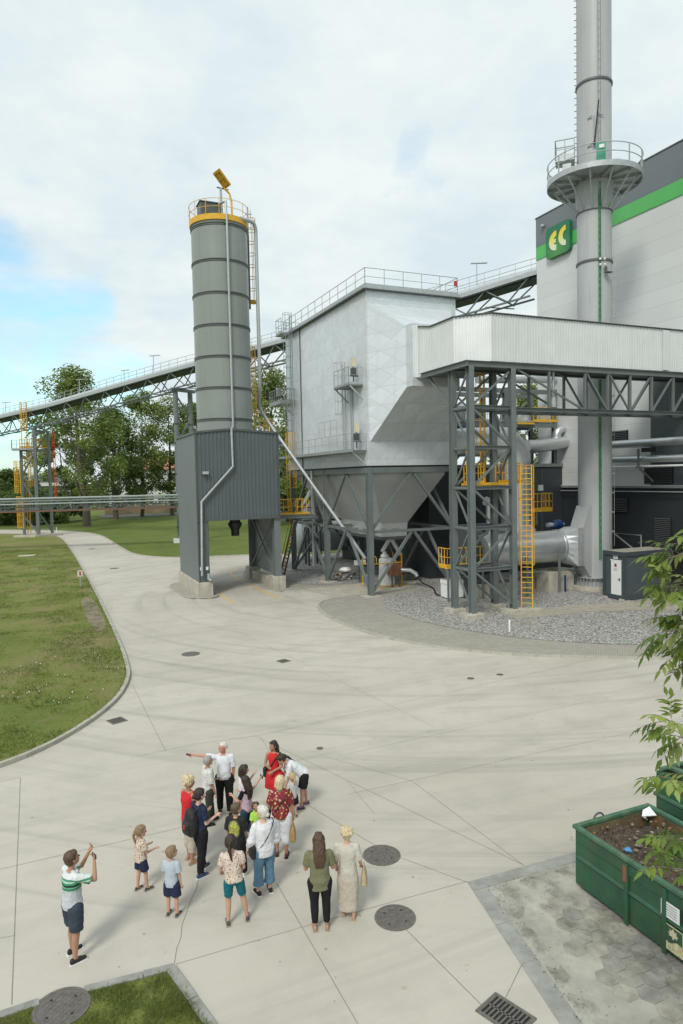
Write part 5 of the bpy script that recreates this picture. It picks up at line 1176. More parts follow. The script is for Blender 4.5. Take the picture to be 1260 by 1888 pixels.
# bagging station
q = G(714, 1082)
bxx, byy = q.x+.15, q.y+.4
t = thing('bag_frame', (bxx, byy, 0), 'open yellow pipe frame around the filling station under the filter house', 'frame')
fx = (bxx-1.55, bxx+1.0); fyv = (byy-.55, byy+.75)
for x in fx:
    for y in fyv: MB().beam((x, y, 0), (x, y, 2.35), .07).build('post', MT['yellow'], t)
b = MB()
for z in (1.75, 2.3):
    if z > 2: b.pipe(roundp([V(fx[0], fyv[0], 2.0), V(fx[0], fyv[0], z), V(fx[0]+.5, fyv[0], z), V(fx[0]+.5, fyv[0], 1.75)], 1), .035, 6); b.pipe(roundp([V(fx[1]-.5, fyv[0], 1.75), V(fx[1]-.5, fyv[0], z), V(fx[1], fyv[0], z), V(fx[1], fyv[0], 2.0)], 1), .035, 6)
    else:
        b.beam((fx[0], fyv[0], z), (fx[1], fyv[0], z), .06)
        for x in fx: b.beam((x, fyv[0], z), (x, fyv[1], z), .06)
b.beam((fx[0], fyv[0], .08), (fx[1], fyv[0], .08), .06); b.beam((fx[0], fyv[0], .9), (fx[0], fyv[1], .9), .06); b.build('rail', MT['yellow'], t)
plas = mat('woven white plastic', (.62, .64, .64), .5, 0, .12, 8, 0, .5, 14)
t = thing('bulk_bag', (bxx, byy, 0), 'tall white woven bulk bag hanging in the yellow frame', 'bag')
def lumpy(b, c, prof, n, amp, seed, sq_=.0):
    r_ = np.random.RandomState(seed); ph = r_.rand(8)*6.28; vs = []
    for i, (r, z) in enumerate(prof):
        for j in range(n):
            a = 2*math.pi*j/n; k = 1+amp*(math.sin(3*a+ph[0]+z*3)+.6*math.sin(7*a+ph[1]-z*4)+.4*math.sin(11*a+ph[2]+z*2)); s_ = 1/max(abs(math.cos(a)), abs(math.sin(a)))**sq_
            vs.append((c[0]+r*k*s_*math.cos(a), c[1]+r*k*s_*math.sin(a), c[2]+z))
    m = len(prof); fs = [(i*n+j, i*n+(j+1) % n, (i+1)*n+(j+1) % n, (i+1)*n+j) for i in range(m-1) for j in range(n)]+[tuple(reversed(range(n))), tuple(range((m-1)*n, m*n))]
    return b.add(vs, fs)
lumpy(MB(), (bxx, byy, 0), [(.42, .04), (.52, .1), (.53, .5), (.46, .9), (.44, 1.4), (.45, 1.9), (.40, 2.05), (.22, 2.15)], 40, .02, 3, .6).build('sack', plas, t, smooth=True)
MB().lathe((bxx-.1, byy, 0), [(.3, 2.16), (.3, 2.3), (.16, 2.4), (.16, 2.55)], 20).build('spout', MT['white'], t, smooth=True)
t = thing('filling_chute', (bxx+.4, byy, 3.6), 'white forked pipe chute above the bulk bag under the funnel', 'chute')
MB().pipe([(bxx+.35, byy, 3.6), (bxx+.3, byy, 3.4), (bxx-.3, byy, 2.55)], .15, 12).build('left_branch', MT['white'], t, smooth=True)
MB().pipe([(bxx+.5, byy, 3.4), (bxx+1.35, byy+.2, 2.2)], .15, 12).build('right_branch', MT['white'], t, smooth=True)
b = MB().box((bxx+.42, byy, 3.42), (.5, .4, .3)); b.build('joint', MT['white'], t, bevel=.05)
MB().tube((bxx-.35, byy, 3.45), (bxx+1.2, byy, 3.45), .07, 8).build('actuator', MT['galv'], t)
t = thing('suction_hose', (bxx+1.5, byy, 0), 'silver pipe elbow with black hose trailing over the gravel towards the white crate', 'hose')
qa = PY(742, 1058, 43.5); MB().pipe([(qa.x-.2, 43.6, 1.25), (qa.x+.5, 43.2, 1.2), (qa.x+.85, 43.0, .95), (qa.x+.9, 42.9, .75)], .16, 12).build('elbow', MT['alu'], t, smooth=True)
MB().pipe(roundp([V(qa.x+.9, 42.9, .75), V(qa.x+1.0, 42.3, .3), V(qa.x+1.3, 41.3, .13), V(23.5, 38.6, .13), V(24.0, 37.9, .13)], 2), .055, 8).build('hose', MT['black'], t, smooth=True)
MB().bx(qa.x-1.0, qa.x-.2, 43.3, 44.1, .9, 1.7).build('pump_box', MT['brown'], t, bevel=.02); MB().beam((qa.x-.9, 43.4, .07), (qa.x-.9, 43.4, .9), .08).beam((qa.x-.3, 43.4, .07), (qa.x-.3, 43.4, .9), .08).build('pump_leg', MT['steeldk'], t)
q = PY(664, 1037, 46.5)
t = thing('socket_post', (q.x, q.y, 0), 'pair of white socket boxes on a post under the filter house', 'socket box')
for dx in (-.25, .25): MB().box((q.x+dx, q.y, q.z), (.4, .2, .36)).build('box', MT['white'], t, bevel=.02)
MB().beam((q.x, q.y+.15, .07), (q.x, q.y+.15, 3.2), .07).build('post', MT['steeldk'], t)
# scrap bundle
q = G(645, 1072); t = None; b = MB(); rs = np.random.RandomState(5); ms = [MT['white'], MT['galv'], MT['steeldk'], MT['brown']]
for i in range(95):
    a = rs.rand()*6.28; r = rs.rand()**.5*.95; z = .1+rs.rand()*.75*(1-r*.5); c = V(q.x+r*1.15*math.cos(a), q.y+.7+r*.6*math.sin(a), z); d = Vector(rs.randn(3)); d.z *= .4; d.normalize(); L = .2+rs.rand()*.45; b.m = int(rs.choice([0, 1, 1, 2, 3], 1)[0])
    if rs.rand() < .6: b.pipe([c-d*L/2, c+Vector(rs.randn(3))*.08, c+d*L/2], .02+.03*rs.rand(), 5)
    else: b.beam(c-d*L/2, c+d*L/2, .16, .012)
b.m = 0; lumpy(b, (q.x, q.y+.7, .72), [(.42, 0), (.48, .12), (.30, .28), (.1, .32)], 14, .08, 9)
o = b.build('scrap_pile', ms); tag(o, 'tangled pile of scrap cables and plastic on the gravel under the filter house', 'scrap pile')
# tanks
t = thing('lying_tank', (22, 60, 2), 'big lying grey steel tank on short feet behind the filter house columns', 'tank')
c0_ = PY(541, 1012, 62); MB().lathe((0, 0, 0), [(.001, 0)], 4)
tx0, tz = c0_.x, 2.3; rT = 1.45
MB().pipe([(tx0, 62, tz), (tx0+.15, 62, tz), (tx0+.5, 62, tz), (tx0+7.6, 62, tz), (tx0+7.9, 62, tz), (tx0+8.05, 62, tz)], [rT*.45, rT*.78, rT, rT, rT*.78, rT*.4], 36).build('shell', MT['galv'], t, smooth=True)
for x in (tx0+1.2, tx0+6.4): MB().bx(x, x+.18, 61.2, 62.8, .05, 1.3).build('foot', MT['steel'], t)
b = MB()
for x in (tx0+1.5, tx0+4, tx0+6): b.tube((x, 62, tz+rT-.1), (x, 62, tz+rT+.35), .15, 10)
b.build('nozzle', MT['galv'], t)
t = thing('conical_tank', (21, 58, 4), 'small upright ribbed tank with pointed top behind the left columns of the filter house', 'tank')
q = PY(576, 945, 58.5); MB().lathe((q.x, q.y, 0), [(.95, 3.6), (1.0, 3.7), (1.0, 5.6), (.08, 7.3), (.001, 7.32)], 28).build('shell', MT['hopper'], t, smooth=True)
for z in (4.2, 4.8, 5.4): MB().lathe((q.x, q.y, z), [(1.0, -.04), (1.05, 0), (1.0, .04)], 28, caps=False).build('hoop', MT['steel'], t)
b = MB()
for a in range(4): b.beam((q.x+.8*math.cos(a*1.57+.7), q.y+.8*math.sin(a*1.57+.7), 0), (q.x+.8*math.cos(a*1.57+.7), q.y+.8*math.sin(a*1.57+.7), 3.7), .14)
b.beam((q.x-2.6, q.y, 4.3), (q.x+2, q.y, 3.4), .25); b.build('frame', MT['steeldk'], t)
# small sign at the lawn edge, marker posts
q = G(149, 1084); zt_ = ZAT(147, 1052, (q.x, q.y)); t = thing('warning_post', (q.x, q.y, 0), 'small red and white warning sign on a thin post at the lawn kerb', 'sign')
MB().tube((q.x, q.y, 0), (q.x, q.y, zt_), .035, 6).build('post', MT['galv'], t); n = Vector((-q.x, -q.y, 0)).normalized(); a_ = math.atan2(n.y, n.x)+math.pi/2
b = MB().box((q.x+n.x*.05, q.y+n.y*.05, zt_-.22), (.36, .03, .44), a_); b.build('plate', MT['white'], t)
b = MB().box((q.x+n.x*.075, q.y+n.y*.075, zt_-.09), (.28, .02, .05), a_).box((q.x+n.x*.075, q.y+n.y*.075, zt_-.33), (.24, .02, .05), a_).box((q.x+n.x*.075, q.y+n.y*.075, zt_-.21), (.12, .02, .19), a_+.0); b.build('red_marks', MT['red'], t)
for px, py, h, lab in ((940, 1168, .7, 'thin white marker post in the gravel below the truss tower'), (105, 982, .9, 'small white marker post beside the far left trestle')):
    q = G(px, py); b = MB().lathe((q.x, q.y, 0), [(.05, 0), (.05, h-.05), (.02, h)], 10); o = b.build('marker_post', MT['white']); o.location = (0, 0, 0); tag(o, lab, 'post')
q = G(50, 1026); o = MB().prism([(q.x-.9, q.y-.6), (q.x+.8, q.y-.7), (q.x+.9, q.y+.5), (q.x-.8, q.y+.7)], .05, .14).build('concrete_cover', MT['conc'], bevel=.02); tag(o, 'flat square concrete cover lying in the left lawn', 'cover')
# ================================================================ SKIPS
sgm = mat('skip green', (.022, .088, .045), .5, 0, .25, 2.2, .5, .15, 30, .5, (.12, .08, .05), .35); sgl = mat('skip rim green', (.055, .135, .08), .5, 0, .3, 4, 0, .1, 30, .5, (.22, .2, .15), .45)
rust = mat('rusty inside', (.12, .10, .055), .8, 0, .35, 3, .3, .2, 30, .3, (.28, .12, .04), .5)
def skip(x0, x1, y0, y1, h, label, fill, z0=.10, tall=0):
    t = thing('waste_skip', (x0, y0, 0), label, 'skip', 'green waste skips')
    th = .04
    MB().bx(x0, x0+th, y0, y1, z0, h).build('side_wall', [sgm], t); MB().bx(x1-th, x1, y0, y1, z0, h).build('side_wall', [sgm], t)
    MB().bx(x0+th+.002, x1-th-.002, y1-th, y1, z0, h).build('end_wall', sgm, t); MB().bx(x0+th+.002, x1-th-.002, y0, y0+th, z0, h).build('end_wall', sgm, t)
    MB().bx(x0+th, x1-th, y0+th, y1-th, z0, z0+.05).build('floor', MT['steeldk'], t)
    b = MB(); b.bx(x0+th+.001, x0+th+.008, y0+.06, y1-.06, z0+.1, h-.02); b.bx(x1-th-.008, x1-th-.001, y0+.06, y1-.06, z0+.1, h-.02); b.bx(x0+.08, x1-.08, y1-th-.008, y1-th-.001, z0+.1, h-.02); b.build('inner_lining', rust, t)
    b = MB(); r = .045
    b.bx(x0-r, x0+th+.01, y0-r, y1+r, h, h+.075); b.bx(x1-th-.01, x1+r, y0-r, y1+r, h, h+.075); b.bx(x0+th+.012, x1-th-.012, y1-th-.01, y1+r, h, h+.073); b.bx(x0+th+.012, x1-th-.012, y0-r, y0+th, h, h+.073); b.build('rim', sgl, t, bevel=.012)
    for yy in np.linspace(y1-1.28, y0+.4, 4)[:4]: MB().bx(x0-.055, x0-.001, yy-.04, yy+.05, z0-.04, h-.02).build('rib', sgm, t, bevel=.01)
    b = MB()
    for z in (z0+(h-z0)*.50, ): b.add([(x0-.001, y0, z-.05), (x0-.001, y1-.05, z-.05), (x0-.035, y1-.05, z), (x0-.035, y0, z), (x0-.001, y1-.05, z+.05), (x0-.001, y0, z+.05)], [(0,3,2,1), (3,5,4,2)])
    b.add([(x0-.001, y0, h-.24), (x0-.001, y1-.05, h-.24), (x0-.02, y1-.05, h-.22), (x0-.02, y0, h-.22), (x0-.02, y1-.05, h-.02), (x0-.02, y0, h-.02)], [(0,3,2,1), (3,5,4,2)])
    b.build('pressed_swage', sgm, t)
    MB().bx(x0+.1, x0+.3, y0+.1, y1-.1, .0, z0).build('skid', MT['steeldk'], t); MB().bx(x1-.3, x1-.1, y0+.1, y1-.1, .0, z0).build('skid', MT['steeldk'], t)
    return t
kx0, kx1, ky1, ky0, kh = 9.13, 11.02, 10.0, 5.9, 1.17
t = skip(kx0, kx1, ky0, ky1, kh, 'rusty edged green waste skip full of soil and rubble, lower right', True)
b = MB(); b.pipe(arc((kx0+.62, ky1+.04, kh+.02), (1, 0, 0), (0, 0, 1), .13, .1, math.pi-.1, 8), .02, 6); b.build('lifting_hook', MT['steeldk'], t)
MB().bx(kx0-.062, kx0-.054, ky1-1.30, ky1-1.22, kh-.35, kh-.06).build('rust_patch', MT['brown'], t)
p_ = MB().bx(kx0-.045, kx0-.038, 7.62, 7.98, .70, .96).build('notice_label', MT['white'], t, )
b = MB()
for k in range(5): b.bx(kx0-.048, kx0-.046, 7.67+.0, 7.93-.03*(k % 2), .745+k*.042, .755+k*.042)
b.build('notice_text', MT['galvd'], p_)
# leaf emblem label
ly0, ly1, lz0, lz1 = 7.55, 7.92, .17, .60
lb_ = MB().bx(kx0-.045, kx0-.037, ly0, ly1, lz0, lz1).build('emblem_label', mat('label cream', (.55, .50, .30), .6, 0, .25, 14, 0, 0, 60, .5, (.03, .1, .05), .5), t)
def yzp(b, pts, x): n = len(pts); b.add([(x, y, z) for y, z in pts], [tuple(reversed(range(n)))]); return b
cxl = (ly0+ly1)/2
b = MB(); b.add([(kx0-.0475, ly1-.015, lz1-.015), (kx0-.0475, ly0+.015, lz1-.015), (kx0-.0475, ly0+.015, lz0+.20)]+[(kx0-.0475, ly0+.015+(ly1-ly0-.03)*i/8, lz0+.17+.04*math.sin(i*.8)) for i in range(1, 9)], [tuple(range(11))]); b.build('emblem_field', sgm, lb_)
leafp = [(0, .17), (.03, .11), (.07, .13), (.06, .07), (.10, .06), (.07, .02), (.08, -.01), (.03, 0), (0, -.06), (-.03, 0), (-.08, -.01), (-.07, .02), (-.10, .06), (-.06, .07), (-.07, .13), (-.03, .11)]
yzp(MB(), [(cxl+y, lz0+.265+z*.85) for y, z in leafp], kx0-.0495).build('emblem_leaf', mat('leaf cream', (.55, .50, .36), .6), lb_)
# soil fill
def heap(name, x0, x1, y0, y1, z, amp, m, parent=None, n=46, seed=1):
    r_ = np.random.RandomState(seed); b = MB(); nx, ny = n, int(n*(y1-y0)/(x1-x0)); H = np.zeros((nx+1, ny+1))
    for o_ in range(1, 6):
        f = 2**o_; g = r_.rand(f+2, f*2+2); xi = np.linspace(0, f, nx+1); yi = np.linspace(0, f*2, ny+1); x_, y_ = np.meshgrid(xi, yi, indexing='ij'); a, c = x_.astype(int), y_.astype(int); u, v = x_-a, y_-c
        H += (g[a, c]*(1-u)*(1-v)+g[np.minimum(a+1, f+1), c]*u*(1-v)+g[a, np.minimum(c+1, 2*f+1)]*(1-u)*v+g[np.minimum(a+1, f+1), np.minimum(c+1, 2*f+1)]*u*v)/(1.55**o_)
    H = (H-H.mean())*amp; H += r_.randn(nx+1, ny+1)*amp*.06
    vs = []
    for i in range(nx+1):
        for j in range(ny+1):
            u, v = i/nx, j/ny; e = min(u, 1-u, v, 1-v)*8; vs.append((x0+(x1-x0)*u, y0+(y1-y0)*v, z+H[i, j]-max(0, 1-e)*.1))
    b.add(vs, [(i*(ny+1)+j, (i+1)*(ny+1)+j, (i+1)*(ny+1)+j+1, i*(ny+1)+j+1) for i in range(nx) for j in range(ny)]); return b.build(name, m, parent, smooth=True)
soil = mat('heaped soil', (.085, .066, .05), .95, 0, .4, 6, 0, .9, 40, .2, (.17, .14, .11), .5)
o = heap('soil_heap', kx0+.05, kx1-.05, ky0+.05, ky1-.05, kh-.13, .34, soil, None, 64, 4); tag(o, 'dark lumpy soil heaped in the lower right skip', 'soil')
o['kind'] = 'stuff'
rs = np.random.RandomState(8); b = MB(); rm = [mat('pebble %d' % k, c, .85, 0, .2, 20) for k, c in enumerate(((.35, .32, .28), (.16, .13, .10), (.24, .22, .19), (.50, .48, .45), (.26, .12, .07)))]
for i in range(420):
    x, y = kx0+.12+rs.rand()*(kx1-kx0-.24), ky0+.2+rs.rand()*(ky1-ky0-.3); r = .006+.028*rs.rand()**4; b.m = int(rs.choice([0, 1, 1, 1, 1, 2, 2, 4])); b.ball((x, y, kh-.10+rs.rand()*.08), (r*(1+rs.rand()), r*(1+rs.rand()), r*.8), 6, 4)
o = b.build('rubble', rm); tag(o, 'small stones and brick bits scattered over the soil in the skip', 'rubble', kind='stuff')
q = G(1187, 1497, kh-.02); o = MB().slab([(kx1-.34, ky1-.16, kh-.03), (kx1-.10, ky1-.30, kh+.0), (kx1-.05, ky1-.08, kh+.07), (kx1-.22, ky1-.07, kh+.03)], .02).build('white_scrap', MT['white']); tag(o, 'curled white plastic sheet at the back corner of the skip', 'scrap')
q = G(1159, 1564, kh); o = lumpy(MB(), (q.x, q.y, kh-.06), [(.05, 0), (.07, .03), (.05, .06), (.02, .08)], 10, .15, 4).build('blue_scrap', mat('blue plastic', (.06, .22, .42), .4), None, smooth=True); tag(o, 'crumpled blue plastic on the soil in the skip', 'scrap')
# second skip
sx0 = 11.42
t = skip(sx0, sx0+1.9, 6.1, 10.15, 1.28, 'cleaner green skip with a slanted end, behind the soil filled one', False)
b = MB(); pr = [(10.15, 1.355), (10.15, 1.80), (9.9, 1.84), (9.45, 1.355)]
b.add([(sx0-.001, y, z) for y, z in pr]+[(sx0+.05, y, z) for y, z in pr], [(0, 1, 2, 3), (7, 6, 5, 4), (0, 4, 5, 1), (1, 5, 6, 2), (2, 6, 7, 3)]); b.bx(sx0+.052, sx0+1.9, 10.1, 10.14, 1.356, 1.8); b.build('raised_end', sgm, t)
b = MB(); b.tube((sx0+.0, 10.05, 1.87), (sx0+1.9, 10.05, 1.87), .045, 8); b.beam((sx0+.25, 10.05, 1.87), (sx0+1.2, 7.6, 1.52), .14, .05); b.build('top_bar', sgl, t)
o = heap('dirt_layer', sx0+.06, sx0+1.84, 6.2, 10.05, .9, .2, soil, None, 30, 9); tag(o, 'thin dirt layer inside the cleaner green skip', 'soil'); o['kind'] = 'stuff'
# ================================================================ PEOPLE
from mathutils import noise as mnoise
skinA = mat('skin', (.50, .29, .20), .55, 0, .06, 20, 0, 0, 60, .4); skinB = mat('skin tanned', (.40, .215, .135), .55, 0, .06, 20); skinC = mat('skin pale', (.58, .37, .28), .55, 0, .06, 20); skinR = mat('skin ruddy', (.52, .24, .17), .55, 0, .06, 20)
def hairmat(n, c):
    m, t, b = newmat(n); q = NT(t); s = q.noise(q.pos((60, 60, 9)), 1.0, 4, .7); q.l(q.mix(tuple(x*.55 for x in c), tuple(min(1, x*1.35) for x in c), q.ramp(s, [(.3, 0.), (.7, 1.)])), b.inputs['Base Color']); b.inputs['Roughness'].default_value = .5; q.bump(s, b, .8, .01); return m
H = {k: hairmat('hair '+k, c) for k, c in dict(dark=(.035, .022, .016), brown=(.085, .048, .028), light=(.25, .16, .09), blond=(.50, .36, .20), grey=(.33, .32, .30), white=(.62, .60, .55), cream=(.62, .50, .32), boy=(.10, .07, .04)).items()}
def cloth(n, c, var=.12):
    m, t, b = newmat(n); q = NT(t); s = q.noise(q.pos(), 7, 5, .6); q.l(q.mix(tuple(x*(1-var) for x in c), tuple(min(1, x*(1+var)) for x in c), s), b.inputs['Base Color']); b.inputs['Roughness'].default_value = .85; b.inputs['Specular IOR Level'].default_value = .2
    q.bump(q.noise(q.pos((1, 1, .5)), 16, 4, .6, .6), b, .5, .02); return m
def floral(n, base, cols, scale=16, thr=.34):
    m, t, b = newmat(n); q = NT(t); v = q.n('ShaderNodeTexVoronoi', Scale=scale); q.l(q.pos(), v.inputs['Vector']); s = t.nodes.new('ShaderNodeSeparateColor'); q.l(v.outputs['Color'], s.inputs[0])
    st = [(i/len(cols), c) for i, c in enumerate(cols)]; cr = q.ramp(s.outputs[0], st); t.nodes[-1].color_ramp.interpolation = 'CONSTANT' if t.nodes[-1].type == 'VALTORGB' else 'LINEAR'
    f = q.ramp(v.outputs['Distance'], [(thr, 1.), (thr+.08, 0.)]); q.l(q.mix(base, cr, f), b.inputs['Base Color']); b.inputs['Roughness'].default_value = .85; q.bump(q.noise(q.pos(), 16, 4), b, .4, .02); return m
def capsule(b, p, r, q, r2, n=14):
    p, q = Vector(p), Vector(q)
    if (q-p).length > 1e-4: b.tube(p, q, r, n, r2)
    b.ball(p, r, n, 8); b.ball(q, r2, n, 8)
def loft(b, rings, n=22, sup=2.3):                            # rings: (centre, X axis, Y axis, rx, ry)
    base = len(b.v)
    for c, X, Y, rx, ry in rings:
        for j in range(n):
            a = 2*math.pi*j/n; ca, sa = math.cos(a), math.sin(a); k = (abs(ca)**sup+abs(sa)**sup)**(-1/sup); b.v.append(tuple(Vector(c)+X*(rx*ca*k)+Y*(ry*sa*k)))
    m = len(rings)
    for i in range(m-1):
        for j in range(n): b.f.append((base+i*n+j, base+i*n+(j+1) % n, base+(i+1)*n+(j+1) % n, base+(i+1)*n+j)); b.mi.append(b.m)
    b.f.append(tuple(base+j for j in reversed(range(n)))); b.f.append(tuple(base+(m-1)*n+j for j in range(n))); b.mi += [b.m, b.m]
def melt(b, name, m, parent, voxel=.008, it=4, wr=0., ws=9., zs=.6):
    o = b.build('tmp_'+name, m, None); md = o.modifiers.new('r', 'REMESH'); md.mode = 'VOXEL'; md.voxel_size = voxel; md.use_smooth_shade = True
    if it: sm = o.modifiers.new('s', 'SMOOTH'); sm.iterations = it; sm.factor = .5
    dg = bpy.context.evaluated_depsgraph_get(); me = bpy.data.meshes.new_from_object(o.evaluated_get(dg)); om = o.data; bpy.data.objects.remove(o); bpy.data.meshes.remove(om)
    off = Vector(parent.location); n = len(me.vertices); co = np.empty(n*3, 'f'); me.vertices.foreach_get('co', co); co = co.reshape(-1, 3)
    if wr:
        no = np.empty(n*3, 'f'); me.vertices.foreach_get('normal', no); no = no.reshape(-1, 3)
        d = np.array([mnoise.noise((c[0]*ws, c[1]*ws, c[2]*ws*zs))+.6*mnoise.noise((c[0]*ws*2.3, c[1]*ws*2.3, c[2]*ws*2.3*zs)) for c in co], 'f'); co = co+no*(d*wr)[:, None]
    co = co-np.array(off, 'f'); me.vertices.foreach_set('co', co.ravel().astype('f')); me.name = name
    me.materials.clear(); me.materials.append(m); me.polygons.foreach_set('use_smooth', [True]*len(me.polygons)); me.update()
    e = bpy.data.objects.new(name, me); COL.objects.link(e); e.parent = parent; return e
PEOPLE = {}
def person(key, label, feet, head, face, group=None, skin=None, kid=0., build=1., hair=('short', 'dark'), top=None, bottom=None, shoes=None, arms=((.10, .04, -1, .04, .22, -1), (.10, .04, -1, .04, .22, -1)), stance=((.0, .04), (.0, -.04)), look=(0, 0), lean=0., belly=0., grip=.5, hfix=None, side=0.):
    skin = skin or skinA
    g = G(*feet); h = hfix or ZAT(head[0], head[1], (g.x, g.y))
    A = Vector((g.x, g.y, 0)).normalized(); B = Vector((A.y, -A.x, 0)); fr = math.radians(face); F = A*math.cos(fr)+B*math.sin(fr); R = Vector((F.y, -F.x, 0)); U = Vector((0, 0, 1))
    t = thing('person', (g.x, g.y, 0), label, 'person', group); O = Vector((g.x, g.y, 0))
    hh = h*(.141+.04*kid); LL = h*(.515-.045*kid); sh = h*(.825-.035*kid); bw = build
    if lean: h_ = h
    def P(r, f, u): return O+R*r+F*f+U*u
    cl, sl_ = math.cos(math.radians(lean)), math.sin(math.radians(lean))
    hipz = LL
    def T(r, f, u):                                            # torso space: u measured up from the hip, bent forward by lean and sideways a little
        return P(r+side*u, f*cl+u*sl_, hipz+u*cl-f*sl_)
    Tu = (F*sl_+U*cl+R*side).normalized(); Tf = (F*cl-U*sl_)
    tl = sh-hipz
    hw = h*.060*(1-.1*kid)*1.0; shw = h*(.099-.004*kid)*(1+.25*(bw-1))
    vox = .0075 if h > 1.3 else .0065
    # legs
    legs = []
    for s, (so_, sf) in zip((-1, 1), stance):
        hipj = T(s*hw, 0, 0) if not lean else P(s*hw, 0, hipz); an = P(s*(hw*.95+so_), sf, h*.048); kn = hipj.lerp(an, .48)+F*(h*.012); legs.append((s, hipj, kn, an))
    rt, rk, rc, ra = h*.052*bw*(1-.12*kid), h*.033*(.5+.5*bw)*(1-.08*kid), h*.031*(.5+.5*bw)*(1-.1*kid), h*.020
    armj = []
    for s, a in zip((-1, 1), arms):
        sj = T(s*shw, 0, tl-h*.034); d1 = (R*s*a[0]+F*a[1]+U*a[2]).normalized(); d2 = (R*s*a[3]+F*a[4]+U*a[5]).normalized(); ej = sj+d1*h*.165; wj = ej+d2*h*.145; armj.append((s, sj, ej, wj, d1, d2))
    ru, re, rw = h*.026*(.4+.6*bw), h*.021*(.6+.4*bw), h*.0145
    b = MB()
    tors = [(0-.03*h, .072, .058), (.02*h, .076, .064), (.25*tl, .066, .055), (.5*tl, .068+.0*bw, .056), (.75*tl, .080, .058), (.92*tl, .074, .045), (1.0*tl, .045, .032)]
    def trings(z0, z1, gx=0., gy=0., flare=0., n=9, up=1.0):
        out = []
        for i in range(n):
            u = z0+(z1-z0)*i/(n-1); zs_ = [q[0] for q in tors]; rx = np.interp(u, zs_, [q[1] for q in tors])*h*(1+(bw-1)*.9)*(1-.06*kid); ry = np.interp(u, zs_, [q[2] for q in tors])*h*(1+(bw-1)*1.0)
            bl = belly*h*math.exp(-((u/tl-.30)/.28)**2); k = (1-i/(n-1))*flare
            out.append((T(0, bl*.5, u), R, Tf, rx+gx+k, ry+gy+k*.8+bl*.6))
        return out
    loft(b, trings(-.03*h, tl*1.0))
    [capsule(b, T(0, 0, tl-h*.022), h*.030, T(s*shw*.94, 0, tl-h*.036), h*.026) for s in (-1, 1)]
    for s, hj, kn, an in legs:
        capsule(b, hj-U*.02*h, rt, kn, rk); capsule(b, kn, rk, kn.lerp(an, .35)-F*.006*h, rc); capsule(b, kn.lerp(an, .35)-F*.006*h, rc, an, ra)
        toe = an+F*h*.075+R*s*h*.012; toe.z = h*.018; heel = an-F*h*.02; heel.z = h*.022; capsule(b, heel, h*.018, toe, h*.014); capsule(b, an, ra*.95, an.lerp(toe, .5), h*.016)
    for s, sj, ej, wj, d1, d2 in armj:
        capsule(b, sj, ru*1.12, ej, re); capsule(b, ej, re, wj, rw)
        # hand: palm, four fingers with a bend, a thumb leaving the side of the palm
        pal = wj+d2*h*.028; w_ = d2.cross(F if abs(d2.dot(F)) < .8 else U).normalized(); nrm = d2.cross(w_).normalized()
        if nrm.dot(R*(-s)) < 0: nrm = -nrm
        for k in (-1, -.33, .33, 1):
            base = pal+d2*h*.022+w_*k*h*.0165; L = h*(.040-.006*abs(k-.2)); f1 = base+(d2*(1-grip*.45)+nrm*grip*.8).normalized()*L*.5; f2 = f1+(d2*(1-grip)+nrm*(grip*1.1)).normalized()*L*.5; fr_ = h*.0051
            capsule(b, wj+d2*h*.012+w_*k*h*.010, h*.009, base, fr_*1.25, 8); capsule(b, base, fr_*1.1, f1, fr_, 8); capsule(b, f1, fr_, f2, fr_*.85, 8)
        side_ = w_ if w_.dot(F) > 0 else -w_
        th0 = wj+d2*h*.016+side_*h*.012; th1 = th0+(d2*.6+side_*.8+nrm*.3).normalized()*h*.022; th2 = th1+(d2*.9+side_*.25+nrm*.5).normalized()*h*.018; capsule(b, th0, h*.0085, th1, h*.0062, 8); capsule(b, th1, h*.0062, th2, h*.005, 8)
    # neck and head
    ly, lp = math.radians(look[0]), math.radians(look[1])
    Hf0 = (F*math.cos(ly)+R*math.sin(ly)); Hr = Vector((Hf0.y, -Hf0.x, 0)); base_l = math.radians(lean*.9)
    pit = lp-base_l; Hf = Hf0*math.cos(pit)+U*math.sin(pit); Hu = U*math.cos(pit)-Hf0*math.sin(pit)
    nb = T(0, .0, tl-.005*h); hc = nb+Tu*(h-sh-hh*.5)+Hf0*hh*.10*(1 if not lean else .5)
    capsule(b, T(0, -.005*h, tl-.04*h), h*.034, nb+Tu*.01*h, h*.029); capsule(b, nb, h*.029, hc-Hu*hh*.25-Hf*hh*.08, h*.028)
    def HP(r, f, u): return hc+Hr*(r*hh)+Hf*(f*hh)+Hu*(u*hh)
    hb = MB()
    def ell(bb, c, rr, n=18, m=12):
        base = len(bb.v); tmp = MB().ball((0, 0, 0), rr, n, m)
        for v in tmp.v: bb.v.append(tuple(Vector(c)+Hr*v[0]+Hf*v[1]+Hu*v[2]))
        bb.f += [tuple(base+i for i in f) for f in tmp.f]; bb.mi += [bb.m]*len(tmp.f)
    ell(b, HP(0, -.03, .09), (hh*.355, hh*.43, hh*.41)); ell(b, HP(0, .10, -.16), (hh*.28, hh*.30, hh*.33)); ell(b, HP(0, .24, -.37), (hh*.13, hh*.12, hh*.10)); capsule(b, HP(0, .38, .04), hh*.035, HP(0, .47, -.10), hh*.055, 8)
    for s in (-1, 1): ell(b, HP(s*.36, -.02, -.04), (hh*.035, hh*.07, hh*.11), 8, 6); ell(b, HP(s*.14, .34, -.12), (hh*.11, hh*.06, hh*.08), 8, 6)
    ell(b, HP(0, .40, -.24), (hh*.11, hh*.03, hh*.03), 8, 5)
    melt(b, 'body', skin, t, vox, 3)
    eb = MB()
    for s in (-1, 1): ell(eb, HP(s*.14, .375, .03), (hh*.055, hh*.03, hh*.032), 8, 6)
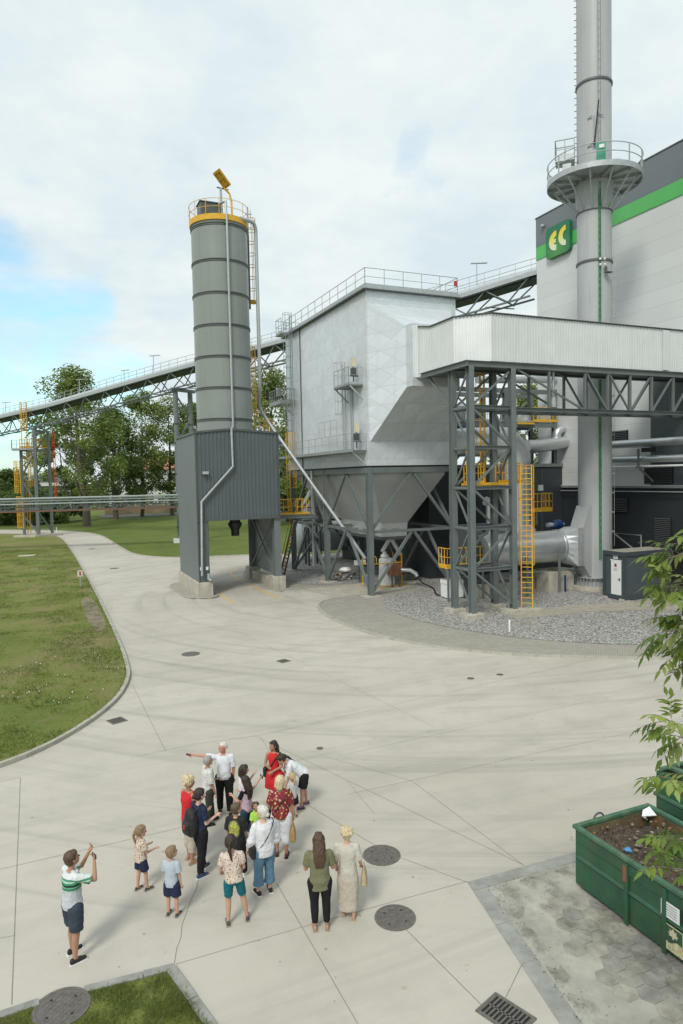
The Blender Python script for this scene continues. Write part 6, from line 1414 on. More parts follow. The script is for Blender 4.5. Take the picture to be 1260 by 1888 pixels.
    eb.build('eyes', MT['black'], t); mb_ = MB(); ell(mb_, HP(0, .405, -.245), (hh*.085, hh*.03, hh*.018), 8, 5); mb_.build('mouth', skinR, t)
    # hair
    hs, hcn = hair; b = MB(); ell(b, HP(0, -.09, .15), (hh*.40, hh*.44, hh*.41)); ell(b, HP(0, -.16, -.03), (hh*.385, hh*.34, hh*.36)); ell(b, HP(0, .12, .33), (hh*.30, hh*.27, hh*.18))
    am = .008
    if hs == 'short' : am = .004
    if hs == 'bald': b = MB(); ell(b, HP(0, -.14, .10), (hh*.39, hh*.39, hh*.41)); ell(b, HP(0, .02, .25), (hh*.32, hh*.30, hh*.26)); am = .003
    if hs == 'bob':
        for s in (-1, 1): capsule(b, HP(s*.30, -.06, .1), hh*.18, HP(s*.36, -.08, -.42), hh*.14)
        capsule(b, HP(0, -.30, .1), hh*.32, HP(0, -.30, -.42), hh*.28)
    if hs in ('curly', 'puffy'):
        rs = random.Random(hash(key) % 1000); am = .01
        for i in range(26): a = rs.uniform(0, 6.28); e = rs.uniform(-.35 if hs == 'puffy' else -.7, .9); rr = hh*.17; ell(b, HP(.38*math.cos(a)*math.cos(e*.9), -.12+.42*math.sin(a)*math.cos(e*.9)-(.12 if math.sin(a) > 0 else 0), .12+.46*math.sin(e)), (rr, rr, rr), 8, 6) if not (math.sin(a) > .25 and e < .45) else None
    if hs == 'long':
        back = [HP(0, -.30, .1), T(0, -h*.050, tl+.01*h)-Tf*h*.02, T(0, -h*.072*bw, tl*.80), T(0, -h*.068*bw, tl*.55)]
        rr = [(.34, .26), (.40, .2), (.44, .15), (.30, .09)]
        loft(b, [(c, R, Tf, hh*a_, hh*d_) for c, (a_, d_) in zip(back, rr)])
        for s in (-1, 1): capsule(b, HP(s*.30, -.1, .1), hh*.15, T(s*hh*.33, -h*.035, tl-.01*h), hh*.12)
    if hs in ('pony', 'braid'):
        q0, q1, q2 = HP(0, -.50, .05), HP(0, -.60, -.35), (T(0, -h*.075, tl*.78) if not lean else T(.02, -h*.07, tl*.62)); capsule(b, HP(0, -.4, .05), hh*.15, q0, hh*.12); capsule(b, q0, hh*.10, q1, hh*.13); capsule(b, q1, hh*.12, q2, hh*.045)
    if hs == 'bun': ell(b, HP(0, -.52, -.08), (hh*.17, hh*.15, hh*.16))
    melt(b, 'hair', H[hcn], t, .008, 2, am*1.5, 34, .22)
    # clothes
    cn = .011*h/1.7
    if top:
        m, sleeve, hem, loose = top['m'], top.get('sleeve', .6), top.get('hem', -.02), top.get('loose', .012)
        b = MB(); loft(b, trings(hem*h, tl*.985, cn+loose, cn+loose*.9, top.get('flare', 0)))
        if not top.get('strap'):
            [capsule(b, T(0, 0, tl-h*.024), h*.034, T(s*shw*.94, 0, tl-h*.036), h*.033) for s in (-1, 1)]
        if sleeve > 0:
            for s, sj, ej, wj, d1, d2 in armj:
                e1 = sj.lerp(ej, min(1, sleeve)); b.ball(sj, ru*1.08+cn+loose*.2, 14, 8); b.tube(sj, e1, ru*1.08+cn+loose*.2, 16, (re if sleeve >= 1 else ru)+cn+loose*.75)
                if sleeve > 1: e2 = ej.lerp(wj, sleeve-1); b.ball(ej, re+cn+loose, 14, 8); b.tube(ej, e2, re+cn+loose, 16, rw+cn+loose*.9)
        o = melt(b, top.get('name', 'shirt'), m, t, .009, 2, .010*h/1.7 if not top.get('tight') else .003, 10, .8)
    if bottom:
        m, kind, ln, loose = bottom['m'], bottom['kind'], bottom['len'], bottom.get('loose', .008); b = MB()
        if kind == 'skirt':
            z0 = hipz+h*bottom.get('waist', .05); z1 = hipz*(1-ln); n_ = 8; loft(b, [(P(0, (0 if not bottom.get('sway') else bottom['sway']*i/n_), z0+(z1-z0)*i/(n_-1)), R, F, h*(.080+.044*min(1, i/1.6)-.016*i/n_ + bottom.get('flare', 0)*(.5+i/n_))*bw, h*(.062+.024*min(1, i/1.6)+bottom.get('flare', 0)*i/n_)*bw) for i in range(n_)][::-1])
        else:
            loft(b, trings(-.035*h, .055*h, cn*.6+loose*.4, cn*.6+loose*.4) if not lean else [(P(0, 0, hipz-.035*h), R, F, h*.08, h*.066), (P(0, .01*h, hipz+.02*h), R, F, h*.085, h*.07), (T(0, 0, .05*h), R, Tf, h*.08, h*.062)])
            for s, hj, kn, an in legs:
                cc = cn*.5+loose; b.ball(hj-U*.02*h, rt+cc, 14, 8)
                if ln <= .48: e = hj.lerp(kn, ln/.48); b.tube(hj-U*.02*h, e, rt+cc, 18, rt*(1-ln/.48)+rk*(ln/.48)+cc*1.8)
                else:
                    b.tube(hj-U*.02*h, kn, rt+cc, 18, rk+cc*1.1); b.ball(kn, rk+cc*1.1, 14, 8); e = kn.lerp(an, (ln-.48)/.52); cf = kn.lerp(an, .35)-F*.006*h; uu = (ln-.48)/.52; b.tube(kn, cf, rk+cc*1.1, 18, rc+cc*1.15); b.ball(cf, rc+cc*1.15, 14, 8)
                    if uu > .35: b.tube(cf, e, rc+cc*1.15, 18, rc+(ra*1.05-rc)*min(1, (uu-.35)/.65)+cc*bottom.get('cuff', 1.2))
        melt(b, bottom.get('name', kind), m, t, .009, 2, .008*h/1.7 if kind != 'leggings' else .002, 11, .9)
    if shoes:
        for s, hj, kn, an in legs:
            toe = an+F*h*.082+R*s*h*.013; toe.z = h*.022; heel = an-F*h*.026; heel.z = h*.024; b = MB(); kk = 1.0 if shoes.get('open') is None else .8
            capsule(b, heel, h*.023*kk, toe, h*.019*kk); capsule(b, heel+U*.012*h, h*.022*kk, an.lerp(toe, .55), h*.019*kk)
            base = len(b.v); so_ = melt(b, 'sandal' if shoes.get('open') else 'shoe', shoes['m'], t, .007, 2)
            sb = MB(); sb.beam(heel-F*h*.024-U*(heel.z-.012), toe+F*h*.02-U*(toe.z-.012), h*.042, .022, U); sb.build('sole', shoes.get('sole', MT['white']), so_)
    PEOPLE[key] = dict(t=t, armj=armj, T=T, P=P, R=R, F=F, U=U, h=h, tl=tl, shw=shw, hh=hh, Tf=Tf, hipz=hipz, hc=hc, bw=bw)
    return t
C_ = lambda n, *c: cloth(n, c)
black = C_('black cloth', .014, .014, .016); navy = C_('navy cloth', .022, .03, .065); denim = C_('denim', .11, .21, .31); denimd = C_('dark denim', .03, .055, .09); whitec = C_('white cloth', .66, .67, .70); cream = C_('cream cloth', .52, .49, .43)
cream2 = C_('beige skirt', .46, .41, .34); redc = C_('red cloth', .56, .03, .035); olive = C_('olive cloth', .17, .17, .10); teal = C_('teal cloth', .01, .13, .16); slate = C_('slate cloth', .045, .06, .08); neon = C_('neon yellow cloth', .45, .75, .12); salmon = C_('salmon cloth', .42, .16, .14); lblue = C_('pale blue cloth', .42, .48, .54); dol = C_('dark olive cloth', .045, .045, .035); pink = C_('pale pink cloth', .52, .38, .46)
flw = floral('floral blouse cloth', (.62, .52, .44), [(.12, .05, .05), (.45, .20, .12), (.10, .12, .10), (.50, .30, .22)], 26, .30); flr = floral('maroon floral cloth', (.20, .018, .03), [(.55, .38, .25), (.50, .12, .08), (.60, .45, .12), (.25, .03, .04)], 18, .34); flg = floral('small floral cloth', (.60, .50, .42), [(.35, .12, .10), (.2, .1, .05), (.4, .25, .1), (.12, .12, .08)], 30, .3)
sandal = dict(m=mat('sandal dark', (.06, .055, .055), .6), open=1, sole=mat('sandal sole', (.25, .22, .2), .7)); sneakB = dict(m=mat('navy trainers', (.03, .06, .13), .6)); shoeK = dict(m=mat('black shoe', (.012, .012, .013), .4), sole=MT['black']); shoeKW = dict(m=mat('black canvas', (.015, .015, .016), .7)); shoeW = dict(m=mat('white trainers', (.6, .6, .56), .6)); sandT = dict(m=mat('tan sandal', (.42, .25, .17), .6), open=1, sole=mat('tan sole', (.36, .28, .2), .7)); sandP = dict(m=mat('purple sandal', (.10, .05, .22), .6), open=1, sole=mat('dark sole', (.05, .05, .06), .7)); shoeBr = dict(m=mat('brown shoe', (.09, .03, .025), .5), open=1, sole=MT['black'])
# striped polo
pm, pt, pb = newmat('striped polo cloth'); q = NT(pt)
g1 = G(138, 1767); hm1 = ZAT(118, 1571, (g1.x, g1.y)); ge = pt.nodes.new('ShaderNodeNewGeometry'); ss = pt.nodes.new('ShaderNodeSeparateXYZ'); q.l(ge.outputs['Position'], ss.inputs[0]); mr_ = pt.nodes.new('ShaderNodeMapRange'); mr_.inputs[1].default_value = hm1*.50; mr_.inputs[2].default_value = hm1*.85; q.l(ss.outputs[2], mr_.inputs[0])
rp = q.ramp(mr_.outputs[0], [(0, (.50, .55, .58)), (.48, (.50, .55, .58)), (.50, (.04, .22, .11)), (.56, (.20, .42, .30)), (.60, (.01, .015, .012)), (.65, (.05, .30, .15)), (.71, (.45, .6, .52)), (.75, (.05, .26, .14)), (.80, (.62, .66, .66))]); q.l(rp, pb.inputs['Base Color']); pb.inputs['Roughness'].default_value = .85; q.bump(q.noise(q.pos(), 12, 4), pb, .4, .02)
for n_ in pt.nodes:
    if n_.type == 'VALTORGB': n_.color_ramp.interpolation = 'CONSTANT'
GRP = None
person('photographer', 'man in white and green striped polo shirt and dark shorts, raising a phone to photograph', (138, 1767), (118, 1571), 66, skin=skinB, build=1.08, hair=('short', 'brown'), top=dict(m=pm, sleeve=.75, hem=-.03, loose=.02), bottom=dict(m=slate, kind='shorts', len=.46, loose=.022), shoes=shoeKW, arms=((.15, 1, -.28, -.25, .45, .9), (.35, .95, -.38, -.5, .25, .95)), stance=((.03, .03), (.02, -.05)), look=(5, 12), grip=.9)
person('floralgirl', 'small girl in floral top and navy shorts beside the boy in grey', (262, 1641), (256, 1522), 60, skin=skinA, kid=.8, hair=('braid', 'light'), top=dict(m=flg, sleeve=.7, hem=-.02, loose=.02, flare=.01), bottom=dict(m=navy, kind='shorts', len=.36, loose=.018), shoes=sandal, arms=((.1, .25, -1, -.1, 1, -.05), (.1, .25, -1, -.1, 1, .0)), stance=((0, -.05), (.02, .07)), look=(25, -5))
person('greyboy', 'little boy in pale grey T-shirt and navy shorts with black sandals, seen from behind', (319, 1688), (314, 1560), 28, skin=skinA, kid=.8, hair=('short', 'light'), top=dict(m=lblue, sleeve=.75, hem=-.04, loose=.024), bottom=dict(m=navy, kind='shorts', len=.42, loose=.024), shoes=sandal, look=(35, 8), arms=((.12, .1, -1, 0, .6, -.6), (.12, .05, -1, .1, .1, -1)), stance=((.015, 0), (.02, .0)))
person('packwoman', 'woman in navy T-shirt and black trousers carrying a black backpack', (371, 1612), (367, 1454), 58, skin=skinC, hair=('bun', 'dark'), top=dict(m=navy, sleeve=.7, hem=-.05, loose=.02), bottom=dict(m=black, kind='trousers', len=.97, loose=.018), shoes=sneakB, arms=((.12, .1, -1, .0, 1, .1), (.1, .1, -1, -.1, 1, .25)), stance=((.03, .14), (.0, -.08)), look=(0, -8))
person('redtop', 'woman with short blond hair in sleeveless red top behind the backpack woman', (352, 1588), (351, 1430), 55, skin=skinB, hair=('puffy', 'cream'), top=dict(m=redc, sleeve=0, strap=1, hem=-.04, loose=.015), bottom=dict(m=cream2, kind='trousers', len=.80, loose=.02), shoes=sandT, look=(10, -12), build=1.08)
person('whiteshirtman', 'grey haired man in loose white shirt and dark olive trousers, left of the pointing man', (386, 1519), (376, 1394), 72, skin=skinB, hair=('short', 'grey'), build=1.05, top=dict(m=floral('white patterned cloth', (.58, .58, .56), [(.45, .45, .44), (.5, .5, .48), (.36, .36, .36), (.6, .6, .58)], 22, .3), sleeve=.95, hem=-.06, loose=.03), bottom=dict(m=dol, kind='trousers', len=.97, loose=.022), shoes=shoeK, arms=((.1, .1, -1, 0, .9, -.3), (.1, .1, -1, 0, .35, -1)), stance=((.02, .12), (0, -.06)), look=(5, 5))
person('pointer', 'white haired stout man in white shirt and black trousers, pointing left with outstretched arm', (416, 1499), (417, 1367), -170, skin=skinR, hair=('bald', 'white'), build=1.14, belly=.035, top=dict(m=whitec, sleeve=.85, hem=-.015, loose=.018), bottom=dict(m=black, kind='trousers', len=.97, loose=.02), shoes=shoeK, arms=((.15, -.05, -1, -.05, -.1, -1), (1, .1, .14, 1, .1, .16)), stance=((.03, .10), (.03, -.04)), look=(38, -6), grip=1.0)
person('jeansgirl', 'girl with long dark hair in pink and black top and dark jeans', (457, 1553), (443, 1432), -50, skin=skinA, kid=.15, hair=('long', 'dark'), top=dict(m=pink, sleeve=0, hem=-.03, loose=.015), bottom=dict(m=denimd, kind='trousers', len=.95, loose=.01), shoes=shoeKW, arms=((.1, .4, -1, -.2, 1, .5), (.1, .4, -1, -.3, 1, .5)), stance=((.0, .03), (.02, -.04)), look=(0, -10))
b = MB(); D = PEOPLE['jeansgirl']
for s, sj, ej, wj, d1, d2 in D['armj']: b.ball(sj, .052, 14, 8); b.tube(sj, sj.lerp(ej, .6), .05, 14, .05)
loft(b, [(D['T'](0, -.01, D['tl']*u), D['R'], D['Tf'], D['h']*.088, D['h']*.062) for u in (.72, .8, .9, .97)]); melt(b, 'black_shrug', black, D['t'], .009, 3, .003)
person('salmongirl', 'dark haired girl in white top and salmon trousers holding up a phone', (452, 1530), (441, 1411), 70, skin=skinA, kid=.25, hair=('bob', 'dark'), top=dict(m=whitec, sleeve=.8, hem=-.03, loose=.018), bottom=dict(m=salmon, kind='trousers', len=.95, loose=.012), shoes=sandP, arms=((.1, .7, -.8, .1, .8, .8), (.1, .7, -.8, -.1, .8, .8)), look=(0, -5))
person('blackboy', 'boy in black T-shirt with colourful print on the back and black trousers', (438, 1618), (431, 1481), 22, skin=skinA, kid=.3, hair=('short', 'boy'), top=dict(m=black, sleeve=.85, hem=-.08, loose=.035), bottom=dict(m=black, kind='trousers', len=.96, loose=.024), shoes=shoeW, look=(40, 4), arms=((.15, .1, -1, 0, .4, -1), (.15, .15, -1, .0, .5, -.9)), stance=((0, .0), (.03, .09)))
person('tealgirl', 'girl with ponytail in floral blouse and teal shorts, standing with feet apart, seen from behind', (434, 1703), (417, 1541), -2, skin=skinA, kid=.35, hair=('pony', 'dark'), top=dict(m=flw, sleeve=.6, hem=-.0, loose=.026, flare=.01), bottom=dict(m=teal, kind='shorts', len=.40, loose=.004, name='cycling_shorts'), shoes=sandal, arms=((.18, .1, -1, -.1, .8, -.6), (.18, .1, -1, -.1, .8, -.6)), stance=((.03, 0), (.13, .06)), look=(12, -4), side=-.06)
person('neonchild', 'curly haired child in neon yellow T-shirt looking up beside the white haired woman', (474, 1562), (468, 1479), 150, skin=skinB, kid=.8, hair=('curly', 'brown'), top=dict(m=neon, sleeve=.8, hem=-.06, loose=.025), bottom=dict(m=navy, kind='shorts', len=.4, loose=.02), shoes=sandal, look=(15, 25))
person('jeanswoman', 'white haired woman in loose white blouse, blue jeans and black slip-on shoes', (490, 1648), (489, 1485), -22, skin=skinC, hair=('bun', 'white'), build=1.08, top=dict(m=whitec, sleeve=1.5, hem=-.06, loose=.045), bottom=dict(m=denim, kind='trousers', len=.84, loose=.024, cuff=2.2), shoes=shoeKW, look=(-35, 2), arms=((.25, .1, -1, .0, .5, -.8), (.2, .1, -1, -.1, .7, -.6)), stance=((.03, .03), (.0, .02)))
person('maroonwoman', 'blond woman in maroon floral blouse and white cropped trousers, seen from behind', (520, 1578), (508, 1431), 5, skin=skinB, hair=('bob', 'cream'), build=1.18, top=dict(m=flr, sleeve=.8, hem=-.02, loose=.03), bottom=dict(m=whitec, kind='trousers', len=.62, loose=.028, cuff=1.6), shoes=shoeBr, arms=((.2, .05, -1, .0, .3, -1), (.2, .05, -1, .03, .12, -1)), look=(5, -3))
person('redwoman', 'woman with long dark hair in a bright red sleeveless dress, arms crossed in front', (508, 1487), (508, 1365), -155, skin=skinB, hair=('long', 'dark'), top=dict(m=redc, sleeve=0, strap=1, hem=-.02, loose=.008, tight=1, name='bodice'), bottom=dict(m=redc, kind='skirt', len=.42, flare=.03, name='dress_skirt', waist=.06), shoes=sandT, look=(25, 0), arms=((.2, .15, -1, -.75, .9, -.3), (.25, .1, -1, -.8, .9, .1)))
person('bendgirl', 'girl in white T-shirt and black shorts bending down over the small child', (562, 1487), (562, 1398), -97, skin=skinA, kid=.1, hair=('braid', 'dark'), top=dict(m=whitec, sleeve=.85, hem=-.03, loose=.03), bottom=dict(m=black, kind='shorts', len=.40, loose=.026), shoes=sandP, lean=52, hfix=1.62, arms=((.0, .15, -1, 0, .3, -1), (.0, .35, -1, 0, .3, -1)), stance=((.01, .09), (.03, -.06)), look=(0, 5))
person('smallchild', 'small blond child in white top and black shorts being helped by the bending girl', (541, 1506), (541, 1425), -35, skin=skinA, kid=1., hair=('pony', 'blond'), top=dict(m=C_('grey white cloth', .5, .5, .5), sleeve=.7, hem=-.03, loose=.02), bottom=dict(m=black, kind='shorts', len=.42, loose=.03), shoes=sandal, look=(0, -5), arms=((.1, .1, -1, 0, .3, -1), (.15, .3, -1, .1, .5, -1)))
person('olivewoman', 'woman with very long brown hair in olive T-shirt and black leggings, seen from behind', (592, 1713), (593, 1536), -3, skin=skinB, hair=('long', 'brown'), build=1.2, top=dict(m=olive, sleeve=.75, hem=-.075, loose=.02), bottom=dict(m=black, kind='leggings', len=.93, loose=.007), shoes=sandT, arms=((.22, .15, -1, -.15, .9, -.2), (.22, .1, -1, -.1, .9, -.3)), stance=((.0, .0), (.01, .0)))
person('creamwoman', 'blond woman in cream blouse and long beige skirt beside the woman in olive', (643, 1691), (637, 1525), 4, skin=skinC, hair=('puffy', 'cream'), build=1.02, top=dict(m=cream, sleeve=.9, hem=-.05, loose=.03), bottom=dict(m=cream2, kind='skirt', len=.80, flare=-.004), shoes=sandT, arms=((.15, .05, -1, 0, .6, -.8), (.2, .05, -1, .1, .6, -.7)), stance=((-.01, .06), (.0, -.03)))
# ---- things they carry
def DP(k): return PEOPLE[k]
d = DP('packwoman'); T_, R_, F_, h_ = d['T'], d['R'], d['F'], d['h']
b = MB(); loft(b, [(T_(0, -h_*.11, u*h_), R_, F_, h_*w1, h_*w2) for u, w1, w2 in ((-.02, .05, .03), (.02, .085, .062), (.10, .092, .07), (.20, .085, .062), (.27, .065, .045), (.29, .03, .02))]); loft(b, [(T_(0, -h_*.175, u*h_), R_, F_, h_*.065, h_*w2) for u, w2 in ((.02, .01), (.05, .03), (.13, .03), (.16, .01))])
t = thing('backpack', T_(0, -h_*.11, 0), 'black backpack on the back of the woman in navy T-shirt', 'backpack'); melt(b, 'bag', mat('black nylon', (.016, .016, .018), .6), t, .01, 3, .01, 12)
b = MB()
for s in (-1, 1): b.pipe(roundp([T_(s*.09, -h_*.07, .27*h_), T_(s*.10, -.01, d['tl']+.03), T_(s*.10, h_*.062, d['tl']-.08), T_(s*.12, h_*.055, d['tl']-.25), T_(s*.12, -h_*.05, .03*h_)], 2), .022, 6)
b.build('shoulder_strap', MT['black'], t)
c = T_(.03, -h_*.208, .12*h_); MB().box(c, (.03, .03, .08)).build('zip_tag', MT['red'], t)
def hold(k, i): return PEOPLE[k]['armj'][i]
def phone(k, label, i=1, up=0.):
    s, sj, ej, wj, d1, d2 = hold(k, i); p = wj+d2*.09; F_ = PEOPLE[k]['F']; R_ = PEOPLE[k]['R']; t = thing('phone', p, label, 'phone')
    w_ = R_*.15; u_ = Vector((0, 0, .078)) ; MB().beam(p-R_*.075, p+R_*.075, .075, .01, F_).build('case', MT['black'], t); MB().beam(p-R_*.07-F_*.006, p+R_*.07-F_*.006, .068, .002, F_).build('screen', mat('phone glass', (.03, .035, .04), .1), t)
phone('photographer', 'phone raised in both hands of the man in the striped polo'); phone('salmongirl', 'phone held up by the girl in salmon trousers')
s, sj, ej, wj, d1, d2 = hold('pointer', 1); o = MB().beam(wj+d2*.07, wj+d2*.17, .05, .03).build('remote', MT['black']); tag(o, 'small black device in the hand of the pointing man', 'device')
def bag(k, i, label, m, w_, h__, dth, hang=.0, name='handbag', loop=.18, at=None):
    s, sj, ej, wj, d1, d2 = hold(k, i); F_, R_ = PEOPLE[k]['F'], PEOPLE[k]['R']; p = (at or wj)+Vector((0, 0, -hang)); t = thing(name, p-Vector((0, 0, h__)), label, 'bag')
    b = MB(); loft(b, [(p+Vector((0, 0, -loop-z)), F_, R_, w_*k1, dth*k2) for z, k1, k2 in ((h__, .9, .9), (h__*.95, 1, 1), (h__*.4, .98, .8), (0, .86, .35))], 20, 4.0); melt(b, 'body', m, t, .008, 1, .004, 14)
    hb_ = MB(); hb_.pipe(roundp([p+F_*w_*.55+Vector((0, 0, -loop)), p+F_*w_*.35+Vector((0, 0, -.02)), p+Vector((0, 0, .02)), p-F_*w_*.35+Vector((0, 0, -.02)), p-F_*w_*.55+Vector((0, 0, -loop))], 2), .009, 6); hb_.build('handle', m, t); return t
straw = mat('straw', (.42, .27, .11), .8, 0, .3, 30, 0, .6, 60); tan = mat('tan leather', (.42, .33, .20), .55, 0, .12, 6)
bag('maroonwoman', 1, 'straw shopping bag hanging from the hand of the woman in maroon blouse', straw, .16, .30, .07, .03, 'straw_bag')
s, sj, ej, wj, d1, d2 = hold('creamwoman', 1); bag('creamwoman', 1, 'light tan handbag on the forearm of the woman in the beige skirt', tan, .15, .26, .06, 0, 'handbag', .10, at=ej.lerp(wj, .5)+PEOPLE['creamwoman']['R']*.06)
0 and bag('redtop', 0, 'beige cloth bag hanging beside the woman in the red top', mat('beige canvas', (.38, .33, .24), .85), .12, .34, .05, .02, 'cloth_bag')
def crossbody(k, label, side=1, low=.0, bagm=MT['black'], size=(.1, .12, .05)):
    d = PEOPLE[k]; T_, h_, bw = d['T'], d['h'], d['bw']; tl = d['tl']; t = thing('shoulder_bag', T_(side*h_*.1, 0, 0), label, 'bag'); e = .062*h_*bw+.04
    pts = []
    for i in range(25):
        a = 2*math.pi*i/24; x = -math.cos(a)*(.085*h_*bw+.03)*side; u = tl*(.52+.50*math.cos(a)); pts.append(T_(x*(1 if True else 1), e*math.sin(a), u))
    MB().pipe(pts[:-1], .011, 6, True).build('strap', MT['black'], t)
    c = T_(side*(h_*.10*bw+.05), .02, low); b = MB().box(c, (size[2]*2, size[0]*2, size[1]*2), math.atan2(d['R'].y, d['R'].x)); b.build('pouch', bagm, t, bevel=.03)
crossbody('jeanswoman', 'thin black shoulder strap bag worn by the woman in blue jeans', -1); crossbody('maroonwoman', 'small black shoulder bag strapped across the maroon blouse', -1); crossbody('redwoman', 'small black shoulder bag at the hip of the woman in red dress', 1, .02)
s, sj, ej, wj, d1, d2 = hold('blackboy', 1); o = lumpy(MB(), wj+d2*.09-Vector((0, 0, .03)), [(.02, 0), (.035, .02), (.03, .05), (.01, .06)], 10, .1, 2).build('yellow_snack', mat('yellow toy', (.55, .42, .04), .5), None, smooth=True); tag(o, 'small yellow thing in the hand of the boy in black', 'toy')
# print on the boy's back
d = PEOPLE['blackboy']; T_, R_, Tf = d['T'], d['R'], d['Tf']; rs = random.Random(3); pr_ = MB(); pmats = [mat('print %d' % i, c, .8) for i, c in enumerate(((.22, .23, .24), (.50, .45, .03), (.16, .35, .05), (.40, .10, .05), (.10, .11, .12)))]
dg = None
rt_ = [o for o in d['t'].children if o.name.startswith('shirt')][0]
me = rt_.data; me.materials.clear()
pm2, pt2, pb2 = newmat('black print cloth'); q = NT(pt2); c0 = T_(0, 0, d['tl']*.58); ge = pt2.nodes.new('ShaderNodeNewGeometry')
vs_ = pt2.nodes.new('ShaderNodeVectorMath'); vs_.operation = 'SUBTRACT'; q.l(ge.outputs['Position'], vs_.inputs[0]); vs_.inputs[1].default_value = c0
def dotn(v): n = pt2.nodes.new('ShaderNodeVectorMath'); n.operation = 'DOT_PRODUCT'; q.l(vs_.outputs[0], n.inputs[0]); n.inputs[1].default_value = v; return n.outputs['Value']
cbn = pt2.nodes.new('ShaderNodeCombineXYZ'); q.l(dotn(tuple(R_)), cbn.inputs[0]); q.l(dotn((0, 0, 1)), cbn.inputs[1]); ln = pt2.nodes.new('ShaderNodeMapping'); ln.inputs['Scale'].default_value = (1/.13, 1/.19, 1); q.l(cbn.outputs[0], ln.inputs[0]); le = pt2.nodes.new('ShaderNodeVectorMath'); le.operation = 'LENGTH'; q.l(ln.outputs[0], le.inputs[0])
nz = q.noise(cbn.outputs[0], 13, 3, .6); colr = q.ramp(nz, [(0, (.2, .21, .22)), (.42, (.16, .17, .18)), (.48, (.55, .48, .03)), (.56, (.2, .38, .05)), (.62, (.38, .12, .06)), (.7, (.05, .05, .05))])
mk = pt2.nodes.new('ShaderNodeMath'); mk.operation = 'MULTIPLY'; q.l(q.ramp(le.outputs['Value'], [(.8, 1.), (1., 0.)]), mk.inputs[0]); bk = pt2.nodes.new('ShaderNodeMath'); bk.operation = 'LESS_THAN'; q.l(dotn(tuple(Tf)), bk.inputs[0]); bk.inputs[1].default_value = -.02; q.l(bk.outputs[0], mk.inputs[1])
q.l(q.mix((.014, .014, .016), colr, mk.outputs[0]), pb2.inputs['Base Color']); pb2.inputs['Roughness'].default_value = .85; me.materials.append(pm2)
# ================================================================ VEGETATION
def leafmat(name, c, tr=.35, k=1.0):
    m, t, b = newmat(name); q = NT(t); n = q.noise(q.pos(), .9*k, 3, .6); n2 = q.noise(q.pos(), 7*k, 2, .6)
    cc = q.mix(tuple(x*.62 for x in c), tuple(x*1.3 for x in c), q.ramp(n, [(.3, 0.), (.7, 1.)])); cc = q.mix(cc, (c[0]*1.5, c[1]*1.25, c[2]*.9), q.mix(0., .5, q.ramp(n2, [(.5, 0.), (.75, 1.)])))
    q.l(cc, b.inputs['Base Color']); b.inputs['Roughness'].default_value = .55; b.inputs['Specular IOR Level'].default_value = .3
    tl = t.nodes.new('ShaderNodeBsdfTranslucent'); q.l(cc, tl.inputs[0]); ms = t.nodes.new('ShaderNodeMixShader'); ms.inputs[0].default_value = tr; q.l(b.outputs[0], ms.inputs[1]); q.l(tl.outputs[0], ms.inputs[2]); q.l(ms.outputs[0], t.nodes['Material Output'].inputs[0]); return m
LM = [leafmat('leaf mid', (.15, .22, .055)), leafmat('leaf light', (.20, .275, .075)), leafmat('leaf dark', (.095, .155, .04))]
bark = mat('bark', (.10, .085, .065), .9, 0, .3, 3, 0, .8, 20)
def npmesh(name, co, quads, m, parent=None, tri=False):
    me = bpy.data.meshes.new(name); k = 3 if tri else 4; n = len(co); f = len(quads)
    me.vertices.add(n); me.vertices.foreach_set('co', np.asarray(co, 'f').ravel()); me.loops.add(f*k); me.loops.foreach_set('vertex_index', np.asarray(quads, 'i').ravel())
    me.polygons.add(f); me.polygons.foreach_set('loop_start', np.arange(0, f*k, k, dtype='i')); me.update(calc_edges=True); me.materials.append(m)
    o = bpy.data.objects.new(name, me); COL.objects.link(o); o.parent = parent; return o
def leafcloud(rs, cents, rads, per, size):
    C = np.repeat(np.asarray(cents), per, 0); Rr = np.repeat(np.asarray(rads), per, 0); n = len(C)
    d = rs.randn(n, 3); d /= np.linalg.norm(d, axis=1)[:, None]; r = rs.rand(n)**.45; p = C+d*r[:, None]*Rr
    a = rs.randn(n, 3); a[:, 2] *= .6; a /= np.linalg.norm(a, axis=1)[:, None]; b = np.cross(a, rs.randn(n, 3)); b /= np.linalg.norm(b, axis=1)[:, None]
    s = size*(.6+.8*rs.rand(n))[:, None]; v = np.stack([p-a*s*.6, p+b*s*.32, p+a*s*.6, p-b*s*.32], 1).reshape(-1, 3); return v, np.arange(n*4).reshape(-1, 4)
